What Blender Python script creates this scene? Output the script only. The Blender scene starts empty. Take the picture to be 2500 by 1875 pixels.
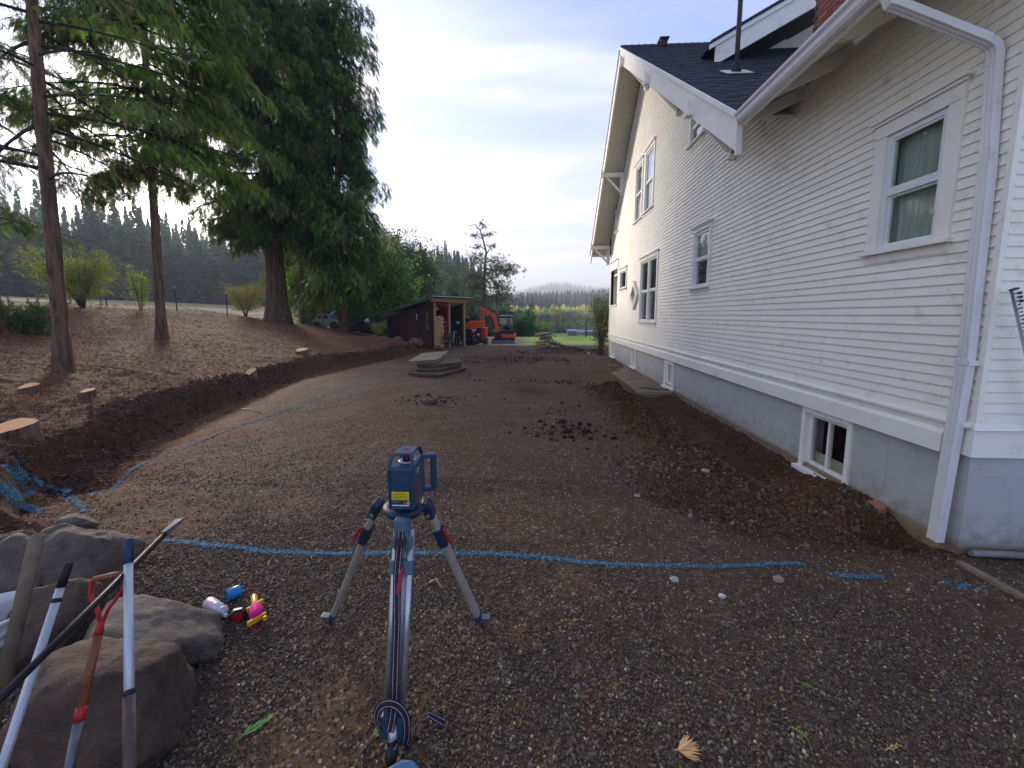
import bpy, math, random
import numpy as np
from mathutils import Vector, Matrix, Euler, noise as mnoise

scene = bpy.context.scene
COL = scene.collection
rng = np.random.default_rng(7)
random.seed(7)
R = math.radians

# ---------------------------------------------------------------- camera
FPX, CX, CY, CAMZ = 980.0, 1250.0, 887.0, 1.65
PITCH, YAW = math.atan(0.12), R(3.07)
cam_data = bpy.data.cameras.new('camera')
cam = bpy.data.objects.new('camera', cam_data)
COL.objects.link(cam)
cam_data.sensor_fit = 'HORIZONTAL'
cam_data.sensor_width = 36.0
cam_data.lens = 36.0 * FPX / 2500.0
cam_data.shift_y = -(937.5 - CY) / 2500.0
cam_data.clip_start, cam_data.clip_end = 0.05, 9000.0
cam.location = (0, 0, CAMZ)
cam.rotation_euler = (math.pi/2 - PITCH, 0, YAW)
scene.camera = cam

# ---------------------------------------------------------------- light
SUN_AZ, SUN_EL = R(-43.0), R(14.0)          # azimuth measured from +Y, negative = to the left
world = bpy.data.worlds.new('World'); scene.world = world; world.use_nodes = True
def build_world():
    nt = world.node_tree; n = nt.nodes; L = nt.links
    n.clear()
    out = n.new('ShaderNodeOutputWorld'); bg = n.new('ShaderNodeBackground')
    sky = n.new('ShaderNodeTexSky'); sky.sky_type = 'NISHITA'; sky.sun_disc = False
    sky.sun_elevation = SUN_EL; sky.sun_rotation = SUN_AZ
    sky.air_density = 1.0; sky.dust_density = 1.0; sky.ozone_density = 2.0
    tc = n.new('ShaderNodeTexCoord')
    sep = n.new('ShaderNodeSeparateXYZ'); L.new(tc.outputs['Generated'], sep.inputs[0])
    def math_(op, a, b=None, clamp=False):
        m = n.new('ShaderNodeMath'); m.operation = op; m.use_clamp = clamp
        for i, v in enumerate((a, b)):
            if v is None: continue
            if isinstance(v, (int, float)): m.inputs[i].default_value = v
            else: L.new(v, m.inputs[i])
        return m.outputs[0]
    zc = math_('ADD', math_('MAXIMUM', sep.outputs[2], 0.0), 0.09)
    u = math_('DIVIDE', sep.outputs[0], zc); v = math_('DIVIDE', sep.outputs[1], zc)
    comb = n.new('ShaderNodeCombineXYZ'); L.new(u, comb.inputs[0]); L.new(v, comb.inputs[1])
    def noise(scale, rot, sc, det, rough, off=(0, 0, 0)):
        mp = n.new('ShaderNodeMapping'); mp.inputs['Rotation'].default_value = (0, 0, rot)
        mp.inputs['Scale'].default_value = sc; mp.inputs['Location'].default_value = off
        L.new(comb.outputs[0], mp.inputs[0])
        t = n.new('ShaderNodeTexNoise'); t.inputs['Scale'].default_value = scale
        t.inputs['Detail'].default_value = det; t.inputs['Roughness'].default_value = rough
        t.inputs['Distortion'].default_value = 0.35
        L.new(mp.outputs[0], t.inputs['Vector']); return t.outputs[0]
    n1 = noise(0.55, 0.25, (0.55, 1.5, 1), 6, 0.55, (3.1, 1.7, 0))
    n2 = noise(1.3, 0.15, (0.45, 1.5, 1), 5, 0.52, (8.0, 2.0, 0))
    n3 = noise(0.3, 0.0, (1, 1, 1), 2, 0.5, (1.2, 5.5, 0))
    mix = math_('ADD', math_('MULTIPLY', n1, 0.5), math_('ADD', math_('MULTIPLY', n2, 0.32), math_('MULTIPLY', n3, 0.32)))
    ramp = n.new('ShaderNodeMapRange'); ramp.interpolation_type = 'SMOOTHSTEP'
    L.new(mix, ramp.inputs[0]); ramp.inputs[1].default_value = 0.50; ramp.inputs[2].default_value = 0.67
    # thicker veil towards the horizon and towards the hidden sun
    d = n.new('ShaderNodeVectorMath'); d.operation = 'DOT_PRODUCT'
    L.new(tc.outputs['Generated'], d.inputs[0])
    d.inputs[1].default_value = (math.sin(SUN_AZ)*math.cos(SUN_EL), math.cos(SUN_AZ)*math.cos(SUN_EL), math.sin(SUN_EL))
    sunf = math_('MAXIMUM', d.outputs['Value'], 0.0)
    wide = math_('POWER', sunf, 5.0); tight = math_('POWER', sunf, 140.0)
    hz = math_('POWER', math_('SUBTRACT', 1.0, math_('MAXIMUM', sep.outputs[2], 0.0)), 5.0)
    cov = math_('ADD', math_('MULTIPLY', ramp.outputs[0], 0.85), math_('ADD', math_('MULTIPLY', wide, 0.45), math_('MULTIPLY', hz, 0.32)), True)
    # cloud brightness: streaky light and grey-lavender parts
    cr = n.new('ShaderNodeMapRange'); L.new(n2, cr.inputs[0]); cr.inputs[1].default_value = 0.38; cr.inputs[2].default_value = 0.60
    cc = n.new('ShaderNodeMix'); cc.data_type = 'RGBA'; L.new(cr.outputs[0], cc.inputs[0])
    cc.inputs[6].default_value = (1.7, 1.85, 2.5, 1); cc.inputs[7].default_value = (3.35, 3.35, 3.5, 1)
    glow = n.new('ShaderNodeMix'); glow.data_type = 'RGBA'; glow.blend_type = 'ADD'; glow.inputs[0].default_value = 1.0
    gcol = n.new('ShaderNodeMix'); gcol.data_type = 'RGBA'; gcol.blend_type = 'MIX'
    gsum = math_('ADD', math_('MULTIPLY', wide, 0.12), math_('MULTIPLY', tight, 8.0))
    L.new(gsum, gcol.inputs[0]); gcol.clamp_factor = False
    gcol.inputs[6].default_value = (0, 0, 0, 1); gcol.inputs[7].default_value = (13.0, 11.8, 11.2, 1)
    L.new(cc.outputs[2], glow.inputs[6]); L.new(gcol.outputs[2], glow.inputs[7])
    # Nishita blue, lifted a little as the phone shows it
    tint = n.new('ShaderNodeMix'); tint.data_type = 'RGBA'; tint.blend_type = 'MULTIPLY'; tint.inputs[0].default_value = 1.0
    L.new(sky.outputs[0], tint.inputs[6]); tint.inputs[7].default_value = SKY_TINT
    fin = n.new('ShaderNodeMix'); fin.data_type = 'RGBA'
    L.new(cov, fin.inputs[0]); L.new(tint.outputs[2], fin.inputs[6]); L.new(glow.outputs[2], fin.inputs[7])
    L.new(fin.outputs[2], bg.inputs[0]); bg.inputs[1].default_value = 0.1
    L.new(bg.outputs[0], out.inputs[0])
SKY_TINT = (.50, .68, 1.22, 1)
build_world()
sun_data = bpy.data.lights.new('sun', 'SUN'); sun = bpy.data.objects.new('sun', sun_data); COL.objects.link(sun)
sun_data.energy = 4.3; sun_data.angle = R(10.0); sun_data.color = (1.0, 0.89, 0.75)
sd = Vector((math.sin(SUN_AZ)*math.cos(SUN_EL), math.cos(SUN_AZ)*math.cos(SUN_EL), math.sin(SUN_EL)))
sun.rotation_euler = sd.to_track_quat('Z', 'Y').to_euler()
sun.location = (-30, 30, 30)
vs = scene.view_settings
vs.view_transform = 'Standard'; vs.look = 'None'; vs.gamma = 1.0; vs.use_curve_mapping = False
vs.exposure = 1.66
scene.render.resolution_x, scene.render.resolution_y = 1024, 768

# ---------------------------------------------------------------- pixel helpers (photo pixels -> points of the place)
Fv = Vector((-math.sin(YAW)*math.cos(PITCH), math.cos(YAW)*math.cos(PITCH), -math.sin(PITCH)))
Rv = Vector((math.cos(YAW), math.sin(YAW), 0)); Uv = Rv.cross(Fv)
C0 = Vector((0, 0, CAMZ))
def ray(x, y): return Fv + Rv*((x-CX)/FPX) + Uv*((CY-y)/FPX)
def onX(x, y, X): d = ray(x, y); return C0 + d*(X/d.x)
def onY(x, y, Y): d = ray(x, y); return C0 + d*(Y/d.y)
def onZ(x, y, z): d = ray(x, y); return C0 + d*((z-CAMZ)/d.z)
def proj(p):
    q = Vector(p)-C0; zf = q.dot(Fv)
    return (CX+FPX*q.dot(Rv)/zf, CY-FPX*q.dot(Uv)/zf)

# ---------------------------------------------------------------- object helpers
def tag(o, label=None, cat=None, group=None, kind=None):
    if label: o['label'] = label
    if cat: o['category'] = cat
    if group: o['group'] = group
    if kind: o['kind'] = kind
    return o
def empty(name, loc, label=None, cat=None, group=None, kind=None):
    o = bpy.data.objects.new(name, None); COL.objects.link(o); o.location = loc
    o.empty_display_size = 0.1
    return tag(o, label, cat, group, kind)
def wloc(o):
    v = Vector((0, 0, 0))
    while o is not None: v += Vector(o.location); o = o.parent
    return v
class MB:
    def __init__(s): s.v = []; s.f = []; s.sm = []
    def add(s, vs, fs, smooth=False):
        b = len(s.v); s.v += [tuple(v) for v in vs]
        s.f += [tuple(i+b for i in f) for f in fs]; s.sm += [smooth]*len(fs); return s
    def box(s, a, b):
        x0, y0, z0 = a; x1, y1, z1 = b
        return s.add([(x0,y0,z0),(x1,y0,z0),(x1,y1,z0),(x0,y1,z0),(x0,y0,z1),(x1,y0,z1),(x1,y1,z1),(x0,y1,z1)],
              [(0,3,2,1),(4,5,6,7),(0,1,5,4),(1,2,6,5),(2,3,7,6),(3,0,4,7)])
    def obox(s, c, ax, ay, az):
        c = Vector(c); vs = []
        for k in (-1, 1):
            for (i, j) in ((-1,-1),(1,-1),(1,1),(-1,1)): vs.append(c+ax*i+ay*j+az*k)
        return s.add(vs, [(0,3,2,1),(4,5,6,7),(0,1,5,4),(1,2,6,5),(2,3,7,6),(3,0,4,7)])
    def bar(s, p, q, w, h, up=(0, 0, 1)):
        p, q = Vector(p), Vector(q); d = (q-p); l = d.length; d.normalize()
        up = Vector(up)
        if abs(d.dot(up)) > .98: up = Vector((0, 1, 0))
        sx = d.cross(up).normalized(); uz = sx.cross(d)
        return s.obox((p+q)/2, d*(l/2), sx*(w/2), uz*(h/2))
    def prism(s, pts, d):
        d = Vector(d); n = len(pts); a = [Vector(p) for p in pts]; b = [p+d for p in a]
        return s.add(a+b, [tuple(range(n))[::-1], tuple(range(n, 2*n))]+[(i, (i+1) % n, n+(i+1) % n, n+i) for i in range(n)])
    def tube(s, pts, rad, seg=10, cap=True, smooth=True):
        pts = [Vector(p) for p in pts]; n = len(pts)
        if not isinstance(rad, (list, tuple)): rad = [rad]*n
        vs = []; prev = None
        for i, p in enumerate(pts):
            t = (pts[min(i+1, n-1)]-pts[max(i-1, 0)]).normalized()
            if prev is None:
                u = Vector((0, 0, 1)) if abs(t.z) < .9 else Vector((1, 0, 0))
                u = (u-t*u.dot(t)).normalized()
            else: u = (prev-t*prev.dot(t)).normalized()
            prev = u; w = t.cross(u)
            for k in range(seg):
                a = 2*math.pi*k/seg; vs.append(p+(u*math.cos(a)+w*math.sin(a))*rad[i])
        fs = [(i*seg+k, i*seg+(k+1) % seg, (i+1)*seg+(k+1) % seg, (i+1)*seg+k) for i in range(n-1) for k in range(seg)]
        s.add(vs, fs, smooth)
        if cap:
            b = len(s.v)-n*seg
            s.f += [tuple(b+k for k in range(seg))[::-1], tuple(b+(n-1)*seg+k for k in range(seg))]; s.sm += [False, False]
        return s
    def lathe(s, origin, axis, prof, seg=20, smooth=True, cap=True):
        o = Vector(origin); a = Vector(axis).normalized()
        u = Vector((0, 0, 1)) if abs(a.z) < .9 else Vector((1, 0, 0)); u = (u-a*u.dot(a)).normalized(); w = a.cross(u); n = len(prof); vs = []
        for t, r_ in prof:
            for k in range(seg):
                q = 2*math.pi*k/seg; vs.append(o+a*t+(u*math.cos(q)+w*math.sin(q))*max(r_, 1e-4))
        s.add(vs, [(i*seg+k, i*seg+(k+1) % seg, (i+1)*seg+(k+1) % seg, (i+1)*seg+k) for i in range(n-1) for k in range(seg)], smooth)
        if cap:
            b = len(s.v)-n*seg; s.f += [tuple(b+k for k in range(seg))[::-1], tuple(b+(n-1)*seg+k for k in range(seg))]; s.sm += [False, False]
        return s
    def ribbon(s, pts, side, w, th):
        pts = [Vector(p) for p in pts]; n = len(pts); vs = []
        for i, p in enumerate(pts):
            t = (pts[min(i+1, n-1)]-pts[max(i-1, 0)]).normalized()
            sd_ = side[i] if isinstance(side, list) else Vector(side)
            sd_ = (sd_-t*sd_.dot(t)).normalized(); nn = t.cross(sd_)
            for (a, b) in ((-1,-1),(1,-1),(1,1),(-1,1)): vs.append(p+sd_*(a*w/2)+nn*(b*th/2))
        fs = [(i*4+k, i*4+(k+1) % 4, (i+1)*4+(k+1) % 4, (i+1)*4+k) for i in range(n-1) for k in range(4)]
        fs += [(3,2,1,0), tuple((n-1)*4+k for k in range(4))]
        return s.add(vs, fs)
    def build(s, name, mat, parent=None, bevel=0.0, seg=2, link=True, **kw):
        off = wloc(parent) if parent is not None else Vector((0, 0, 0))
        me = bpy.data.meshes.new(name)
        a = np.array(s.v, dtype=float).reshape(-1, 3)-np.array(off)
        me.from_pydata(a.tolist(), [], s.f); me.polygons.foreach_set('use_smooth', s.sm)
        if isinstance(mat, list):
            for m in mat: me.materials.append(m)
        else: me.materials.append(mat)
        me.update()
        o = bpy.data.objects.new(name, me)
        if link: COL.objects.link(o)
        if parent is not None: o.parent = parent
        if bevel > 0:
            b = o.modifiers.new('bevel', 'BEVEL'); b.width = bevel; b.segments = seg; b.limit_method = 'ANGLE'; b.angle_limit = R(35)
        return tag(o, **kw)
def npmesh(name, V, F, mat, parent=None, smooth=False, attrs=None, link=True, **kw):
    me = bpy.data.meshes.new(name)
    V = np.asarray(V, dtype=np.float32); F = np.asarray(F, dtype=np.int32)
    me.vertices.add(len(V)); me.vertices.foreach_set('co', V.ravel())
    k = F.shape[1] if len(F) else 3
    me.loops.add(len(F)*k); me.polygons.add(len(F))
    me.loops.foreach_set('vertex_index', F.ravel())
    me.polygons.foreach_set('loop_start', np.arange(len(F))*k)
    me.polygons.foreach_set('use_smooth', np.full(len(F), smooth))
    me.update(calc_edges=True)
    for nm, (typ, arr) in (attrs or {}).items():
        at = me.attributes.new(nm, typ, 'POINT')
        at.data.foreach_set('color' if typ == 'FLOAT_COLOR' else ('vector' if typ == 'FLOAT_VECTOR' else 'value'), np.asarray(arr, dtype=np.float32).ravel())
    if mat: me.materials.append(mat)
    o = bpy.data.objects.new(name, me)
    if link: COL.objects.link(o)
    if parent is not None: o.parent = parent
    return tag(o, **kw)
def kids(o): return [c for c in list(o.children)]
def copy_tree(o, parent=None):
    c = o.copy(); COL.objects.link(c); c.parent = parent
    for ch in kids(o): copy_tree(ch, c)
    return c
# geometry-node scatter: points carry rot / scl / tint, a source mesh sits on each
def scatter_group(src):
    ng = bpy.data.node_groups.new('scatter', 'GeometryNodeTree')
    ng.interface.new_socket('Geometry', in_out='INPUT', socket_type='NodeSocketGeometry')
    ng.interface.new_socket('Geometry', in_out='OUTPUT', socket_type='NodeSocketGeometry')
    n, L = ng.nodes, ng.links
    gi, go = n.new('NodeGroupInput'), n.new('NodeGroupOutput')
    oi = n.new('GeometryNodeObjectInfo'); oi.inputs['Object'].default_value = src; oi.inputs['As Instance'].default_value = True
    ip = n.new('GeometryNodeInstanceOnPoints')
    ra = n.new('GeometryNodeInputNamedAttribute'); ra.data_type = 'FLOAT_VECTOR'; ra.inputs[0].default_value = 'rot'
    sa = n.new('GeometryNodeInputNamedAttribute'); sa.data_type = 'FLOAT_VECTOR'; sa.inputs[0].default_value = 'scl'
    e2r = n.new('FunctionNodeEulerToRotation')
    L.new(ra.outputs['Attribute'], e2r.inputs[0]); L.new(e2r.outputs[0], ip.inputs['Rotation'])
    L.new(sa.outputs['Attribute'], ip.inputs['Scale'])
    L.new(gi.outputs[0], ip.inputs['Points']); L.new(oi.outputs['Geometry'], ip.inputs['Instance'])
    L.new(ip.outputs[0], go.inputs[0])
    return ng
_groups = {}
def scatter(name, P, rot, scl, tint, src, parent=None, **kw):
    P = np.asarray(P, dtype=np.float32)
    if parent is not None: P = P-np.array(wloc(parent), dtype=np.float32)
    N = len(P); t4 = np.ones((N, 4), np.float32); t4[:, :3] = tint
    sc = np.asarray(scl, np.float32)
    if sc.ndim == 1: sc = np.repeat(sc[:, None], 3, 1)
    o = npmesh(name, P, np.zeros((0, 3)), src.data.materials[0], parent, attrs={'rot': ('FLOAT_VECTOR', rot), 'scl': ('FLOAT_VECTOR', sc), 'tint': ('FLOAT_COLOR', t4)}, **kw)
    if src.name not in _groups: _groups[src.name] = scatter_group(src)
    m = o.modifiers.new('scatter', 'NODES'); m.node_group = _groups[src.name]
    return o

# ---------------------------------------------------------------- materials
def srgb(h):
    if isinstance(h, str):
        c = [int(h[i:i+2], 16)/255 for i in (0, 2, 4)]
        return tuple(x/12.92 if x <= .04045 else ((x+.055)/1.055)**2.4 for x in c)
    return h
class NT:
    def __init__(s, name):
        s.m = bpy.data.materials.new(name); s.m.use_nodes = True
        s.t = s.m.node_tree; s.n = s.t.nodes; s.L = s.t.links
        s.b = s.n['Principled BSDF']; s.out = s.n['Material Output']
        s.tc = s.n.new('ShaderNodeTexCoord')
        s.pos = s.n.new('ShaderNodeNewGeometry').outputs['Position']
    def noise(s, scale, det=4, rough=.55, vec=None, stretch=None, dist=0):
        t = s.n.new('ShaderNodeTexNoise'); t.inputs['Scale'].default_value = scale; t.inputs['Detail'].default_value = det
        t.inputs['Roughness'].default_value = rough; t.inputs['Distortion'].default_value = dist
        v = vec or s.tc.outputs['Object']
        if stretch:
            mp = s.n.new('ShaderNodeMapping'); mp.inputs['Scale'].default_value = stretch; s.L.new(v, mp.inputs[0]); v = mp.outputs[0]
        s.L.new(v, t.inputs['Vector']); return t.outputs[0]
    def vor(s, scale, vec=None, out='Distance', rnd=1.0):
        t = s.n.new('ShaderNodeTexVoronoi'); t.inputs['Scale'].default_value = scale; t.inputs['Randomness'].default_value = rnd
        s.L.new(vec or s.tc.outputs['Object'], t.inputs['Vector']); return t.outputs[out]
    def rng(s, v, a, b, c=0., d=1., smooth=False):
        m = s.n.new('ShaderNodeMapRange'); s.L.new(v, m.inputs[0])
        if smooth: m.interpolation_type = 'SMOOTHSTEP'
        for i, x in enumerate((a, b, c, d)): m.inputs[i+1].default_value = x
        return m.outputs[0]
    def mix(s, f, a, b, mode='MIX'):
        m = s.n.new('ShaderNodeMix'); m.data_type = 'RGBA'; m.blend_type = mode
        for i, v in ((0, f), (6, a), (7, b)):
            if isinstance(v, (int, float)): m.inputs[i].default_value = v
            elif isinstance(v, tuple): m.inputs[i].default_value = tuple(v[:3])+(1,)
            else: s.L.new(v, m.inputs[i])
        return m.outputs[2]
    def math(s, op, a, b=0.0):
        m = s.n.new('ShaderNodeMath'); m.operation = op
        for i, v in enumerate((a, b)):
            if isinstance(v, (int, float)): m.inputs[i].default_value = v
            else: s.L.new(v, m.inputs[i])
        return m.outputs[0]
    def attr(s, name, typ='GEOMETRY'):
        a = s.n.new('ShaderNodeAttribute'); a.attribute_name = name; a.attribute_type = typ; return a
    def bump(s, h, strength=.5, dist=.01, normal=None):
        b = s.n.new('ShaderNodeBump'); b.inputs['Strength'].default_value = strength; b.inputs['Distance'].default_value = dist
        s.L.new(h, b.inputs['Height'])
        if normal is not None: s.L.new(normal, b.inputs['Normal'])
        return b.outputs[0]
    def fin(s, col=None, rough=.7, bump=None, metal=0., spec=.4, **kw):
        if col is not None:
            if isinstance(col, tuple): s.b.inputs['Base Color'].default_value = tuple(col[:3])+(1,)
            else: s.L.new(col, s.b.inputs['Base Color'])
        if isinstance(rough, (int, float)): s.b.inputs['Roughness'].default_value = rough
        else: s.L.new(rough, s.b.inputs['Roughness'])
        s.b.inputs['Metallic'].default_value = metal; s.b.inputs['Specular IOR Level'].default_value = spec
        for k, v in kw.items(): s.b.inputs[k.replace('_', ' ')].default_value = v
        if bump is not None: s.L.new(bump, s.b.inputs['Normal'])
        return s.m
def pm(name, c1, c2=None, scale=6., rough=.6, bump=.2, bd=.004, metal=0., stretch=None, spec=.4, dirt=None, dscale=2.5, damt=.35):
    t = NT(name); c1 = srgb(c1); c2 = srgb(c2) if c2 else tuple(x*.75 for x in c1)
    nn = t.noise(scale, 6, .6, stretch=stretch)
    col = t.mix(t.rng(nn, .35, .65), c1, c2)
    if dirt:
        dn = t.noise(dscale, 7, .65)
        col = t.mix(t.rng(dn, .5, .72, 0, damt), col, srgb(dirt))
    fine = t.noise(scale*9, 4, .6, stretch=stretch)
    ro = t.rng(fine, .3, .7, max(rough-.1, .05), min(rough+.1, 1))
    return t.fin(col, ro, t.bump(fine, bump, bd) if bump else None, metal, spec)
def wood(name, c1, c2, rough=.75):
    t = NT(name); g = t.noise(5, 8, .65, stretch=(6, 6, .5)); f = t.noise(40, 4, .6, stretch=(5, 5, .3))
    col = t.mix(t.rng(g, .3, .7), srgb(c1), srgb(c2)); col = t.mix(t.rng(f, .5, .8, 0, .5), col, tuple(x*.5 for x in srgb(c2)))
    return t.fin(col, rough, t.bump(f, .4, .004))
def foliage(name, rough=.55, trans=.35, var=.5):
    """leaf colour comes from each sprig's own tint"""
    t = NT(name); a = t.attr('tint', 'INSTANCER')
    oi = t.n.new('ShaderNodeObjectInfo')
    rr = t.rng(oi.outputs['Random'], 0, 1, 1-var*.5, 1+var*.5)
    m = t.n.new('ShaderNodeVectorMath'); m.operation = 'SCALE'; t.L.new(a.outputs['Color'], m.inputs[0]); t.L.new(rr, m.inputs['Scale'])
    t.L.new(m.outputs[0], t.b.inputs['Base Color']); t.b.inputs['Roughness'].default_value = rough
    t.b.inputs['Specular IOR Level'].default_value = .25
    tr = t.n.new('ShaderNodeBsdfTranslucent'); t.L.new(m.outputs[0], tr.inputs[0])
    mx = t.n.new('ShaderNodeMixShader'); mx.inputs[0].default_value = trans
    t.L.new(t.b.outputs[0], mx.inputs[1]); t.L.new(tr.outputs[0], mx.inputs[2]); t.L.new(mx.outputs[0], t.out.inputs[0])
    return t.m
def tinted(name, rough=.7, bump=True):
    t = NT(name); a = t.attr('tint', 'INSTANCER'); n_ = t.noise(3, 3)
    col = t.mix(t.rng(n_, .3, .7, 0, .45), a.outputs['Color'], (0.02, .016, .012), 'MIX')
    return t.fin(col, rough, None, spec=.35)
# ---------------------------------------------------------------- numpy value noise
_perm = rng.random((256, 256)).astype(np.float64)
def vnoise(x, y):
    xi = np.floor(x).astype(int); yi = np.floor(y).astype(int); fx = x-xi; fy = y-yi
    fx = fx*fx*(3-2*fx); fy = fy*fy*(3-2*fy)
    a = _perm[xi & 255, yi & 255]; b = _perm[(xi+1) & 255, yi & 255]; c = _perm[xi & 255, (yi+1) & 255]; d = _perm[(xi+1) & 255, (yi+1) & 255]
    return (a*(1-fx)+b*fx)*(1-fy)+(c*(1-fx)+d*fx)*fy-.5
def fbm(x, y, s, o=4, g=.5):
    x = np.asarray(x, float)*s; y = np.asarray(y, float)*s; r = 0; a = 1
    for k in range(o): r = r+a*vnoise(x+17.3*k, y-9.1*k); x = x*2.03; y = y*2.03; a *= g
    return r
def sst(x, a, b):
    t = np.clip((np.asarray(x, float)-a)/(b-a), 0, 1); return t*t*(3-2*t)
# ================================================================ TERRAIN
WX = 3.4                                     # plane of the house's long wall
FOOT = np.array([(-4, -5.0), (0, -4.6), (2.5, -3.6), (3.4, -4.7), (3.9, -5.0), (4.5, -5.12), (5, -5.45), (6.1, -5.85), (7.6, -6.15), (11, -6.95), (14, -6.95), (16.8, -6.5), (20.5, -6.0), (22, -6.4), (26, -8.), (34, -11), (60, -14), (200, -20)])
LINE_L = [onZ(x, y, -.08) for x, y in ((206, 1215), (300, 1165), (420, 1100), (560, 1045), (640, 1007), (760, 970), (860, 935), (940, 912), (992, 902))]
def foot(Y): return np.interp(Y, FOOT[:, 0], FOOT[:, 1])
def ground0(X, Y):
    """smooth ground height"""
    X = np.asarray(X, float); Y = np.asarray(Y, float)
    side = -.25*sst(X, .3, 3.0)*(1-.3*sst(Y, 12, 18))
    far = -.22*sst(Y, 6, 20)
    z = np.minimum(side, far)
    z = z-.35*sst(Y, 23, 33)-8.0*sst(Y, 36, 130)*sst(X, -34, -4)
    wob = fbm(Y, X*0, .55, 3)*.28
    t = foot(Y)+wob-X
    bank = .34*sst(t, 0, .17)+.145*np.clip(t-.3, 0, 13.5)+.052*np.clip(t-13.8, 0, 55)
    fade = 1-sst(Y, 20.3, 23.0)*sst(X, -11.5, -8.5)*.85
    bank = bank*fade
    bank = bank*(sst(Y, 2.3, 3.4)*.75+.25)
    z = z+np.where(t > 0, bank, 0)
    z = z+.30*gsn(X, Y, -7.3, 19.3, 1.7, 1.7)*sst(t, 0, .8)
    z = z-.10*sst(t, -1.1, -.1)*(1-sst(t, 0, .25))*(1-sst(Y, 17, 20))*sst(Y, 3.6, 4.3)
    return z
def gsn(X, Y, x, y, rx, ry): return np.exp(-((X-x)/rx)**2-((Y-y)/ry)**2)
def rough_amount(X, Y):
    t = foot(Y)-X
    r = .25+.75*sst(t, -.9, .2)*(1-.35*sst(t, 3, 9))
    dug = sst(X, 1.0, 1.7)*sst(Y, 3.0, 3.6)*(1-sst(Y, 9.2, 10.2))
    return np.maximum(r, dug*1.15)
def ground(X, Y):
    X = np.asarray(X, float); Y = np.asarray(Y, float)
    z = ground0(X, Y)
    # excavation along the house
    clod = np.abs(fbm(X, Y, 5.5, 3))
    z = z+gsn(X, Y, 1.72, 8.6, .42, .9)*(.20+.25*clod)+gsn(X, Y, 1.85, 6.6, .36, 1.3)*(.15+.25*clod)+gsn(X, Y, 2.05, 5.0, .35, .8)*(.14+.22*clod)
    z = z-.16*gsn(X, Y, 2.85, 7.6, .42, 1.9)-.10*gsn(X, Y, 2.7, 5.2, .5, .7)
    z = z+.09*gsn(X, Y, 3.1, 4.15, .7, .42)-.30*gsn(X, Y, 3.15, 3.5, .24, .18)
    z = z-.15*gsn(X, Y, 1.45, 3.85, .33, .25)+.05*gsn(X, Y, 1.5, 4.5, .5, .3)
    # hole at the corner of the bank, heap at the far end of the drive
    z = z-.15*gsn(X, Y, -4.6, 3.65, .45, .3)
    z = z+gsn(X, Y, 1.6, 20.6, 1.6, .8)*(.16+.3*clod)
    # ruts
    for (x0, y0, y1) in ((-.25, 9, 19), (1.05, 8.5, 18)):
        m = sst(Y, y0, y0+1)*(1-sst(Y, y1-1, y1))
        z = z-m*.02*np.exp(-((X-x0+.25*np.sin(Y*.3))/.16)**2)*(1+.9*np.sin(Y*26))
    m = gsn(X, Y, -.6, 16.5, 1.9, 1.5); z = z+m*.09*np.abs(fbm(X, Y, 2.2, 3))
    r = rough_amount(X, Y)
    t = foot(Y)-X
    nearfoot = np.exp(-((t-.15)/.3)**2)*(1-sst(Y, 20, 24))
    amp = np.clip(1-(Y-25)/60, .25, 1)
    z = z+(fbm(X, Y, 1.1, 3)*.035+fbm(X, Y, 4.3, 4)*.035*r+fbm(X, Y, 13., 3)*.022*r+fbm(X, Y, 33., 2)*.007)*amp
    z = z+nearfoot*fbm(X, Y, 5.0, 4)*.14
    return z
def g(X, Y): return float(ground(np.array([X]), np.array([Y]))[0])
def onG(x, y, n=40):
    """where the ray of a photo pixel meets the ground"""
    d = ray(x, y); ts = np.geomspace(.6, 300, 1500)
    P = np.outer(ts, np.array(d))+np.array(C0); h = P[:, 2]-ground(P[:, 0], P[:, 1])
    i = np.argmax(h < 0); i = max(i, 1)
    a = h[i-1]/(h[i-1]-h[i]); q = P[i-1]*(1-a)+P[i]*a
    return Vector(q)

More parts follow.
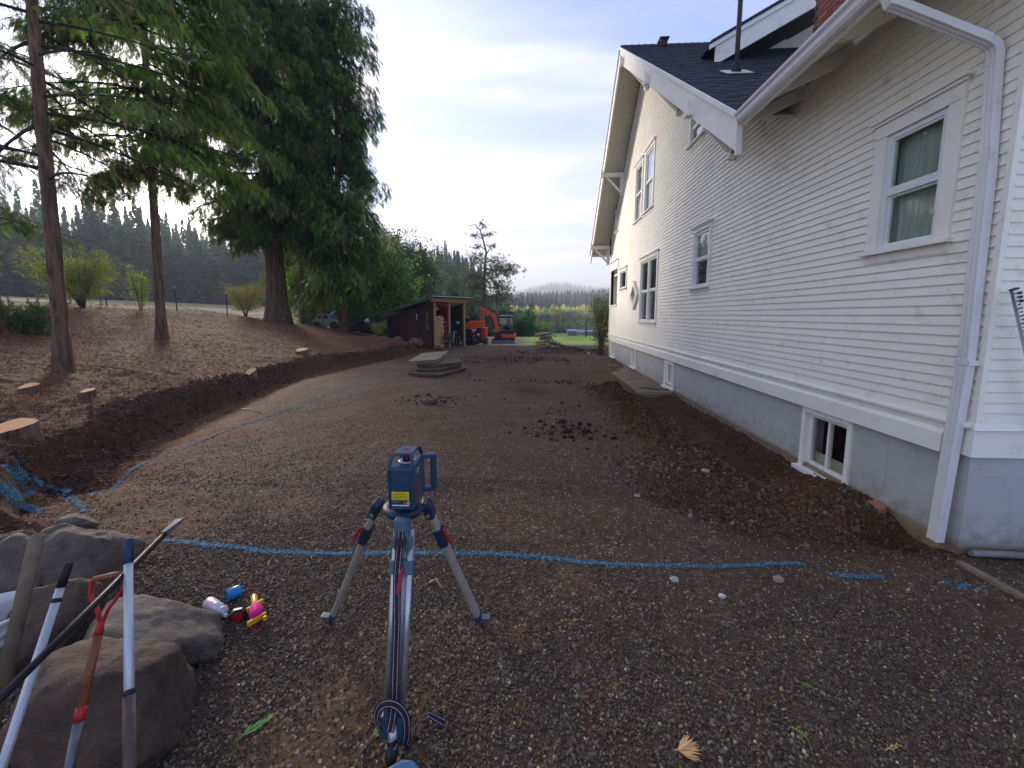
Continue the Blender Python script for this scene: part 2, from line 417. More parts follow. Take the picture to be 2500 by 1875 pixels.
def soil_material():
    t = NT('soil'); a = t.attr('zone'); s = t.n.new('ShaderNodeSeparateColor'); t.L.new(a.outputs['Color'], s.inputs[0])
    mul, dug, grs = s.outputs[0], s.outputs[1], s.outputs[2]; P = t.pos
    n1 = t.noise(1.3, 6, .6, P); n2 = t.noise(9, 6, .65, P); n3 = t.noise(60, 5, .7, P); n4 = t.noise(.35, 4, .6, P)
    v = t.vor(75, P, 'Color'); v2 = t.vor(38, P, 'Distance')
    drive = t.mix(t.rng(n1, .35, .65), srgb('57442f'), srgb('6c5741')); drive = t.mix(t.rng(n4, .4, .62, 0, .7), drive, srgb('5a4536'))
    sv = t.n.new('ShaderNodeSeparateColor'); t.L.new(v, sv.inputs[0])
    drive = t.mix(t.rng(sv.outputs[0], .86, .99, 0, .75), drive, srgb('a2968a')); drive = t.mix(t.rng(sv.outputs[1], .6, .95, 0, .55), drive, srgb('3d322c'))
    drive = t.mix(t.rng(n2, .48, .66, 0, .6), drive, srgb('46342a')); drive = t.mix(t.rng(t.noise(2.6, 5, .7, P, dist=1.), .55, .68, 0, .55), drive, srgb('49372c'))
    mulch = t.mix(t.rng(n2, .35, .65), srgb('5c3b29'), srgb('7c5038')); mulch = t.mix(t.rng(n3, .45, .62, 0, .65), mulch, srgb('40291f'))
    mulch = t.mix(t.rng(sv.outputs[2], .86, .99, 0, .6), mulch, srgb('b0926c')); mulch = t.mix(t.rng(n4, .45, .65, 0, .5), mulch, srgb('4c3024'))
    earth = t.mix(t.rng(n2, .35, .65), srgb('38281b'), srgb('533c2b')); earth = t.mix(t.rng(n3, .5, .7, 0, .5), earth, srgb('765d47'))
    grass = t.mix(t.rng(n2, .35, .65), srgb('a39272'), srgb('877a52')); 
    grg = t.mix(t.rng(n1, .35, .65), srgb('86a043'), srgb('9db552')); grg = t.mix(t.rng(n4, .42, .6, 0, .8), grg, srgb('afc15c'))
    c = t.mix(mul, drive, mulch); c = t.mix(dug, c, earth); c = t.mix(t.rng(grs, 0, .5, 0, 1), c, grass); c = t.mix(t.rng(grs, .5, 1., 0, 1), c, grg)
    h = t.math('ADD', t.math('MULTIPLY', n3, .5), t.math('ADD', t.math('MULTIPLY', v2, -.6), n2))
    return t.fin(c, .95, t.bump(h, .85, .018), spec=.15)
M = {}
M['soil'] = soil_material()
def zones(X, Y):
    t = foot(Y)+fbm(Y, Y*0, .55, 3)*.28-X
    near = 1-sst(Y, 2.6, 3.6)
    mul = sst(t+fbm(X, Y, 1.1, 3)*.8, -1.9, -.5)*(1-.5*near*(1-sst(t, .2, .9)))
    bankcut = np.exp(-((t-.12)/.17)**2)
    dug = np.maximum(sst(X+fbm(X, Y, 1.4, 3)*.6, 1.15, 1.75)*sst(Y, 2.85, 3.3)*(1-sst(Y, 9.4, 10.3)), bankcut*(1-sst(Y, 21, 23)))
    dug = np.maximum(dug, sst(X, .2, 1.2)*gsn(X, Y, 1.6, 20.6, 2.2, 1.1)*1.3)
    dug = np.maximum(dug, .9*sst(fbm(X, Y, .8, 3)+.9*gsn(X, Y, -.6, 16.5, 2.2, 2.), .25, .5)*(Y > 8)*(Y < 20)*(X < 1.5)*(X > -3.5))
    dug = np.clip(dug-.75*gsn(X, Y, 2.75, 7.2, .38, 1.7)*(X > 1.5)*(.6+fbm(X, Y, 3, 3)), 0, 1)
    grs = np.zeros_like(X)
    grs = np.maximum(grs, .5*sst(t, 13, 15.5))
    grs = np.maximum(grs, .5*sst(Y, 29, 33)*sst(X, -8, -3)); grs = np.maximum(grs, .5*sst(Y, 27, 33)*(X < -3))
    grs = np.maximum(grs, sst(Y, 26, 29)*sst(X, -3., 0.))
    grs = np.maximum(grs, .5+.5*sst(fbm(X, Y, .02, 2), -.1, .1)*(Y > 60)) * ((grs > 0) | (Y > 60))
    return np.stack([mul, dug, np.clip(grs, 0, 1), np.ones_like(X)], -1)
def build_ground():
    ys = list(np.arange(-3, .9, .12)); y = .9
    while y < 3500:
        ys.append(y); y += max(.016, (y)*.0085) if y < 60 else y*.03
    ys = np.array(ys); W = np.maximum(ys, .9)+1.5
    u = np.linspace(-1, 1, 620); s = 2.1*(np.sign(u)*np.abs(u)**1.12)-.35
    X = W[:, None]*s[None, :]; Y = np.repeat(ys[:, None], len(s), 1)
    Z = ground(X, Y)
    # hills left to their own meshes; keep the far sheet flat
    V = np.stack([X, Y, Z], -1).reshape(-1, 3)
    nr, nc = X.shape; i = np.arange(nr-1)[:, None]*nc+np.arange(nc-1)[None, :]
    F = np.stack([i, i+1, i+nc+1, i+nc], -1).reshape(-1, 4)
    npmesh('ground', V, F, M['soil'], smooth=True, attrs={'zone': ('FLOAT_COLOR', zones(X, Y).reshape(-1, 4))}, kind='structure')
build_ground()
print('ground ok')
# ================================================================ HOUSE
def painted(name, c, rough=.55, dirt='a09884', amt=.4, grain=True, bumpy=.25):
    t = NT(name); n1 = t.noise(1.1, 5, .6, t.pos); n2 = t.noise(26, 6, .7, t.pos, stretch=(.5, .6, 3)); n3 = t.noise(5, 6, .7, t.pos)
    col = t.mix(t.rng(n1, .35, .65), srgb(c), tuple(x*.93 for x in srgb(c))); col = t.mix(t.rng(n3, .56, .72, 0, amt), col, srgb(dirt))
    return t.fin(col, t.rng(n3, .3, .7, rough-.12, rough+.12), t.bump(n2, bumpy, .003), spec=.4)
M['siding'] = painted('siding_paint', 'f2eee0')
M['trim'] = painted('trim_paint', 'f0ece2', dirt='b5ad9c')
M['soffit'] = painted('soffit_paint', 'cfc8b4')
M['alum'] = painted('white_aluminium', 'dcdbda', rough=.4, bumpy=.05)
M['vinyl'] = painted('vinyl_frame', 'dfe3e2', rough=.35, bumpy=.03)
def concrete_paint():
    t = NT('painted_concrete'); n1 = t.noise(.8, 5, .6, t.pos); n2 = t.noise(7, 6, .65, t.pos); n3 = t.noise(50, 4, .6, t.pos)
    col = t.mix(t.rng(n1, .35, .65), srgb('abadad'), srgb('bab9b5')); col = t.mix(t.rng(n2, .55, .7, 0, .35), col, srgb('8b8f94'))
    st = t.noise(3.5, 5, .6, t.pos, stretch=(1, 1, .25)); col = t.mix(t.rng(st, .52, .7, 0, .3), col, srgb('b9bdc2'))
    s = t.n.new('ShaderNodeSeparateXYZ'); t.L.new(t.pos, s.inputs[0])
    zz = t.math('ADD', s.outputs[2], t.math('MULTIPLY', n2, .16))
    # bare and stained concrete low down where the soil was dug away
    col = t.mix(t.rng(zz, -.11, -.06, 1, 0), col, t.mix(t.rng(n2, .4, .6), srgb('8f8068'), srgb('6f5d47')))
    col = t.mix(t.math('MULTIPLY', t.rng(zz, -.05, .22, 1, 0), t.rng(n2, .42, .62, .1, .65)), col, srgb('7d6f5c'))
    ck = t.n.new('ShaderNodeTexVoronoi'); ck.feature = 'DISTANCE_TO_EDGE'; ck.inputs['Scale'].default_value = .7; dv = t.n.new('ShaderNodeVectorMath'); dv.operation = 'ADD'; t.L.new(t.pos, dv.inputs[0]); nz_ = t.n.new('ShaderNodeTexNoise'); nz_.inputs['Scale'].default_value = 4.; t.L.new(t.pos, nz_.inputs['Vector']); t.L.new(nz_.outputs['Color'], dv.inputs[1]); t.L.new(dv.outputs[0], ck.inputs['Vector'])
    col = t.mix(t.math('MULTIPLY', t.rng(ck.outputs['Distance'], .0, .004, 1, 0), t.rng(n1, .5, .6, 0, .6)), col, srgb('565a60'))
    pit = t.rng(t.vor(9, t.pos), .0, .045, 1, 0); col = t.mix(t.math('MULTIPLY', pit, t.rng(n1, .5, .55)), col, srgb('4d5158'))
    h = t.math('ADD', n3, t.math('MULTIPLY', n2, 2.0)); h = t.math('SUBTRACT', h, t.math('MULTIPLY', pit, 2.0))
    return t.fin(col, .75, t.bump(h, .35, .006), spec=.3)
M['found'] = concrete_paint()
def glass_mat(name, tintc=(.02, .025, .022), rough=.03):
    t = NT(name); n1 = t.noise(2, 2)
    tr = t.n.new('ShaderNodeBsdfTransparent'); tr.inputs[0].default_value = (.93, .95, .94, 1)
    gl = t.n.new('ShaderNodeBsdfGlossy'); gl.inputs['Roughness'].default_value = rough; gl.inputs[0].default_value = (.9, .9, .9, 1)
    bp = t.bump(t.noise(1.3, 2, .5, t.pos), .05, .01); t.L.new(bp, gl.inputs['Normal'])
    fr = t.n.new('ShaderNodeLayerWeight'); fr.inputs[0].default_value = .5; fo = t.math('POWER', fr.outputs['Facing'], 3.5)
    mx = t.n.new('ShaderNodeMixShader'); t.L.new(t.rng(fo, 0, 1, .05, .9), mx.inputs[0]); t.L.new(tr.outputs[0], mx.inputs[1]); t.L.new(gl.outputs[0], mx.inputs[2])
    t.L.new(mx.outputs[0], t.out.inputs[0]); return t.m
M['glass'] = glass_mat('window_glass')
M['dark_room'] = pm('dark_room', '1c1d1c', '121312', 2, .9, 0)
M['curtain'] = pm('curtain_cloth', 'c3cabf', '9fa89a', 5, .9, .3, .01, stretch=(1, 9, .3))
M['blind'] = pm('white_blind', 'd9dde0', 'c8ccd0', 4, .8, .2)
M['screen'] = pm('insect_screen', '4c4c4d', '434345', 30, .8, .2)
M['shingle'] = None
def shingle_mat():
    t = NT('asphalt_shingle'); oi = t.n.new('ShaderNodeObjectInfo'); n1 = t.noise(120, 3, .7, t.pos); n2 = t.noise(1.2, 4, .6, t.pos); at = t.attr('tone')
    f = t.math('ADD', t.math('MULTIPLY', oi.outputs['Random'], .6), t.math('MULTIPLY', n1, .5)); f = t.math('ADD', f, at.outputs['Fac'])
    col = t.mix(t.rng(f, .1, 1.2), srgb('24262d'), srgb('44474f')); col = t.mix(t.rng(n1, .6, .75, 0, .5), col, srgb('5b5d66'))
    return t.fin(col, .85, t.bump(n1, .5, .004), spec=.3)
M['shingle'] = shingle_mat()
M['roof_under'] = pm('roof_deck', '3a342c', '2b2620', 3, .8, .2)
def brick_mat():
    t = NT('clay_brick'); oi = t.n.new('ShaderNodeObjectInfo'); n1 = t.noise(30, 5, .65, t.pos)
    col = t.mix(oi.outputs['Random'], srgb('8a5341'), srgb('a76c55')); col = t.mix(t.rng(n1, .5, .7, 0, .5), col, srgb('6b4034'))
    return t.fin(col, .85, t.bump(n1, .5, .005), spec=.25)
M['brick'] = brick_mat(); M['mortar'] = pm('mortar', '6e655c', '5b534b', 20, .9, .4)
M['iron'] = pm('rusty_pipe', '4e3d3a', '3a2f30', 8, .6, .3, .003, metal=.3)
M['black'] = pm('black_rubber', '17181a', '101113', 9, .6, .2)

Y0, Y1 = onX(2443, 600, WX).y, 18.3         # near corner and far end of the long wall
XR = 9.0
house = empty('house', (WX, 3.2, -.3), 'large white clapboard house on a blue grey concrete basement, dark shingled gable roof', 'house')
ZS0 = 1.65-.2465*WX+.015                       # first siding course
EXP = .0826
PK_Y, PK_Z, SL, SLF, EV = 13.63, 9.89, .707, .945, 2.65     # gable peak, slope, overhang plane
def roofz(Y): return PK_Z-(SL if Y < PK_Y else SLF)*abs(Y-PK_Y)       # top of the big gable roof
WING_Z = 4.5                                    # wing soffit height on the wall

def rect_px(tl, tr, br, bl, X=WX):
    P = [onX(*p, X) for p in (tl, tr, br, bl)]
    return (P[1].y+P[2].y)/2, (P[0].y+P[3].y)/2, (P[2].z+P[3].z)/2, (P[0].z+P[1].z)/2    # ynear, yfar, z0, z1
WIN = {
 'near': rect_px((2149, 309), (2368, 193), (2335, 576), (2121, 621)),
 'mid': rect_px((1694, 562), (1744, 536), (1732, 694), (1692, 706)),
 'double': rect_px((1566, 634), (1610, 609), (1604, 785), (1561, 785)),
 'small': rect_px((1515, 658), (1533.5, 650), (1530, 702), (1514, 706)),
 'upfar': rect_px((1554, 411), (1573.5, 380), (1568.5, 528), (1550, 548)),
 'upnear': rect_px((1577.5, 373), (1603, 337), (1596.5, 500), (1574.5, 524)),
 'attic': rect_px((1504, 522), (1511.5, 510), (1511, 562), (1504, 570)),
 'gable': rect_px((1688, 270), (1728, 220), (1724, 318), (1686, 362)),
}
PORCH = rect_px((1485.5, 668), (1508, 655), (1506.5, 792), (1485.5, 796))
PORCH = (PORCH[0], Y1-.12, PORCH[2], PORCH[3])
cuts = [(v[0]+.05, v[1]-.05, v[2]+.03, v[3]-.03) for v in WIN.values()]+[(PORCH[0], Y1-.0, PORCH[2], PORCH[3])]

def board_along_y(y0, y1, z, X=WX, h=EXP, name='siding_board'):
    lap = .018; m = MB()
    prof = [(X, z), (X-.024, z), (X-.006, z+h+lap), (X, z+h+lap)]
    w_ = random.uniform(-.003, .003) if y1-y0 > 1 else 0
    vs = [(x, y0, zz) for x, zz in prof]+[(x, y1, zz+w_) for x, zz in prof]
    m.add(vs, [(0,1,2,3), (7,6,5,4)]+[(i, i+4, (i+1) % 4+4, (i+1) % 4) for i in range(4)])
    return m.build(name, M['siding'], house)
k = 0; z = ZS0
while z < PK_Z-.55:
    zt = z+EXP
    lo, hi = Y0+.021, Y1
    if zt > WING_Z:
        lo, hi = max(6.4, PK_Y-(PK_Z-.30-zt)/SL), min(Y1, PK_Y+(PK_Z-.30-zt)/SLF)
    segs = [(lo, hi)]
    for (a, b, c, d) in cuts:
        if z < d and zt > c:
            ns = []
            for s0, s1 in segs:
                if b <= s0 or a >= s1: ns.append((s0, s1)); continue
                if a > s0: ns.append((s0, a))
                if b < s1: ns.append((b, s1))
            segs = ns
    for s0, s1 in segs:
        # a butt joint here and there
        q = s0
        while s1-q > .04:
            e = min(s1, q+random.uniform(2.6, 5.2)) if s1-q > 3.4 else s1
            board_along_y(q, e-(.003 if e < s1 else 0), z+random.uniform(-.0022, .0022)); q = e
    z = zt; k += 1
# short face turned to the camera
z = ZS0
while z < 5.6:
    m = MB(); lap = .018
    prof = [(Y0, z), (Y0-.024, z), (Y0-.006, z+EXP+lap), (Y0, z+EXP+lap)]
    xa, xb = WX+.021, XR
    segs = [(xa, xb)]
    if z+EXP > 3.26 and z < 4.5: segs = [(xa, 3.66), (4.7, xb)]
    for s0, s1 in segs:
        m = MB(); m.add([(s0, y, zz) for y, zz in prof]+[(s1, y, zz) for y, zz in prof], [(3,2,1,0), (4,5,6,7)]+[((i+1) % 4, (i+1) % 4+4, i+4, i) for i in range(4)])
        m.build('siding_board', M['siding'], house)
    z += EXP
MB().box((WX-.02, Y0-.02, ZS0), (WX+.02, Y0+.02, 4.4)).build('corner_board', M['siding'], house)
# walls behind the boards, basement
zb = -.75
m = MB()
def wall_with_holes(m, X, th, ya, yb, za, zt, holes):
    ys = sorted({ya, yb} | {h[0] for h in holes} | {h[1] for h in holes}); zs = sorted({za, zt} | {h[2] for h in holes} | {h[3] for h in holes})
    for i in range(len(ys)-1):
        run = None
        for j in range(len(zs)-1):
            yc, zc = (ys[i]+ys[i+1])/2, (zs[j]+zs[j+1])/2
            if any(h[0] < yc < h[1] and h[2] < zc < h[3] for h in holes):
                if run is not None: m.box((X, ys[i], run), (X+th, ys[i+1], zs[j])); run = None
            elif run is None: run = zs[j]
        if run is not None: m.box((X, ys[i], run), (X+th, ys[i+1], zs[-1]))
ins = [(v[0]+.09, v[1]-.09, v[2]+.06, v[3]-.06) for kk, v in WIN.items() if kk != 'attic']+[(PORCH[0], Y1-.14, PORCH[2], PORCH[3])]
wall_with_holes(m, WX+.001, .1, Y0+.001, Y1, .5, 4.5, [h for h in ins if h[3] < 4.5])
m.build('sheathing', M['siding'], house)
m = MB()
wall_with_holes(m, WX+.001, .1, 5.9, Y1, 4.5, PK_Z-.5-SL*.1, [])
gi = [h for h in ins if h[3] > 4.5]; m = MB(); yy_ = sorted({6.4, Y1}|{q for h in gi for q in h[:2]}|{float(v) for v in np.linspace(6.6, Y1-.1, 26)})
for ya_, yb_ in zip(yy_[:-1], yy_[1:]):
    yc = (ya_+yb_)/2; zt0, zt1 = min(roofz(ya_)-.3, 99), min(roofz(yb_)-.3, 99); hs = sorted([h for h in gi if h[0] < yc < h[1]], key=lambda h: h[2]); z0_ = 4.5
    for h in hs: m.box((WX+.001, ya_, z0_), (WX+.101, yb_, h[2])); z0_ = h[3]
    if min(zt0, zt1) > z0_: m.prism([(WX+.001, ya_, z0_), (WX+.001, yb_, z0_), (WX+.001, yb_, zt1), (WX+.001, ya_, zt0)], (.1, 0, 0))
m.build('gable_wall', M['siding'], house)
MB().box((WX+.101, Y0+.001, .5), (XR, Y0+.1, 5.5)).build('sheathing', M['siding'], house)
MB().box((WX+.101, Y1-.1, .5), (XR, Y1, 6)).build('sheathing', M['siding'], house)
FT = .62
BW = {}
for nm, c in {'a': ((1969, 993), (2088, 1030), (2069, 1202), (1950, 1125)), 'b': ((1626, 879), (1648.5, 886), (1643, 951), (1621, 936)),
              'c': ((1544, 848), (1555, 851), (1552, 899), (1541, 891)), 'd': ((1494, 830), (1503, 833.5), (1501.5, 872), (1493, 868))}.items():
    BW[nm] = rect_px(*c)
m = MB(); wall_with_holes(m, WX+.0, .22, Y0, Y1, zb, FT, [(v[0]+.05, v[1]-.05, v[2]+.05, v[3]-.05) for v in BW.values()])
m.box((WX+.22, Y0, zb), (XR, Y0+.22, FT)); m.box((WX+.22, Y1-.22, zb), (XR, Y1, FT))
m.build('foundation_wall', M['found'], house)
# form joints on the basement: thin proud seams
for px in (1837, 2168):
    p = onX(px, 1100, WX).y; MB().box((WX-.004, p, -.5), (WX+.001, p+.012, FT-.1)).build('concrete_seam', M['found'], house)
for zz in (-.05, .13, .32): MB().box((WX-.003, Y0+.01, zz), (WX+.001, onX(2168, 1100, WX).y, zz+.006)).build('concrete_seam', M['found'], house)
MB().box((WX+.1, Y0-.003, .4), (XR, Y0+.001, .406)).build('concrete_seam', M['found'], house)
MB().box((WX+.01, Y0-.003, -.13), (XR, Y0+.001, -.124)).build('concrete_seam', M['found'], house)
# water table: sloping drip cap, board, lower proud board
ys0, ys1 = onX(2300, 1070, WX-.06).y, 16.62
def skirt(pr, y0, y1, name, mat=M['trim']):
    m = MB(); n = len(pr)
    m.add([(WX-x, y0, zz) for x, zz in pr]+[(WX-x, y1, zz) for x, zz in pr], [tuple(range(n)), tuple(range(n, 2*n))[::-1]]+[(i, i+n, (i+1) % n+n, (i+1) % n) for i in range(n)])
    return m.build(name, mat, house, bevel=.004)
skirt([(0, ZS0-.045), (.06, ZS0-.045), (.06, ZS0-.02), (.022, ZS0+.0), (0, ZS0+.0)], Y0, Y1, 'drip_cap')
skirt([(0, FT-.06), (.030, FT-.06), (.022, ZS0-.046), (0, ZS0-.046)], Y0, Y1, 'skirt_board')
for a, b in ((ys0, 7.4), (7.403, 11.6), (11.603, ys1)):
    skirt([(.031, FT-.085), (.072, FT-.085), (.068, FT+.075), (.031, FT+.105)], a, b, 'skirt_trim')
MB().add([(WX-.06, Y0-.06, ZS0-.045), (XR, Y0-.06, ZS0-.045), (XR, Y0-.022, ZS0), (WX-.022, Y0-.022, ZS0), (WX-.03, Y0, ZS0-.045), (XR, Y0, ZS0-.045), (XR, Y0, ZS0), (WX-.022, Y0, ZS0)],
         [(0,1,2,3), (7,6,5,4), (4,5,1,0), (3,2,6,7), (0,3,7,4), (1,5,6,2)]).build('drip_cap', M['trim'], house)
MB().box((WX-.03, Y0-.028, FT-.06), (XR, Y0-.001, ZS0-.046)).build('skirt_board', M['trim'], house)
random.seed(3)

# ---- windows
def window(parent, r, kind, X=WX, casing=.115, label=None):
    yn, yf, z0, z1 = r
    w = empty('window', (X, (yn+yf)/2, z0)); w.parent = parent; w.location = Vector((X, (yn+yf)/2, z0))-wloc(parent)
    if label: w['label'] = label
    P = .042
    head = casing*1.15
    def b(name, y0, y1, za, zt, x0, x1, mat=M['trim'], bev=.003): return MB().box((X-x1, y0, za), (X-x0, y1, zt)).build(name, mat, w, bevel=bev)
    c = casing
    b('casing_side', yn, yn+c, z0, z1-head-.002, 0, P); b('casing_side', yf-c, yf, z0, z1-head-.002, 0, P)
    b('casing_head', yn, yf, z1-head, z1, 0, P+.002); b('cap_moulding', yn-.04, yf+.04, z1+.001, z1+.03, 0, P+.045); b('cap_moulding', yn-.02, yf+.02, z1-.025, z1, P+.003, P+.025)
    b('sill', yn-.03, yf+.03, z0-.035, z0-.001, 0, P+.05); b('apron', yn, yf, z0-.115, z0-.036, 0, P-.01)
    a0, a1, b0, b1 = yn+c+.002, yf-c-.002, z0+.001, z1-head-.003
    units = [(a0, a1)] if kind != 'double' else [(a0, (a0+a1)/2-.035), ((a0+a1)/2+.035, a1)]
    if kind == 'double': b('mullion', (a0+a1)/2-.033, (a0+a1)/2+.033, b0, b1, 0, P-.004)
    f = .045
    for (u0, u1) in units:
        m = MB(); x0, x1 = -.05, .018
        for (p0, p1, q0, q1) in ((u0, u0+f, b0, b1), (u1-f, u1, b0, b1), (u0+f, u1-f, b0, b0+f), (u0+f, u1-f, b1-f, b1)): m.box((X-x1, p0, q0), (X-x0, p1, q1))
        m.build('frame', M['vinyl'], w, bevel=.003)
        i0, i1, j0, j1 = u0+f, u1-f, b0+f, b1-f
        if kind in ('near', 'double', 'plain'):
            mid = (j0+j1)/2
            MB().box((X-.014, i0+.0005, mid-.028), (X+.03, i1-.0005, mid+.028)).build('meeting_rail', M['vinyl'], w, bevel=.002)
            # slim sash edges
            for (za, zt, xx) in ((mid+.029, j1, .0), (j0, mid-.029, -.02)):
                m = MB()
                for (p0, p1, q0, q1) in ((i0, i0+.018, za, zt), (i1-.018, i1, za, zt), (i0+.018, i1-.018, za, za+.018), (i0+.018, i1-.018, zt-.018, zt)): m.box((X-xx-.008, p0, q0), (X-xx+.02, p1, q1))
                m.build('sash', M['vinyl'], w)
            MB().box((X+.006, i0+.018, mid+.029), (X+.010, i1-.018, j1-.018)).build('pane', M['glass'], w)
            MB().box((X+.026, i0+.018, j0+.018), (X+.030, i1-.018, mid-.029)).build('pane', M['glass'], w)
            if kind in ('double', 'plain'):
                MB().box((X+.032, i0+.0, j0+.0), (X+.034, i1, mid-.03)).build('insect_screen', M['screen'], w)
        else:
            MB().box((X+.006, i0, j0), (X+.010, i1, j1)).build('pane', M['glass'], w)
        # what stands behind the glass
        if kind == 'near':
            n = 46; m = MB()
            pts = [(X+.105+.018*math.sin(i*1.55)+.008*math.sin(i*.7), u0-.1+(u1-u0+.2)*i/n) for i in range(n+1)]
            m.add([(x, y, b0-.1) for x, y in pts]+[(x, y, b1+.1) for x, y in pts], [(i, i+1, n+2+i, n+1+i) for i in range(n)], True)
            m.build('curtain', M['curtain'], w)
        elif kind == 'plain': MB().box((X+.09, u0, (b0+b1)/2-.03), (X+.095, u1, b1)).build('blind', M['blind'], w)
        m = MB(); xi = X+.45
        m.add([(X+.11, u0-.3, b0-.3), (X+.11, u1+.3, b0-.3), (X+.11, u1+.3, b1+.3), (X+.11, u0-.3, b1+.3), (xi, u0-.3, b0-.3), (xi, u1+.3, b0-.3), (xi, u1+.3, b1+.3), (xi, u0-.3, b1+.3)],
              [(4,5,6,7), (0,1,5,4), (1,2,6,5), (2,3,7,6), (3,0,4,7)])
        m.build('dark_interior', M['dark_room'], w)
    return w
window(house, WIN['near'], 'near', casing=.125, label='large sash window with green curtains at the near corner')
window(house, WIN['mid'], 'plain', casing=.09)
window(house, WIN['double'], 'double', casing=.10, label='double sash window on the ground floor')
window(house, WIN['small'], 'fixed', casing=.10, label='small square window beside the porch opening')
window(house, WIN['upfar'], 'plain', casing=.09); window(house, WIN['upnear'], 'plain', casing=.09)
window(house, WIN['gable'], 'plain', casing=.10)
window(house, WIN['attic'], 'fixed', casing=.06)
# diamond window
dm = empty('diamond_window', (0, 0, 0), None); pc = onX(1552, 721, WX); dm.parent = house; dm.location = pc-wloc(house); dm['label'] = 'small diamond shaped window with deep white frame'
ry, rz = (onX(1542, 719, WX).y-onX(1561.5, 719, WX).y)/2, (onX(1552, 684, WX).z-onX(1552, 754, WX).z)/2
def diam(f, x): return [(x, pc.y-ry*f, pc.z), (x, pc.y, pc.z+rz*f), (x, pc.y+ry*f, pc.z), (x, pc.y, pc.z-rz*f)]
for i in range(4):
    o_, i_ = diam(1, WX-.10), diam(.66, WX-.10); j = (i+1) % 4
    MB().prism([o_[i], o_[j], i_[j], i_[i]], (.09, 0, 0)).build('frame_rail', M['trim'], dm, bevel=.003)
MB().prism(diam(.66, WX-.03), (.004, 0, 0)).build('pane', M['glass'], dm); MB().prism(diam(.66, WX-.021), (.004, 0, 0)).build('backing_board', M['soffit'], dm)
# basement windows
def bwindow(r, big):
    yn, yf, z0, z1 = r; X = WX
    w = empty('basement_window', (0, 0, 0)); w.parent = house; w.location = Vector((X, (yn+yf)/2, z0))-wloc(house)
    c = .06
    for (a, b_, p, q, nm, pr) in ((yn, yn+c, z0, z1, 'casing_side', .03), (yf-c, yf, z0, z1, 'casing_side', .03), (yn+c, yf-c, z1-c, z1, 'casing_head', .032)):
        MB().box((X-pr, a, p), (X+.12, b_, q)).build(nm, M['trim'], w, bevel=.004)
    MB().box((X-.09, yn-.03, z0-.05), (X+.12, yf+.03, z0-.001)).build('sill', M['trim'], w, bevel=.004)
    s = .05; a0, a1, b0, b1 = yn+c, yf-c, z0, z1-c; m = MB()
    for (p0, p1, q0, q1) in ((a0, a0+s, b0, b1), (a1-s, a1, b0, b1), (a0+s, a1-s, b0, b0+s*1.8), (a0+s, a1-s, b1-s, b1)): m.box((X+.03, p0, q0), (X+.075, p1, q1))
    m.build('sash', M['trim'], w, bevel=.003)
    mid = (a0+a1)/2; MB().box((X+.028, mid-.014, b0+s*1.8), (X+.076, mid+.014, b1-s)).build('glazing_bar', M['trim'], w)
    MB().box((X+.05, a0+s, b0+s), (X+.054, mid-.014, b1-s)).build('pane', M['glass'], w); MB().box((X+.05, mid+.014, b0+s), (X+.054, a1-s, b1-s)).build('pane', M['glass'], w)
    m = MB(); m.add([(X+.23, a0-.2, b0-.2), (X+.23, a1+.2, b0-.2), (X+.23, a1+.2, b1+.2), (X+.23, a0-.2, b1+.2), (X+.6, a0-.2, b0-.2), (X+.6, a1+.2, b0-.2), (X+.6, a1+.2, b1+.2), (X+.6, a0-.2, b1+.2)], [(4,5,6,7), (0,1,5,4), (1,2,6,5), (2,3,7,6), (3,0,4,7)])
    m.build('dark_interior', M['dark_room'], w)
    MB().box((X+.115, a0+.02, b0+.06), (X+.125, a1-.02, b0+.2 if big else b1-.06)).build('inner_board' if big else 'blind', M['soffit'] if big else M['blind'], w)
    if big: w['label'] = 'largest basement window, two panes, nearest the corner'
bwindow(BW['a'], True)
for kk in 'bcd': bwindow(BW[kk], False)
# porch opening at the far end
po = empty('porch_opening', (0, 0, 0)); po.parent = house; po.location = Vector((WX, PORCH[0], PORCH[2]))-wloc(house); po['label'] = 'open porch bay with white half wall at the far end of the long wall'
pz = onX(1495, 745, WX).z
MB().box((WX-.04, PORCH[0]-.14, PORCH[3]-.0), (WX-.0, Y1+.03, PORCH[3]+.34)).build('header_board', M['trim'], po, bevel=.004)
MB().box((WX-.09, PORCH[0]-.18, PORCH[3]+.341), (WX, Y1+.06, PORCH[3]+.37)).build('cap_moulding', M['trim'], po)
MB().box((WX-.05, PORCH[0]-.02, pz-.06), (WX+.12, Y1, pz)).build('rail_cap', M['trim'], po, bevel=.004)
for i in range(14):
    a = PORCH[0]+(Y1-.12-PORCH[0])*i/14; MB().box((WX-.005, a+.004, PORCH[2]), (WX+.02, a+(Y1-.12-PORCH[0])/14-.004, pz-.061)).build('wall_panel', M['trim'], po)
MB().box((WX-.03, Y1-.14, PORCH[2]-.6), (WX+.12, Y1+.03, PORCH[3])).build('corner_post', M['trim'], po, bevel=.004)
MB().box((WX-.04, PORCH[0]-.03, PORCH[2]-.05), (WX+.1, Y1-.13, PORCH[2])).build('floor_board', M['trim'], po)
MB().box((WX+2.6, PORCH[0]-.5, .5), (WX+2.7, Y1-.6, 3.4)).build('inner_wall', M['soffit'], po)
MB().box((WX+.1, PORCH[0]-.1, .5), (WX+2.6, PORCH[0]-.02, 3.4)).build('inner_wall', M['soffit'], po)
MB().box((WX+.1, PORCH[0], 3.3), (WX+2.6, Y1, 3.4)).build('porch_ceiling', M['soffit'], po)

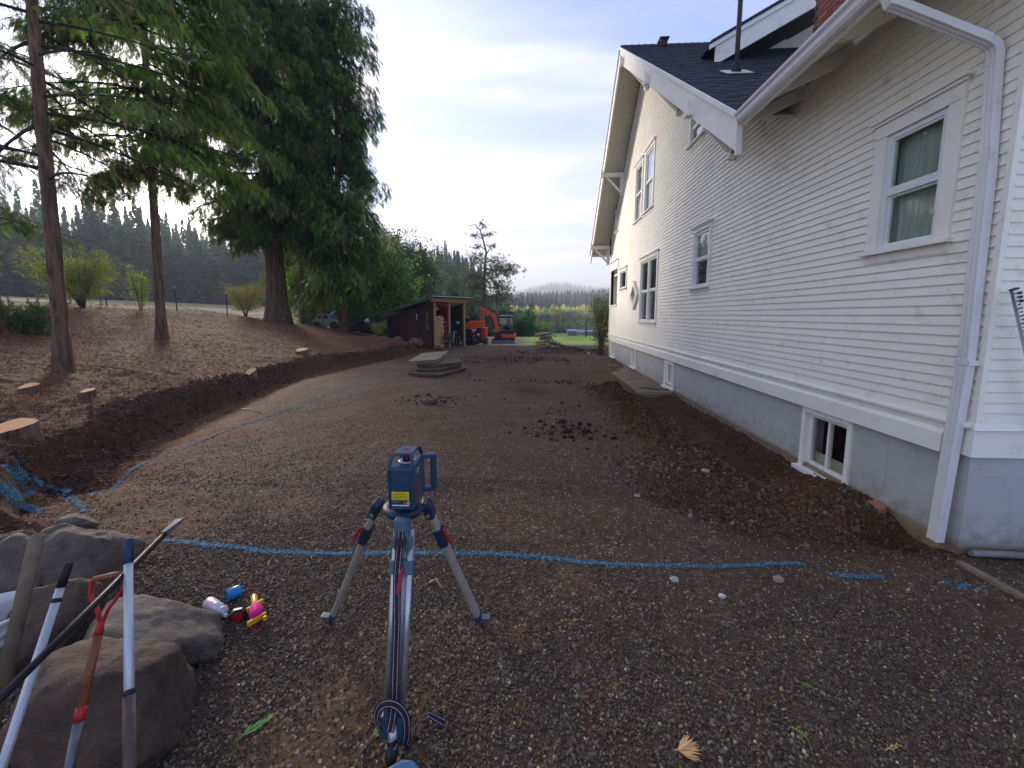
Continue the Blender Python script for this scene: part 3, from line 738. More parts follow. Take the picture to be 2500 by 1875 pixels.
# ---- big gable roof
T = .10
ny = Vector((0, -SL, 1)).normalized()            # normal of the near slope (towards -y)
ny = Vector((0, -SL/math.hypot(SL, 1), 1/math.hypot(SL, 1)))
lowN, lowF = 5.68, 19.35
def slope_quad(m, x0, x1, ya, yb, up0, up1):
    za, zb_ = roofz(ya), roofz(yb)
    m.add([(x0, ya, za+up0), (x1, ya, za+up0), (x1, yb, zb_+up0), (x0, yb, zb_+up0), (x0, ya, za+up1), (x1, ya, za+up1), (x1, yb, zb_+up1), (x0, yb, zb_+up1)],
          [(0,3,2,1), (4,5,6,7), (0,1,5,4), (1,2,6,5), (2,3,7,6), (3,0,4,7)])
gz = onX(1797, 322, EV+.02).z+.01
WS = .5
def wroof(x): return gz+.17+(x-EV)*WS
def valley(x): return max(lowN, PK_Y-(PK_Z-.07-wroof(x))/SL)
pts = [(EV-.01, lowN), (EV+.06, lowN), (EV+.1, valley(EV+.1)), (12, valley(12)), (12, PK_Y), (EV-.01, PK_Y)]
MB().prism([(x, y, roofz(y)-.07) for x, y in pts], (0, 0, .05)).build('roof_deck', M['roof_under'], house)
m = MB(); slope_quad(m, EV-.01, 12, PK_Y, lowF, -.07, 0); m.build('roof_deck', M['shingle'], house)
# soffit tongue-and-groove boards under the overhang
for (ya, yb) in ((lowN+.03, PK_Y), (PK_Y, lowF-.03)):
    n = 52
    for i in range(n):
        a = ya+(yb-ya)*i/n; b = ya+(yb-ya)*(i+1)/n-.006
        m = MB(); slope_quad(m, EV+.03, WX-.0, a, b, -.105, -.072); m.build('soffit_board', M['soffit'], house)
# barge boards
def rake(name, ya, yb, x0, x1, u0, u1, mat=M['trim'], par=house):
    m = MB(); slope_quad(m, x0, x1, ya, yb, u0, u1); return m.build(name, mat, par, bevel=.004)
rake('barge_board', lowN, PK_Y-.001, EV-.03, EV+.02, -.50, -.03); rake('barge_board', PK_Y+.001, lowF, EV-.03, EV+.02, -.46, -.03)
rake('barge_moulding', lowN-.02, PK_Y-.001, EV-.07, EV-.031, -.085, -.01); rake('barge_moulding', PK_Y+.001, lowF+.02, EV-.07, EV-.031, -.085, -.01)
rake('inner_fascia', lowN+.02, PK_Y-.001, EV+.021, EV+.06, -.30, -.106, M['soffit'])
MB().box((EV-.05, lowN-.03, roofz(lowN)-.55), (EV+.03, lowN-.001, roofz(lowN)-.03)).build('barge_end', M['trim'], house, bevel=.004)
MB().box((EV, lowF+.001, roofz(lowF)-.14), (XR, lowF+.05, roofz(lowF)-.02)).build('eave_fascia', M['trim'], house)
# knee braces
def brace(Y, near=False):
    zt = roofz(Y)-.16
    w = empty('knee_brace', (0, 0, 0)); w.parent = house; w.location = Vector((WX, Y, zt))-wloc(house); s = .065
    MB().box((EV-.10, Y-s, zt-.32), (WX, Y+s, zt-.17)).build('arm', M['trim'], w, bevel=.01)
    MB().box((WX-.13, Y-s, zt-.95), (WX-.0, Y+s, zt-.321)).build('wall_post', M['trim'], w, bevel=.01)
    MB().tube([(WX-.065, Y-s, zt-.96), (WX-.065, Y+s, zt-.96)], .064, 14).build('rounded_foot', M['trim'], w)
    MB().bar((EV+.10, Y, zt-.33), (WX-.10, Y, zt-.88), .075, .09, (0, 1, 0)).build('strut', M['trim'], w, bevel=.006)
    MB().prism([(EV-.13, Y-s-.003, zt-.33), (EV-.13, Y-s-.003, zt-.02), (EV-.02, Y-s-.003, zt-.18), (EV-.02, Y-s-.003, zt-.33)], (0, 2*s+.006, 0)).build('arm_end', M['trim'], w, bevel=.01)
for Y in (onX(1787, 400, WX-.065).y, onX(1655, 290, WX-.065).y, onX(1578, 226, WX-.065).y, onX(1521, 480, WX).y, onX(1488, 640, WX).y): brace(Y)
# shingles on the visible near slope: separate tabs, each with its own thickness
tabv = None
def shingle_mesh(w, l):
    me = bpy.data.meshes.new('shingle')
    d = Vector((0, 1, SL)).normalized(); nn = ny
    P = []
    for u, t in ((0, .011), (l, .004)):
        for x in (0, w):
            P.append(Vector((x, 0, 0))+d*u); P.append(Vector((x, 0, 0))+d*u+nn*t)
    me.from_pydata([tuple(p) for p in P], [], [(0,2,3,1), (1,3,7,5), (0,1,5,4), (2,6,7,3), (4,5,7,6)]); me.materials.append(M['shingle']); return me
smesh = [shingle_mesh(w, .175) for w in (.11, .15, .19, .24)]
d = Vector((0, 1, SL)).normalized(); cand = []
rr = random.Random(5); L = (PK_Y-lowN)*math.hypot(1, SL); u = -.03; row = 0
while u < L-.1:
    Yc = lowN+u*d.y; x = EV-.035-rr.random()*.1; x = EV-.035
    while x < 9.5:
        i = rr.randrange(4); w = (.11, .15, .19, .24)[i]
        base = Vector((x, Yc, roofz(lowN)-.02+u*d.z))+ny*(.004+(.004 if rr.random() < .4 else 0))
        px = proj(base); show = px[0] < 1310+2.3*abs(0) or True
        # beyond the gutter line the slope is hidden from every nearby viewpoint, so fewer pieces are needed there
        vis = base.x < EV+ (base.y-lowN)*1.05+1.0 and base.y > valley(base.x+.1)-.1 if base.x > EV else base.y > 0
        if vis: cand.append((base, i))
        x += w+.003
    u += .14; row += 1
cand.sort(key=lambda c: (c[0]-C0).length)
off = wloc(house)
for base, i in cand[:300]:
    o = bpy.data.objects.new('shingle', smesh[i]); COL.objects.link(o); o.parent = house; o.location = base-off
V, F, tone = [], [], []
for base, i in cand[300:]:
    b = len(V); tn = rr.uniform(-.35, .35)
    for v in smesh[i].vertices: V.append(tuple(v.co+base-off)); tone.append(tn)
    F += [tuple(q+b for q in p.vertices) for p in smesh[i].polygons]
npmesh('shingle_field', V, F, M['shingle'], house, attrs={'tone': ('FLOAT', tone)}, kind='stuff')
# ridge caps and a vent
for i in range(34):
    x = EV-.03+i*.2; m = MB(); m.add([(x, PK_Y-.14, roofz(PK_Y-.14)+.0), (x, PK_Y, PK_Z+.03), (x, PK_Y+.14, roofz(PK_Y-.14)), (x+.2, PK_Y-.14, roofz(PK_Y-.14)+.012), (x+.2, PK_Y, PK_Z+.045), (x+.2, PK_Y+.14, roofz(PK_Y-.14)+.012)], [(0,3,4,1), (1,4,5,2), (0,1,2), (5,4,3)])
    m.build('ridge_cap', M['shingle'], house)
p = onY(1619, 108, PK_Y-.25)
rv = MB().box((p.x-.10, p.y-.1, roofz(p.y)-.05), (p.x+.10, p.y+.1, roofz(p.y)+.14)).box((p.x-.14, p.y-.14, roofz(p.y)+.14), (p.x+.14, p.y+.14, roofz(p.y)+.18)).build('roof_vent', M['black'], house)
# plumbing stack
ps = ray(1797, 178); 
tt = next(t for t in np.linspace(4, 14, 2000) if (C0+ps*t).z < roofz((C0+ps*t).y) and (C0+ps*t).y > 5.2)
b = C0+ps*tt
vp = empty('vent_pipe', (0, 0, 0)); vp.parent = house; vp.location = b-wloc(house)
MB().tube([b+Vector((0, 0, -.1)), b+Vector((0, 0, 1.35))], .042, 14).build('lower_pipe', M['iron'], vp)
MB().tube([b+Vector((0, 0, 1.28)), b+Vector((0, 0, 1.48))], .06, 14).build('coupling', M['iron'], vp, bevel=.006)
MB().tube([b+Vector((0, 0, 1.48)), b+Vector((0, 0, 4.2))], .042, 14).build('upper_pipe', M['iron'], vp)
MB().tube([b+Vector((0, 0, -.15)), b+Vector((0, 0, .12)), b+Vector((0, 0, .2))], [.1, .085, .05], 16).build('flashing_boot', M['black'], vp)
MB().obox(b+ny*.02, Vector((.24, 0, 0)), Vector((0, 1, SL)).normalized()*.2, ny*.006).build('flashing_plate', M['alum'], vp)

# ---- rear cross gable with overhang darkened for shade
_d = ray(1742, 117); DY = next(t for t in np.linspace(6, 13.4, 3000) if (C0+_d*(t/_d.y)).z < roofz(t)+.28)
pA, pB = onY(1731, 109, DY), onY(1917, 0, DY); sl = (pB.z-pA.z)/(pB.x-pA.x); Dv = Vector((1, 0, sl)).normalized()
def dpt(x, dz, y): return (x, y, pA.z+(x-pA.x)*sl+dz)
def dslab(name, x0, x1, y0, y1, d0, d1, mat):
    return MB().add([dpt(x0, d0, y0), dpt(x1, d0, y0), dpt(x1, d0, y1), dpt(x0, d0, y1), dpt(x0, d1, y0), dpt(x1, d1, y0), dpt(x1, d1, y1), dpt(x0, d1, y1)],
                    [(0,3,2,1), (4,5,6,7), (0,1,5,4), (1,2,6,5), (2,3,7,6), (3,0,4,7)]).build(name, mat, house, bevel=.004)
x9 = 9.5
dslab('barge_board', pA.x+.15, x9, DY, DY+.05, -.50, -.08, M['trim']); dslab('barge_moulding', pA.x, x9, DY-.04, DY-.001, -.12, -.02, M['trim'])
dslab('rear_roof', pA.x+.02, x9, DY-.06, 18, -.019, .05, M['shingle'])
dslab('rear_soffit', pA.x+.4, x9, DY+.051, DY+2.2, -.20, -.12, M['roof_under'])  # dark deck colour stands in for the deep shade under this soffit
for i in range(40):
    z = roofz(DY+2.1)-.3+i*.1
    xb_, xt_ = pA.x+max(0, (z-(pA.z-.16))/sl), pA.x+max(0, (z+.1-(pA.z-.16))/sl)
    if xt_ < x9: MB().prism([(xb_, DY+2.15, z+.003), (x9, DY+2.15, z+.003), (x9, DY+2.15, z+.098), (xt_, DY+2.15, z+.098)], (0, .03, 0)).build('siding_board', M['siding'], house)
MB().box((pA.x+1.3, DY+2.0, roofz(DY+2.0)-.05), (x9, DY+2.049, roofz(DY+2.0)+.2)).build('skirt_board', M['trim'], house)

# ---- wing roof above the near part of the wall, rafters, gutter, downspout
WE = EV; WY0, WY1 = 1.6, onX(1799, 300, EV-.08).y+.06
m = MB(); m.add([(WE, WY0, wroof(WE)), (9, WY0, wroof(9)), (9, valley(9), wroof(9)), (WE, WY1, wroof(WE)), (WE, WY0, wroof(WE)-.05), (9, WY0, wroof(9)-.05), (9, valley(9), wroof(9)-.05), (WE, WY1, wroof(WE)-.05)],
                [(0,1,2,3), (7,6,5,4), (0,4,5,1), (1,5,6,2), (2,6,7,3), (3,7,4,0)]).build('wing_roof', M['shingle'], house)
n = 9
for i in range(n):
    a = WE+.03+(WX+.15-WE)*i/n; b2 = WE+.03+(WX+.15-WE)*(i+1)/n-.005
    MB().add([(a, WY0, wroof(a)-.051), (b2, WY0, wroof(b2)-.051), (b2, WY1-.03, wroof(b2)-.051), (a, WY1-.03, wroof(a)-.051), (a, WY0, wroof(a)-.075), (b2, WY0, wroof(b2)-.075), (b2, WY1-.03, wroof(b2)-.075), (a, WY1-.03, wroof(a)-.075)],
             [(0,1,2,3), (7,6,5,4), (0,4,5,1), (1,5,6,2), (2,6,7,3), (3,7,4,0)]).build('soffit_board', M['soffit'], house)
for px_ in ((1815, 345), (1905, 262), (2036, 142)):
    Y = onX(px_[0], px_[1], WE+.06).y
    m = MB(); x0, x1 = WE+.035, WX+.02
    m.prism([(x0, Y-.028, wroof(x0)-.08), (x1, Y-.028, wroof(x1)-.08), (x1, Y-.028, wroof(x1)-.25), (x0+.12, Y-.028, wroof(x0+.1)-.21), (x0, Y-.028, wroof(x0)-.15)], (0, .056, 0)).build('rafter_tail', M['soffit'], house, bevel=.003)
for Y in (2.85, 2.1):
    x0, x1 = WE+.035, WX+.02
    MB().prism([(x0, Y-.028, wroof(x0)-.08), (x1, Y-.028, wroof(x1)-.08), (x1, Y-.028, wroof(x1)-.25), (x0+.12, Y-.028, wroof(x0+.1)-.21), (x0, Y-.028, wroof(x0)-.15)], (0, .056, 0)).build('rafter_tail', M['soffit'], house)
MB().box((WE-.005, WY0, gz-.01), (WE+.034, WY1-.04, wroof(WE)-.001)).build('eave_fascia', M['trim'], house)
gt = empty('gutter', (0, 0, 0)); gt.parent = house; gt.location = Vector((WE, WY0, gz))-wloc(house)
prof = [(WE-.006, gz+.125), (WE-.006, gz+.005), (WE-.065, gz+.005), (WE-.085, gz+.035), (WE-.09, gz+.075), (WE-.115, gz+.10), (WE-.118, gz+.125), (WE-.108, gz+.125), (WE-.105, gz+.105), (WE-.083, gz+.08), (WE-.078, gz+.04), (WE-.06, gz+.012), (WE-.012, gz+.012), (WE-.012, gz+.125)]
MB().prism([(x, WY0, z) for x, z in prof], (0, WY1-WY0-.06, 0)).build('trough', M['alum'], gt)
MB().prism([(x, WY1-.059, z) for x, z in prof[:7]], (0, .004, 0)).build('end_cap', M['iron'], gt)
for i in range(5): MB().box((WE-.11, WY0+.4+i*.8, gz+.11), (WE-.012, WY0+.415+i*.8, gz+.116)).build('hanger', M['alum'], gt)
ds = empty('downspout', (0, 0, 0)); XS = WX-.065; dsp = onX(2437, 620, XS)
ds.parent = house; ds.location = Vector((XS, dsp.y, -.2))-wloc(house)
# the spout hangs a little off plumb, as photographed
t_top, t_mid, t_bot = onX(2428, 150, XS), onX(2393, 680, XS), onX(2283, 1318, XS-.02)
def spout(pts, name, w=.078, h=.058):
    m = MB(); pts = [Vector(p) for p in pts]; n = len(pts); vs = []
    k = [( -1, -1), (-.6, -1), (-.5, -.86), (-.3, -.86), (-.2, -1), (.2, -1), (.3, -.86), (.5, -.86), (.6, -1), (1, -1), (1, 1), (-1, 1)]
    for i, p in enumerate(pts):
        t = (pts[min(i+1, n-1)]-pts[max(i-1, 0)]).normalized(); side = Vector((0, 1, 0)); side = (side-t*side.dot(t)).normalized(); nn = t.cross(side)
        if nn.x < 0: nn = -nn
        for a, b_ in k: vs.append(p+side*(a*w/2)+nn*(b_*h/2))
    q = len(k); fs = [(i*q+j, i*q+(j+1) % q, (i+1)*q+(j+1) % q, (i+1)*q+j) for i in range(n-1) for j in range(q)]
    m.add(vs, fs+[tuple(range(q))[::-1], tuple((n-1)*q+j for j in range(q))]); return m.build(name, M['alum'], ds, bevel=.002)
g0 = Vector((WE-.04, t_top.y+.10, gz+.02))
p1 = g0+Vector((.03, 0, -.12)); p2 = t_top+Vector((0, 0, .10))
spout([g0, g0+Vector((0, 0, -.05)), p1+Vector((.01, 0, -.02)), p1+Vector((.06, -.01, -.04))], 'upper_elbow')
spout([p1+Vector((.055, -.01, -.038)), p2+Vector((-.06, 0, .035))], 'offset_pipe')
spout([p2+Vector((-.065, 0, .036)), p2+Vector((-.02, 0, .0)), p2+Vector((0, 0, -.05)), t_top+Vector((0, 0, -.02))], 'lower_elbow')
spout([t_top+Vector((0, 0, -.021)), t_top.lerp(t_mid, .45)], 'downpipe'); spout([t_top.lerp(t_mid, .45), t_mid.lerp(t_bot, .3)], 'downpipe', .082, .062)
spout([t_mid.lerp(t_bot, .3), t_bot], 'downpipe', .084, .064)
q = t_mid.lerp(t_bot, .3); MB().box((q.x-.036, q.y-.06, q.z-.02), (WX, q.y+.06, q.z+.02)).build('strap', M['alum'], ds)
# window on the face towards the camera, cut by the frame edge
w2 = empty('window', (0, 0, 0)); w2.parent = house; w2.location = Vector((3.6, Y0, 3.24))-wloc(house)
for a in (((3.62, 3.25), (3.73, 4.5)), ((4.6, 3.25), (4.71, 4.5)), ((3.732, 4.38), (4.598, 4.5)), ((3.732, 3.25), (4.598, 3.33))):
    MB().box((a[0][0], Y0-.045, a[0][1]), (a[1][0], Y0, a[1][1])).build('casing', M['trim'], w2, bevel=.003)
MB().box((3.58, Y0-.09, 3.2), (4.75, Y0, 3.249)).build('sill', M['trim'], w2, bevel=.003)
MB().box((3.732, Y0-.01, 3.331), (4.598, Y0-.005, 4.379)).build('pane', M['glass'], w2)
MB().box((3.72, Y0+.101, 3.3), (4.61, Y0+.12, 4.4)).build('dark_interior', M['dark_room'], w2)

# ---- chimney, brick by brick
CHX = onY(1985, 60, 7.4).x; CHY = min(np.linspace(5.5, 7.3, 400), key=lambda t: abs(onY(2039, 60, t).x-CHX)); print('chimney', CHX, CHY)
ch = empty('chimney', (0, 0, 0)); cxm, cym = CHX, CHY; czb = wroof(cxm)-.2; ch.parent = house; ch.location = Vector((cxm, cym, czb))-wloc(house)
cw, cl, bh, bw_ = .62, 7.4-CHY, .066, .195
ctop = czb+34*(bh+.012)
MB().box((cxm+.012, cym+.012, czb), (cxm+cw-.012, cym+cl-.012, ctop-.005)).build('mortar_core', M['mortar'], ch)
bm_ = {}
def brick_me(l, w):
    kx = (round(l, 3), round(w, 3))
    if kx not in bm_:
        o = MB().box((.0, 0, 0), (l, w, bh)).build('brick', M['brick'], None, link=False); bm_[kx] = o.data; bpy.data.objects.remove(o)
    return bm_[kx]
def put(x, y, z, l, w):
    o = bpy.data.objects.new('brick', brick_me(l, w)); COL.objects.link(o); o.parent = ch; o.location = Vector((x, y, z))-wloc(ch)
for i in range(34):
    z = czb+i*(bh+.012); e = 0 if i < 31 else .02*(i-30)
    for face in range(4):
        horiz = face % 2 == 0; Lf = (cw if horiz else cl)+2*e; a = 0.095+.012 if (i+face) % 2 else 0.0; s = a; end = Lf-(0 if (i+face) % 2 else .107)
        while s < end-.03:
            l = min(bw_, end-s)
            if horiz: put(cxm-e+s, (cym-e) if face == 0 else (cym+cl+e-.095), z, l, .095)
            else: put((cxm-e) if face == 1 else (cxm+cw+e-.095), cym-e+s, z, .095, l)
            s += l+.012
print('house ok', len(bpy.data.objects))
# ================================================================ VEGETATION
def yb(px, Y): v = onY(px, 800, Y); return Vector((v.x, Y, g(v.x, Y)))
M['bark'] = None
def bark_mat(name, c1, c2, sc=1.0):
    t = NT(name); n1 = t.noise(7*sc, 7, .65, t.pos, stretch=(2.2, 2.2, .28), dist=.6); n2 = t.noise(40*sc, 4, .6, t.pos, stretch=(1.5, 1.5, .4)); n3 = t.noise(1.1, 4, .6, t.pos)
    col = t.mix(t.rng(n1, .38, .6), srgb(c2), srgb(c1)); col = t.mix(t.rng(n3, .45, .65, 0, .5), col, tuple(.5*(x+y) for x, y in zip(srgb('5a5146'), srgb(c1))))
    col = t.mix(t.rng(n2, .55, .75, 0, .4), col, tuple(x*.5 for x in srgb(c2)))
    h = t.math('ADD', n1, t.math('MULTIPLY', n2, .35))
    return t.fin(col, .9, t.bump(h, 1., .05*1/sc), spec=.2)
M['bark_fir'] = bark_mat('fir_bark', '856a52', '40322a'); M['bark_cedar'] = bark_mat('cedar_bark', '745640', '33261e', .6)
M['twig'] = pm('twig_bark', '3d322b', '241d19', 6, .9, .2)
M['leafA'] = foliage('cedar_foliage', trans=.42); M['leafB'] = foliage('broad_leaves', trans=.45)
def source(name, V, F, mat): return npmesh(name, V, F, mat, link=False)
def frond(name, n=11, L=.46, W=.19, droop=.25, seed=1, mat=None):
    """a flat feathery spray along +x, hanging a little"""
    r = random.Random(seed); V = []; F = []
    def leaf(p, d, l, w):
        up = Vector((0, 0, 1)); s_ = d.cross(up).normalized()*w; q = p+d*l-Vector((0, 0, l*.25)); m = p+d*l*.45
        b = len(V); V.extend([tuple(p), tuple(m+s_), tuple(q), tuple(m-s_)]); F.append((b, b+1, b+2, b+3))
    for i in range(n):
        t = (i+.5)/n; p = Vector((t*L, 0, -droop*L*t*t)); l = W*(1-abs(t-.35)*1.05)*r.uniform(.8, 1.15)
        for s_ in (-1, 1):
            a = R(r.uniform(38, 60)); leaf(p, Vector((math.cos(a), s_*math.sin(a), r.uniform(-.3, .15))).normalized(), l, .009+.006*r.random())
            if l > .09: leaf(p+Vector((.01, 0, 0)), Vector((math.cos(a*.5), s_*math.sin(a*.5), r.uniform(-.5, .0))).normalized(), l*.8, .008)
    leaf(Vector((L*.9, 0, -droop*L*.8)), Vector((1, 0, -.4)).normalized(), .1, .014)
    return source(name, V, F, mat or M['leafA'])
SP_CEDAR = frond('cedar_spray', 15, .5, .17, .45, 1)
SP_FIR = frond('fir_spray', 18, .55, .11, .15, 2)
def needle_tuft(name, n=34, L=.16, seed=3, w=.006):
    r = random.Random(seed); V = []; F = []
    for i in range(n):
        d = Vector((r.gauss(0, 1)+.7, r.gauss(0, 1), r.gauss(0, 1)+.1)).normalized(); s_ = d.cross(Vector((r.random(), r.random(), r.random()))).normalized()*w
        b = len(V); p = d*.02; V.extend([tuple(p-s_), tuple(p+s_), tuple(d*L)]); F.append((b, b+1, b+2))
    return source(name, V, F, M['leafA'])
SP_PINE = needle_tuft('pine_tuft', 30, .3, 4, .012)
def leaf_cluster(name, n=16, Rr=.22, s=.045, seed=5):
    r = random.Random(seed); V = []; F = []
    for i in range(n):
        c = Vector((r.uniform(-1, 1), r.uniform(-1, 1), r.uniform(-.8, .8)))*Rr; a = Vector((r.gauss(0, 1), r.gauss(0, 1), r.gauss(0, .5))).normalized(); b_ = a.cross(Vector((r.gauss(0, .4), r.gauss(0, .4), 1))).normalized()
        b = len(V); k = s*r.uniform(.7, 1.3); V.extend([tuple(c-a*k*1.3), tuple(c+b_*k*.8), tuple(c+a*k*1.4), tuple(c-b_*k*.8)]); F.append((b, b+1, b+2, b+3))
    return source(name, V, F, M['leafB'])
SP_LEAF = leaf_cluster('leaf_cluster'); SP_LEAF_S = leaf_cluster('small_leaves', 12, .13, .022, 6)

def pal(cols, n, r):
    c = np.array([srgb(x) for x in cols]); i = r.integers(0, len(c), n); j = r.integers(0, len(c), n); f = r.random((n, 1))
    return c[i]*(1-f)+c[j]*f
def trunk_mesh(base, top, r0, r1, bend, r, seg=14, n=18, flare=1.35, mat=None, parent=None, name='trunk'):
    pts, rad = [], []; base = Vector(base); top = Vector(top)
    ph = r.random()*6
    for i in range(n+1):
        t = i/n; p = base.lerp(top, t)+Vector((math.sin(t*4+ph)-math.sin(ph), math.cos(t*3+ph)-math.cos(ph), 0))*bend*t
        pts.append(p); rad.append((r0*(1-t)+r1*t)*(1+(flare-1)*max(0, 1-t*n*.9)**2))
    m = MB(); m.tube([pts[0]-Vector((0, 0, .35))]+pts, [rad[0]*1.1]+rad, seg)
    # buttress the surface a little
    vs = []
    for k_, v in enumerate(m.v):
        ring = k_//seg; a = (k_ % seg); c = ([pts[0]-Vector((0, 0, .35))]+pts)[min(ring, len(pts))]
        d = Vector(v)-c; f = 1+.07*math.sin(a*2.4+ring*.35)+.05*math.sin(a*5.1-ring*.6); vs.append(tuple(c+d*f))
    m.v = vs
    o = m.build(name, mat or M['bark_fir'], parent)
    return o, (lambda t: base.lerp(top, t)+Vector((math.sin(t*4+ph)-math.sin(ph), math.cos(t*3+ph)-math.cos(ph), 0))*bend*t)
def conifer(name, base, H, r0, zb, radf, label=None, cols=('3a5a2c', '2f4d28', '4d6b34'), nl=90, per=26, droop=.35, spray=None, sc=(.8, 1.5), bark='bark_fir', group=None, seed=1, limb_r=.035, bend=.15, lean=(0, 0), cat='tree', az=None, seg=12, upturn=.0, in0=.12, mult=1.0, vs=0., limbs=True, shag=.35, bare=0):
    """trunk, one mesh of limbs and a crown of many sprays following the limbs"""
    r = random.Random(seed); nr = np.random.default_rng(seed); base = Vector(base)
    T = empty(name, base, label, cat, group)
    top = base+Vector((lean[0], lean[1], H))
    tr, cp = trunk_mesh(base, top, r0, r0*.12, bend, r, seg, parent=T, mat=M[bark])
    P, Rt, S, TL_ = [], [], [], []; lm = MB()
    spray = spray or SP_FIR
    for i in range(nl):
        t = (zb+(H-zb)*((i+r.random())/nl)**.92)/H
        if t > .995: continue
        a = r.uniform(0, 2*math.pi) if az is None else r.gauss(az[0], az[1])
        Rr = radf((t*H-zb)/(H-zb))*r.uniform(.5, 1.15); tl = r.uniform(.62, 1.3)
        if Rr < .15: Rr = .15
        c = cp(t); d = Vector((math.cos(a), math.sin(a), 0)); pts = []
        dr = droop*r.uniform(.6, 1.3)
        for k in range(7):
            u = k/6; pts.append(c+d*(Rr*u)+Vector((0, 0, Rr*(upturn*u-dr*u**1.5+.12*u))))
        if limbs: lm.tube(pts, [limb_r*(1-.8*k/6)*(.5+.5*min(Rr/2.5, 1.3)) for k in range(7)], 5, True)
        if r.random() < bare: continue
        n = max(3, int(per*mult*Rr/2.5*r.uniform(.6, 1.25)))
        for k in range(n):
            u = in0+(1-in0)*r.random()**.75; q = u*6; k0 = min(int(q), 5); p = pts[k0].lerp(pts[k0+1], q-k0)
            side = d.cross(Vector((0, 0, 1)))*r.gauss(0, shag*Rr*.5*(1.15-u)+.12)
            p = p+side+Vector((0, 0, r.uniform(-.18, .06)*Rr*.4-abs(side.length)*.25+r.uniform(-1, .7)*vs))
            yaw = a+r.gauss(0, .75); P.append(tuple(p)); Rt.append((r.gauss(0, .45), R(18)+abs(r.gauss(.25, .45)), yaw)); TL_.append(tl*r.uniform(.8, 1.2)); S.append(r.uniform(*sc)*min(1, max(.13, Rr/1.5)) if seed > 50 else r.uniform(*sc))
    if limbs and lm.v: lm.build('limbs', M['twig'], T)
    N = len(P); tn = pal(cols, N, nr)*np.array(TL_)[:, None]*(1.12 if name != 'conifer_tree' else 1.0); br = nr.random(N) < .035; tn[br] = np.array(srgb('7d5a3a'))
    scatter('crown', P, np.array(Rt), np.array(S), tn, spray, T, kind='stuff')
    return T
# --- the two slim trunks in front
GR_FRONT = None
b1 = onG(155, 905); b1 = Vector((b1.x, b1.y, g(b1.x, b1.y)-.03)); top1 = onY(78, -250, b1.y+.2)
print('tree1', b1, 'tree2', onG(395, 825), 'cedar', onG(680, 787), 'fence', onG(266, 741), onG(436, 755), onG(558, 770))
leanx = lambda b, px, py, H: ((onY(px, py, b.y).x-b.x)/(onY(px, py, b.y).z-b.z)*H, 0)
conifer('slim_fir_tree', b1, 13, .115, 3.2, lambda t: 3.3*(1-t*.5), 'slim reddish fir trunk nearest the camera at left, thin drooping see-through branches', ('5c6a38', '70783e', '4e5c34', '7d7544'),
        nl=75, per=48, droop=.30, spray=SP_FIR, sc=(.3, .6), seed=11, limb_r=.028, lean=leanx(b1, 85, 20, 13), bend=.08, seg=16, bare=.25, shag=.5)
b2 = onG(395, 825)
conifer('fir_tree', b2, 15, .135, 4.9, lambda t: 2.8*(1-t*.4)*(.75+.5*min(t*4, 1)), 'straight fir with thick hanging green boughs, second trunk from left', ('6b8434', '7a933c', '53692c', '8aa048'),
        nl=175, per=190, droop=.5, spray=SP_CEDAR, sc=(.32, .62), seed=12, limb_r=.035, lean=leanx(b2, 365, 300, 15), bend=.06, seg=16)
b0 = onG(5, 800)
conifer('fir_tree', onG(-15, 810), 14, .2, 2.6, lambda t: 3.1*(1-t*.3), 'dark fir cut off by the left edge of the frame', ('4a5c2c', '566a32', '616f36'), nl=90, per=95, droop=.4, spray=SP_FIR, sc=(.35, .7), seed=13)
# --- cedars
bc = onG(680, 788)
conifer('cedar_tree', bc, 21, .52, 4.6, lambda t: 3.9*(1-t*.35)*(.6+.42*min(t*6, 1)), 'massive old cedar with thick fluted trunk, middle of the left tree group', ('5c7534', '4f662e', '6d8438', '425628'),
        nl=210, per=185, droop=.42, in0=.25, vs=.4, spray=SP_CEDAR, sc=(.4, .85), bark='bark_cedar', seed=21, limb_r=.06, bend=.1, seg=24)
bd = onG(742, 786); 
conifer('cedar_tree', bd, 20, .30, 2.3, lambda t: 3.1*(1-t*.3)*(.75+.3*min(t*6, 1)), 'cedar just right of the massive trunk, foliage hanging nearly to the ground', ('587434', '668238', '49602a', '768e3e'),
        nl=170, per=180, droop=.5, in0=.2, vs=.4, spray=SP_CEDAR, sc=(.4, .85), bark='bark_cedar', seed=22, limb_r=.045, seg=18)
be = onG(708, 787); 
conifer('cedar_tree', be+Vector((0, 1.5, 0)), 17, .17, 6, lambda t: 2.2*(1-t*.5), 'thin cedar stem squeezed between two bigger cedar trunks', ('4f6a30', '42582a'), nl=50, per=90, droop=.5, spray=SP_CEDAR, sc=(.45, .85), bark='bark_cedar', seed=23)
bf = Vector((onY(838, 790, 23.5).x, 23.5, 0)); bf.z = g(bf.x, bf.y)
conifer('cedar_tree', bf, 18.5, .26, 2.2, lambda t: 2.7*(1-t*.3)*(.75+.3*min(t*6, 1)), 'right hand cedar of the left group, its edge against the sky', ('546e34', '627e38', '465c2a', '7c9242'),
        nl=210, per=165, droop=.45, in0=.12, vs=.5, spray=SP_CEDAR, sc=(.45, .9), bark='bark_cedar', seed=24, limb_r=.035)

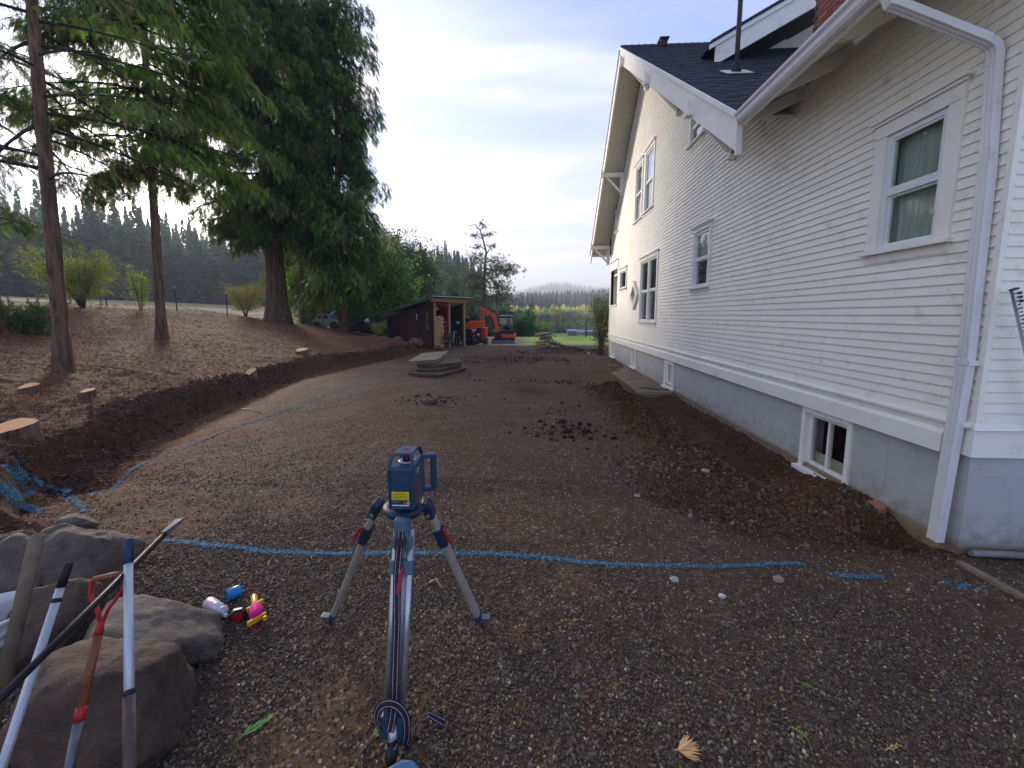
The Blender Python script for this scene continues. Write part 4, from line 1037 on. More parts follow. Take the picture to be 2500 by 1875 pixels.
# --- broadleaf shrubs
def shrub(name, base, H, W, label, cols, n=900, stems=9, seed=1, spray=None, sc=(.7, 1.2), cat='shrub', group=None, z0=.25, spread=.55):
    r = random.Random(seed); nr = np.random.default_rng(seed); base = Vector(base); T = empty(name, base, label, cat, group); m = MB(); tips = []
    for i in range(stems):
        a = 2*math.pi*i/stems+r.uniform(-.3, .3); l = H*r.uniform(.75, 1.05); sp = W*spread*r.uniform(.4, 1.1); pts = []
        for k in range(6):
            u = k/5; pts.append(base+Vector((math.cos(a)*sp*u**1.4+.05*math.cos(a), math.sin(a)*sp*u**1.4+.05*math.sin(a), l*u-.05)))
        m.tube(pts, [.022*H/2*(1-.8*k/5)+.004 for k in range(6)], 5); tips.append(pts)
    m.build('stems', M['twig'], T)
    P = []
    while len(P) < n:
        pt = r.choice(tips); u = z0+(1-z0)*r.random()**.8; q = u*5; k = min(int(q), 4); p = pt[k].lerp(pt[k+1], q-k)
        P.append(tuple(p+Vector((r.gauss(0, W*.16), r.gauss(0, W*.16), r.gauss(0, H*.07)))))
    scatter('foliage', P, nr.uniform(0, 6.3, (n, 3)), nr.uniform(sc[0], sc[1], n), pal(cols, n, nr), spray or SP_LEAF_S, T, kind='stuff'); return T
def at(px, py): return onG(px, py)
shrub('vine_maple', yb(208, 16.6), 2.4, 2.6, 'spreading multi-stemmed maple bush with yellow green leaves by the wire fence', ('6f8a34', '8a9a3c', '566f2c', '9a8f3e'), 1500, 14, 31)
shrub('vine_maple', yb(350, 18.6), 1.9, .9, 'sparse upright sapling with yellow green leaves right of the maple bush', ('7f9a3c', '9aa544', '66803a'), 220, 4, 32, spread=.4)
shrub('vine_maple', at(600, 772), 1.9, 1.5, 'small bush with reddish yellow leaves left of the massive cedar', ('7f8a34', 'a07a3c', '5f7a2c', '90913a'), 620, 8, 33)
shrub('sword_fern', at(60, 812), .7, 1.3, 'low dark fern clump beside the trunk at the left edge', ('3c5a2c', '2f4824'), 260, 12, 34, spray=SP_FIR, sc=(.4, .8), z0=.1, cat='fern')
shrub('weed_clump', at(700, 770), .5, .8, 'low weeds at the foot of the cedar trunks', ('6b8a38', '4f6b2c'), 120, 6, 35, cat='weeds')
shrub('potted_plant', Vector((onY(925, 822, 23).x, 23, onY(925, 822, 23).z)), .8, .55, 'yellow green leafy plant in a box beside the shed', ('b7c04a', '8fa83c', '9fb04a'), 130, 7, 36, cat='plant')
# --- broadleaf tree right of the cedars and mixed trees beyond the shed
def tree(name, base, H, W, label, cols, n, seed, zb=.3, group=None, spray=None, sc=(1.2, 2.2), trunk=.12, bark='bark_fir'):
    r = random.Random(seed); nr = np.random.default_rng(seed); base = Vector(base); T = empty(name, base, label, 'tree', group)
    trunk_mesh(base, base+Vector((0, 0, H*.92)), trunk, .02, .1, r, 8, 10, parent=T, mat=M[bark]); m = MB(); blobs = []
    for i in range(22):
        t = zb+(1-zb)*(i+r.random())/22; a = r.uniform(0, 6.28); w = W*math.sin(math.pi*min(1, .18+.82*(1-t)/(1-zb)))**.7*r.uniform(.45, 1.); c = base+Vector((math.cos(a)*w*.8, math.sin(a)*w*.8, H*t))
        m.tube([base+Vector((0, 0, H*(t-.15))), c], [.035, .012], 4); blobs.append((c, W*r.uniform(.22, .42)))
    m.build('limbs', M['twig'], T); P = []
    while len(P) < n:
        c, s_ = r.choice(blobs); P.append(tuple(c+Vector((r.gauss(0, s_), r.gauss(0, s_), r.gauss(0, s_*.75)))))
    scatter('crown', P, nr.uniform(0, 6.3, (n, 3)), nr.uniform(sc[0], sc[1], n), pal(cols, n, nr), spray or SP_LEAF, T, kind='stuff'); return T
tree('broadleaf_tree', yb(905, 31), 5.9, 2.5, 'bright green leafy tree behind the shed and right of the cedars', ('5a7a34', '6c8a3c', '46642c', '7c943f'), 3400, 41, .12)
tree('broadleaf_tree', yb(775, 29), 3.6, 1.7, 'low yellow green tree seen between the cedar trunks', ('7f9f35', '6b8f30', '94a83e'), 1100, 42, .15)
tree('broadleaf_tree', yb(985, 48), 9.5, 3.6, 'tall olive green tree with thin crown left of the conifer row', ('54662f', '66763c', '748048', '4b5c2e'), 2600, 43, .15, trunk=.2)
tree('broadleaf_tree', yb(935, 55), 12.2, 2.6, 'grey green tree with sparse pointed top above the bright tree', ('6b7a4c', '7d8a58', '5c6b42'), 900, 44, .3, trunk=.18)
# row of conifers beyond the shed: four shapes, copied
CG = 'conifers standing beyond the shed'
def small_conifer(H, W, cols, nl, per, seed, droop=.25, zb=.12, spray=None, sc=(1.6, 3.0)):
    return conifer('conifer_tree', (0, 0, 0), H, H*.013, H*zb, lambda t: W*(1-t)**.85+.12, None, cols, nl=nl, per=per, droop=droop, spray=spray, sc=sc, seed=seed, limb_r=.03, seg=7, in0=.05)
blue = ('75906e', '86a07c', '668264'); grn = ('5f8050', '6f8f58', '527246')  # leaf colours lightened to put some haze over the row
protos = [small_conifer(12, 1.9, blue, 60, 26, 51), small_conifer(12, 1.5, blue, 46, 20, 52, zb=.28), small_conifer(10, 2.2, grn, 80, 40, 53, zb=.03), small_conifer(12, 1.7, grn, 60, 24, 54, upturn_=0) if False else small_conifer(12, 2.0, ('74885f', '86976c', '627552'), 52, 22, 54, zb=.2)]
spots = [(1014, 623, 66, 0, 'bluish conifer rising over the left end of the shed roof'), (1042, 640, 62, 3, 'short conifer over the middle of the shed roof'), (1063, 600, 70, 1, 'tallest thin conifer above the shed roof'),
         (1080, 622, 72, 1, 'thin conifer right of the tallest one above the shed'), (1096, 652, 80, 0, 'pale distant conifer above the shed posts'), (1109, 640, 58, 2, 'dense dark green pointed conifer above the right end of the shed'),
         (1132, 626, 64, 3, 'open conifer left of the crooked pine'), (1156, 652, 70, 0, 'bluish conifer directly behind the crooked pine'), (1235, 720, 60, 2, 'dense conifer sloping down behind the excavator cab'),
         (1215, 700, 56, 3, 'full green conifer behind the excavator boom'), (1195, 705, 62, 2, 'dark conifer between pine and boom'), (995, 655, 74, 3, 'hazy conifer left of the shed roof peak'), (1148, 700, 52, 2, 'green conifer behind the shed and loader'),
         (1270, 727, 64, 1, 'sparse tipped conifer right of the excavator, left of the pair'), (1293, 733, 62, 2, 'dark dense conifer right of the excavator, right of the pair'), (1283, 742, 66, 2, 'dark conifer between the pair by the excavator'),
         (965, 672, 60, 2, 'conifer behind the shed roof low end'), (1030, 690, 50, 3, 'low green conifer just behind the shed roof')]
used = [False]*4
for (px, py, Y, k, lab) in spots:
    b = yb(px, Y); H = onY(px, py, Y).z-b.z; H0 = (12, 12, 10, 12)[k]
    o = protos[k] if not used[k] else copy_tree(protos[k]); used[k] = True
    s_ = H/H0; wf = {1270: 1.3, 1293: 1.25, 1283: 1.1, 1235: 1.5, 1215: 1.2}.get(px, 1.0)
    o.location = b; o.scale = (s_*wf, s_*wf, s_); o.rotation_euler = (0, 0, px*1.7); o['label'] = lab; o['group'] = CG; o['category'] = 'tree'
# little round shrub trees in front
for (px, py, Y, w, lab) in ((1276, 787, 50, 1.0, 'small round dark green shrub right of the excavator'), (1322, 792, 90, 2.2, 'pale green rounded tree at the left end of the field'), (1240, 780, 60, 2.5, 'green shrub mass behind the excavator')):
    b = yb(px, Y); tree('round_shrub', b, onY(px, py, Y).z-b.z, w, lab, ('3f6b34', '4f7c3a') if Y != 90 else ('7f9f4a', '90ab55'), 500, px, .1, spray=SP_LEAF, sc=(1.2, 2.4), trunk=.06)
# crooked pine
bp = yb(1178, 50); Pn = empty('pine_tree', bp, 'tall crooked pine with bare bent top above the excavator', 'tree')
ppx = [(1178, 800), (1180, 760), (1182, 700), (1184, 650), (1187, 615), (1178, 580), (1172, 562), (1160, 548), (1143, 552)]
pp = [onY(x, y, 50) for x, y in ppx]; pp[0] = bp
MB().tube(pp, [.26, .22, .19, .15, .12, .09, .07, .05, .03], 10).build('trunk', M['bark_fir'], Pn)
lm = MB(); P, Rt, S = [], [], []; r = random.Random(9)
limbs_px = [((1184, 655), (1240, 665), (1246, 655)), ((1184, 640), (1215, 635), (1240, 668)), ((1185, 625), (1200, 600), (1204, 600)), ((1182, 700), (1225, 705), (1232, 720)), ((1183, 680), (1150, 670), (1146, 690)), ((1184, 645), (1160, 625), (1152, 650)),
            ((1182, 720), (1215, 730), (1225, 725)), ((1181, 740), (1150, 735), (1140, 745)), ((1180, 585), (1165, 575), (1150, 578)), ((1179, 580), (1190, 572), (1196, 570)), ((1186, 610), (1170, 600), (1160, 605)), ((1184, 660), (1205, 690), (1228, 690)), ((1172, 562), (1180, 553), (1175, 543)), ((1182, 690), (1160, 700), (1148, 712)), ((1183, 670), (1200, 660), (1215, 650))]
for i, l in enumerate(limbs_px):
    dy = r.uniform(-2, 2); pts = [onY(*l[0], 50), onY(*l[1], 50+dy*.6), onY(*l[2], 50+dy)]; lm.tube(pts, [.07, .045, .02], 6)
    sparse = min(q[1] for q in l) < 612
    for k in range(24 if sparse else 170):
        u = r.uniform(.25, 1)*2; kk = min(int(u), 1); p = pts[kk].lerp(pts[kk+1], u-kk); sg = .28 if sparse else .72
        P.append(tuple(p+Vector((r.gauss(0, sg), r.gauss(0, sg), r.gauss(0, sg*.55))))); Rt.append((r.uniform(0, 6), r.uniform(0, 6), r.uniform(0, 6))); S.append(r.uniform(.6, 1.25))
lm.build('limbs', M['twig'], Pn); scatter('crown', P, Rt, S, pal(('55683c', '66754a', '7a6b45', '475c36'), len(P), rng), SP_PINE, Pn, kind='stuff')

# --- far forests, hills
def far_tree(name, tiers, H, W, seed, mat, cone=True):
    r = random.Random(seed); V, F = [], []
    if cone:
        for i in range(tiers):
            t = (i/tiers)**1.1; z = H*(.04+.95*t); w = (W*(1-t)**.8+.006)*r.uniform(.55, 1.2); a = r.uniform(0, 6.283); u = r.uniform(.15, .6); dd = Vector((math.cos(a), math.sin(a), 0)); pp_ = Vector((-dd.y, dd.x, 0)); s_ = .012+.02*(1-t); b = len(V)
            V += [tuple(dd*w*u+pp_*s_+Vector((0, 0, z))), tuple(dd*w*u-pp_*s_+Vector((0, 0, z+.004))), tuple(dd*w+Vector((0, 0, z-.03*H*r.uniform(.2, 1.2))))]; F.append((b, b+1, b+2))
    else:
        for i in range(60):
            c = Vector((r.gauss(0, W*.4), r.gauss(0, W*.4), H*r.uniform(.2, .95))); s_ = W*.28
            b = len(V); q = [c+Vector((r.gauss(0, s_), r.gauss(0, s_), r.gauss(0, s_))) for _ in range(3)]; V += [tuple(x) for x in q]; F.append((b, b+1, b+2))
    return source(name, V, F, mat)
FT_C = far_tree('far_conifer', 460, 1, .16, 3, M['leafA']); FT_B = far_tree('far_broadleaf', 0, 1, .38, 4, M['leafB'], False)
M['hill'] = pm('forest_floor', '3f4f34', '55603c', .02, .95, 0)
def hillz(X, Y): 
    z = np.zeros_like(X)-8.3
    z = z+sst(Y+.15*X, 250, 520)*15*(1+.5*fbm(X, Y, .006, 3))*sst(X, -420, 60)
    z = z+gsn(X, Y, 235, 800, 150, 200)*34*(1+.3*fbm(X, Y, .004, 3)); z = z+gsn(X, Y, 95, 1250, 190, 240)*58*(1+.25*fbm(X, Y, .005, 3)); z = z+gsn(X, Y, -260, 1350, 420, 200)*20
    z = z+gsn(X, Y, 420, 1500, 330, 260)*68
    return z
xs = np.linspace(-1300, 1700, 150); ysx = np.linspace(225, 2000, 90); XX, YY = np.meshgrid(xs, ysx); ZZ = hillz(XX, YY)-.6
i = np.arange(89)[:, None]*150+np.arange(149)[None, :]
npmesh('hills', np.stack([XX, YY, ZZ], -1).reshape(-1, 3), np.stack([i, i+1, i+151, i+150], -1).reshape(-1, 4), M['hill'], smooth=True, kind='structure')
nr = np.random.default_rng(77)
def forest(name, label, X, Y, Z, h, cols, src, kindcat='forest'):
    n = len(X); P = np.stack([X, Y, Z], -1); rot = np.zeros((n, 3)); rot[:, 2] = nr.uniform(0, 6.3, n)
    H = nr.uniform(h[0], h[1], n); sc = np.stack([H*nr.uniform(.8, 1.4, n), H*nr.uniform(.8, 1.4, n), H], -1)
    scatter(name, P, rot, sc, pal(cols, n, nr), src, label=label, cat=kindcat, kind='stuff')
fw = ('b8c05a', 'cfd06c', '96a850', 'd8bc5c', '84a052')
n = 1500; X = nr.uniform(-120, 230, n); Y = 236+nr.random(n)**1.6*90-.12*X; Z = np.interp(Y, [200, 2000], [0, 0])-8.0; Z = np.maximum(Z, hillz(X, Y)-.3)
forest('valley_wood', 'band of yellow green broadleaf trees along the far side of the field', X, Y, Z, (7, 14), fw, FT_B, 'wood')
n = 9000; X = nr.uniform(-250, 520, n); Y = nr.uniform(262, 640, n); Z = hillz(X, Y)-.3; forest('hillside_forest', 'bluish conifer forest on the slope behind the broadleaf band', X, Y, Z, (12, 26), ('3d5a44', '486650', '33503c', '55704a'), FT_C)
n = 14000; X = nr.uniform(-700, 1200, n); Y = nr.uniform(700, 1700, n); Z = hillz(X, Y)-.3; forest('distant_forest', 'far forest on the misty hills', X, Y, Z, (14, 26), ('3a5342', '415c4a'), FT_C)
# dark forest behind the field at left
n = 2600; a = nr.uniform(-1.42, -.12, n); d_ = nr.uniform(125, 260, n); X = np.tan(a)*0+d_*np.sin(a); Y = d_*np.cos(a); k_ = (Y > 10); X, Y = X[k_], Y[k_]
forest('left_forest', 'dark bluish conifer wood beyond the dry field at left', X, Y, ground(X, Y)-.3, (15, 25), ('3f5a48', '4a684f', '587759', '658560'), FT_C, 'wood')
# mist lying on the hills
def mist(name, c, s_, dens, seed):
    m = bpy.data.materials.new(name); m.use_nodes = True; n = m.node_tree.nodes; L = m.node_tree.links; n.remove(n['Principled BSDF'])
    v = n.new('ShaderNodeVolumePrincipled'); v.inputs['Color'].default_value = (.97, .97, 1, 1); v.inputs['Density'].default_value = dens; L.new(v.outputs[0], n['Material Output'].inputs['Volume'])
    bm_obj = MB(); r = random.Random(seed); mb = MB()
    o = ico(name, c, s_, 3, lambda p: 1+.28*mnoise.noise(p*2.3+Vector((seed, 0, 0)))+.12*mnoise.noise(p*5), m); tag(o, kind='stuff', label='low bank of mist lying on the forested hills', cat='mist'); return o
def ico(name, c, s_, sub, f, mat, parent=None, link=True, smooth=True):
    import bmesh
    bm = bmesh.new(); bmesh.ops.create_icosphere(bm, subdivisions=sub, radius=1); off = wloc(parent) if parent else Vector((0, 0, 0))
    for v in bm.verts:
        k = f(v.co.copy()); v.co = Vector((v.co.x*s_[0]*k, v.co.y*s_[1]*k, v.co.z*s_[2]*k))+Vector(c)-off
    me = bpy.data.meshes.new(name); bm.to_mesh(me); bm.free(); me.materials.append(mat); me.polygons.foreach_set('use_smooth', [smooth]*len(me.polygons)); me.update()
    o = bpy.data.objects.new(name, me); 
    if link: COL.objects.link(o)
    if parent: o.parent = parent
    return o
mist('mist_bank', (60, 760, 20), (150, 36, 15), .05, 1); mist('mist_bank', (190, 640, 24), (110, 30, 9), .045, 2); mist('mist_bank', (20, 1050, 22), (230, 60, 26), .04, 3); mist('mist_bank', (130, 1000, 34), (120, 50, 20), .03, 4)
# haze
hm = bpy.data.materials.new('haze_air'); hm.use_nodes = True; n = hm.node_tree.nodes; n.remove(n['Principled BSDF'])
v = n.new('ShaderNodeVolumePrincipled'); v.inputs['Color'].default_value = (.93, .96, 1, 1); v.inputs['Density'].default_value = .00105; v.inputs['Anisotropy'].default_value = .2
hm.node_tree.links.new(v.outputs[0], n['Material Output'].inputs['Volume'])
hz_ = MB().box((-3900, -200, -14), (3900, 3700, 240)).build('haze', hm, kind='stuff')
print('veg ok')
# ================================================================ THINGS
random.seed(21)
M['white_pole'] = pm('brushed_aluminium_pole', 'c9ced1', 'b4babf', 6, .38, .08, .001, metal=.35, stretch=(1, 1, .3), dirt='8c877c')
M['alu'] = pm('aluminium_tube', 'c6c7c8', 'a9abad', 8, .35, .06, .001, metal=.75, stretch=(1, 1, .2))
M['blueplast'] = pm('blue_plastic', '24415c', '1b334a', 12, .42, .15, .0006, dirt='6d7a80', damt=.2)
M['blueplast2'] = pm('worn_blue_casting', '4a6a7c', '3b5868', 12, .5, .2, .001, dirt='8b9296', damt=.4)
M['navy'] = pm('dark_blue_casting', '22344f', '1a283d', 12, .5, .2, .001)
M['blk'] = pm('black_plastic', '1a1b1e', '121315', 14, .5, .15, .0006)
M['red'] = pm('red_plastic', 'c1202a', '9c1820', 10, .4, .1, .0006)
M['redmetal'] = pm('red_painted_steel', 'b8252a', '93191e', 10, .4, .15, .001, dirt='4a2a24', damt=.5)
M['ash'] = wood('varnished_handle', '8f5a39', '6a3d26', .45)
M['greywood'] = wood('weathered_handle', '80705a', '5b4d3d')
M['blackbar'] = pm('black_steel_bar', '26282c', '1b1c1f', 14, .45, .2, .001, metal=.5, dirt='4c4238', damt=.4)
M['steel'] = pm('worn_steel', '7f8488', '55585b', 10, .4, .2, .001, metal=.8, dirt='5d4c40', damt=.5)
M['yellow'] = pm('yellow_plastic', 'e8b81c', 'd9a512', 10, .4, .1, .0005)
M['pink'] = None
def thread(name, c):
    t = NT(name); w = t.n.new('ShaderNodeTexWave'); w.wave_type = 'BANDS'; w.bands_direction = 'Z'; w.inputs['Scale'].default_value = 180; w.inputs['Distortion'].default_value = 3; t.L.new(t.tc.outputs['Object'], w.inputs[0])
    return t.fin(t.mix(w.outputs[0], tuple(x*.6 for x in srgb(c)), srgb(c)), .7, t.bump(w.outputs[0], .8, .001), spec=.2)
M['pink'] = thread('pink_string', 'f01e8c')
M['cyanpl'] = pm('blue_cap_plastic', '1583bd', '1178b0', 8, .38, .03)
M['canwhite'] = pm('can_metal', 'd5d8da', 'c2c6ca', 6, .3, .05, metal=.3)
M['bucket'] = pm('bucket_plastic', 'd3d2cb', 'b9b7ae', 5, .5, .15, .001, dirt='7e7568', damt=.55)
M['ink'] = pm('blue_print', '2b55a0', '264c90', 8, .5, 0)
M['yel_label'] = pm('yellow_label', 'd9c92a', 'c9ba24', 9, .45, 0); M['white_print'] = pm('white_print', 'dfe4e6', 'cfd4d6', 9, .5, 0); M['orange_print'] = pm('orange_print', 'e0622a', 'c9551f', 9, .5, 0)
M['webbing'] = pm('dark_webbing', '2a2430', '1e1a24', 60, .85, .4, .0008); M['webstripe'] = pm('pale_web_stripe', 'b8a0a6', '9a848c', 60, .85, .3, .0006)
def rock_mat(name, c1, c2, c3, moss=.0):
    t = NT(name); n1 = t.noise(2.2, 8, .62, t.pos); n2 = t.noise(14, 6, .65, t.pos); n3 = t.noise(70, 4, .65, t.pos); n4 = t.noise(4.5, 5, .6, t.pos)
    col = t.mix(t.rng(n1, .36, .62), srgb(c1), srgb(c2)); col = t.mix(t.rng(n2, .5, .7, 0, .6), col, srgb(c3)); col = t.mix(t.rng(n3, .6, .78, 0, .5), col, srgb('8b8276'))
    g_ = t.n.new('ShaderNodeNewGeometry'); s = t.n.new('ShaderNodeSeparateXYZ'); t.L.new(g_.outputs['Normal'], s.inputs[0])
    if moss: col = t.mix(t.math('MULTIPLY', t.rng(s.outputs[2], .1, .8), t.rng(n4, .6, .7, 0, moss)), col, srgb('4c5a2c'))
    return t.fin(col, .85, t.bump(t.math('ADD', t.math('ADD', n2, t.math('MULTIPLY', n1, 2.2)), t.math('MULTIPLY', n3, .5)), .9, .03), spec=.25)
M['rockA'] = rock_mat('brown_rock', '483a31', '614f42', '2e2520', .3); M['rockB'] = rock_mat('grey_rock', '5a5048', '74685b', '39322d', .8)
# ---- paint-line geometry: distance from the sprayed lines
PL = {'near': [onG(x, y) for x, y in ((345, 1322), (400, 1320), (520, 1330), (640, 1345), (760, 1353), (900, 1352), (1040, 1350), (1180, 1352), (1320, 1362), (1450, 1374), (1580, 1381), (1700, 1384), (1820, 1384), (1900, 1378), (1950, 1376), (1990, 1382))],
      'near2': [onG(x, y) for x, y in ((2005, 1392), (2060, 1407), (2120, 1411), (2175, 1407))],
      'far': [onG(x, y) for x, y in ((215, 1212), (300, 1168), (400, 1112), (500, 1072), (610, 1030), (700, 1000), (790, 965), (880, 932), (960, 915), (1000, 905))],
      'spot': [onG(x, y) for x, y in ((2312, 1428), (2350, 1431), (2395, 1431))],
      'bankA': [onG(x, y) for x, y in ((0, 1147), (60, 1163), (115, 1187), (160, 1200), (185, 1225), (212, 1255))],
      'bankB': [onG(x, y) for x, y in ((0, 1207), (40, 1212), (75, 1206), (115, 1190))],
      'bankC': [onG(x, y) for x, y in ((0, 1222), (40, 1222), (75, 1238), (112, 1256))]}
PLW = {'near': .046, 'near2': .06, 'far': .055, 'spot': .065, 'bankA': .05, 'bankB': .05, 'bankC': .05}
def seg_dist(X, Y):
    best = np.full(X.shape, 9.); 
    for k, pts in PL.items():
        for a, b in zip(pts[:-1], pts[1:]):
            dx, dy = b.x-a.x, b.y-a.y; t = np.clip(((X-a.x)*dx+(Y-a.y)*dy)/(dx*dx+dy*dy), 0, 1)
            best = np.minimum(best, np.hypot(X-a.x-t*dx, Y-a.y-t*dy)/PLW[k])
    return best
def paint_mat():
    t = NT('blue_marking_paint'); e = t.attr('edge'); n1 = t.noise(34, 4, .7, t.pos); n2 = t.vor(70, t.pos, 'Distance'); n3 = t.noise(7, 3, .6, t.pos)
    f = t.math('ADD', t.math('MULTIPLY', e.outputs['Fac'], 1.25), t.math('ADD', t.math('MULTIPLY', n1, -1.1), t.math('MULTIPLY', n3, -.55)))
    a = t.math('MULTIPLY', t.rng(f, -.08, .18, 0, .9, False), t.rng(t.noise(55, 3, .7, t.pos), .38, .52))
    col = t.mix(t.rng(n2, .1, .5), srgb('74a5b4'), srgb('3f6d7e'))
    t.L.new(a, t.b.inputs['Alpha']); return t.fin(col, .95, t.bump(n2, .5, .003), spec=.05)
M['paint'] = paint_mat()
PLAB = {'near': 'bright blue spray paint line running right across the drive below the tripod head', 'near2': 'short blue paint dash continuing the line near the house corner',
        'far': 'long blue paint line running away along the foot of the bank', 'spot': 'isolated blue paint patch on the slab at lower right', 'bankA': 'blue paint stroke curving down over the bank end at left',
        'bankB': 'blue paint stroke joining from the left edge into the bank stroke', 'bankC': 'lowest blue paint stroke at the left edge above the boulders'}
for k, pts in PL.items():
    Q = []; 
    for a, b in zip(pts[:-1], pts[1:]):
        n = max(2, int((b-a).length/.03)); Q += [a.lerp(b, i/n) for i in range(n)]
    Q.append(pts[-1]); Q = np.array(Q); T_ = np.gradient(Q, axis=0); T_[:, 2] = 0; T_ /= np.linalg.norm(T_, axis=1)[:, None]; Nn = np.stack([-T_[:, 1], T_[:, 0], T_[:, 0]*0], -1)
    w = PLW[k]*1.5; cross = np.linspace(-1, 1, 9); V = []; E_ = []
    for c in cross:
        P = Q+Nn*(c*w+.02*fbm(Q[:, 0], Q[:, 1], 3, 3)[:, None]); P[:, 2] = ground(P[:, 0], P[:, 1])+.007; V.append(P); ends = np.minimum(np.arange(len(Q)), np.arange(len(Q))[::-1])/3.; E_.append(np.clip(1-abs(c), 0, 1)*np.clip(ends, 0, 1))
    V = np.stack(V, 1).reshape(-1, 3); m_ = len(Q); i = np.arange(m_-1)[:, None]*9+np.arange(8)[None, :]
    npmesh('paint_line', V, np.stack([i, i+1, i+10, i+9], -1).reshape(-1, 4), M['paint'], smooth=True, attrs={'edge': ('FLOAT', np.stack(E_, 1).ravel())}, label=PLAB[k], cat='paint line')

# ---- gravel, chips, clods
M['stone'] = tinted('pebbles', .68); M['chip'] = tinted('wood_chips', .85); M['clodm'] = tinted('soil_clods', .95)
def ico_src(name, sub, mat, seed=1, j=.25, smooth=True, sq=(1, .8, .6)): return ico(name, (0, 0, 0), sq, sub, lambda p: 1+j*mnoise.noise(p*1.6+Vector((seed, 3, 1))), mat, link=False, smooth=smooth)
PEB = ico_src('pebble_source', 2, M['stone'], 1, .2); PEB2 = ico_src('stone_source', 2, M['stone'], 4, .5, False); CLOD = ico_src('clod_source', 2, M['clodm'], 6, .9, False, (1, .9, .75))
def chip_src():
    V = [(-.5, -.08, 0), (.5, -.05, .04), (.45, .09, 0), (-.45, .07, .03), (-.5, -.08, .03), (.5, -.05, .07), (.45, .09, .03), (-.45, .07, .06)]
    return npmesh('chip_source', V, [(0,3,2,1), (4,5,6,7), (0,1,5,4), (1,2,6,5), (2,3,7,6), (3,0,4,7)], M['chip'], link=False)
CHIP = chip_src()
nr = np.random.default_rng(5)
def sample(n, y0, y1, powr=1.0, xl=-1.35, xr=1.3):
    Y = y0+(y1-y0)*nr.random(n)**powr; X = nr.uniform(xl, xr, n)*(Y+.35); return X, Y
def put_scatter(name, X, Y, sink, s, cols, src, label, cat, flat=None, tilt=6.3, paint=True, zoff=0, sc3=None):
    Z = ground(X, Y)+s*sink+zoff; n = len(X); rot = nr.uniform(0, tilt, (n, 3)); rot[:, 2] = nr.uniform(0, 6.3, n); tint = pal(cols, n, nr)*nr.uniform(.75, 1.2, (n, 1))
    if paint:
        d_ = seg_dist(X, Y); hit = nr.random(n) < np.clip(1.1-d_*.95, 0, .6)*(.55 if src is CHIP or src is CLOD else 1); b = np.array([srgb('5f93a6')]); tint[hit] = b*nr.uniform(.6, 1.25, (hit.sum(), 1))
    scl = np.repeat(s[:, None], 3, 1) if sc3 is None else s[:, None]*sc3
    return scatter(name, np.stack([X, Y, Z], -1), rot, scl, tint, src, kind='stuff', label=label, cat=cat)
# driveway gravel, dense close to the camera
X, Y = sample(125000, .75, 3.9, .85); t_ = foot(Y)-X; keep = (t_ < .25+.3*nr.random(len(X))) & ~((X > 3.35) & (Y > 3.1)) 
patch = fbm(X, Y, 1.3, 3)-.55*sst(Y, 2.2, 3.6)-.5*gsn(X, Y, 1.9, 3.6, 1.2, .7)-.35*gsn(X, Y, 2.9, 2.2, 1., 1.)
keep &= nr.random(len(X)) < np.clip(.95+patch*2.0, .10, 1)
X, Y = X[keep], Y[keep]; s = nr.gamma(6, .0009, len(X))*.72+.0018
GC = ('54463a', '605142', '40372f', '70614f', '584b40', '82725f', '4a3f34', '332c26', '98835f', '665240')
put_scatter('gravel', X, Y, .35, s, GC, PEB, 'small rounded brown and grey gravel covering the near drive', 'gravel')
X, Y = sample(3600, .8, 4.8, .8); s = nr.uniform(.0045, .0085, len(X)); put_scatter('pale_gravel', X, Y, .5, s, ('b9ad93', 'c9bfa8', 'a58f62', '9c9488', 'c2a66c'), PEB, 'scattered pale cream pebbles among the dark gravel', 'gravel')
X, Y = sample(36000, 3.6, 13, 1.5, -1.0, .8); keep = (foot(Y)-X < .2) & (nr.random(len(X)) < .5+fbm(X, Y, .8, 3)); X, Y = X[keep], Y[keep]; X = np.clip(X, None, 3.3); s = nr.uniform(.003, .009, len(X))
put_scatter('drive_grit', X, Y, .3, s, GC+('857a6c',), PEB, 'fine grit and small stones over the packed drive', 'gravel')
# dug soil by the house: clods and stones
def blob(n, boxes):
    XX, YY = [], []
    for (cx_, cy_, rx, ry, w) in boxes: k = int(n*w); XX.append(nr.normal(cx_, rx, k)); YY.append(nr.normal(cy_, ry, k))
    X, Y = np.concatenate(XX), np.concatenate(YY); k = (X < WX-.03) & (Y > .9); return X[k], Y[k]
X, Y = blob(36000, ((1.75, 8.6, .24, .6, .17), (1.85, 6.8, .22, .7, .17), (2.05, 5.2, .24, .6, .14), (2.75, 4.3, .36, .35, .26), (2.6, 3.65, .5, .22, .14), (1.5, 4.2, .33, .33, .05), (3.2, 6, .12, 1.5, .07)))
s = nr.gamma(1.8, .0032, len(X))+.003; put_scatter('loose_soil', X, Y, .2, s, ('5e422c', '70503a', '463122', '80624a', '543a28'), CLOD, 'loose brown clods of dug soil heaped beside the basement wall', 'soil')
X, Y = blob(420, ((2.0, 4.6, .5, .6, .3), (1.3, 4.4, .35, .35, .25), (2.7, 3.9, .45, .35, .3), (2.2, 6.5, .4, 1.2, .15))); s = nr.uniform(.01, .026, len(X)); put_scatter('loose_stones', X, Y, .35, s, ('665a4e', '7f7060', '57504a', '7c6450', '8d8070'), PEB2, 'stones lying in the dug soil', 'stones', paint=False)
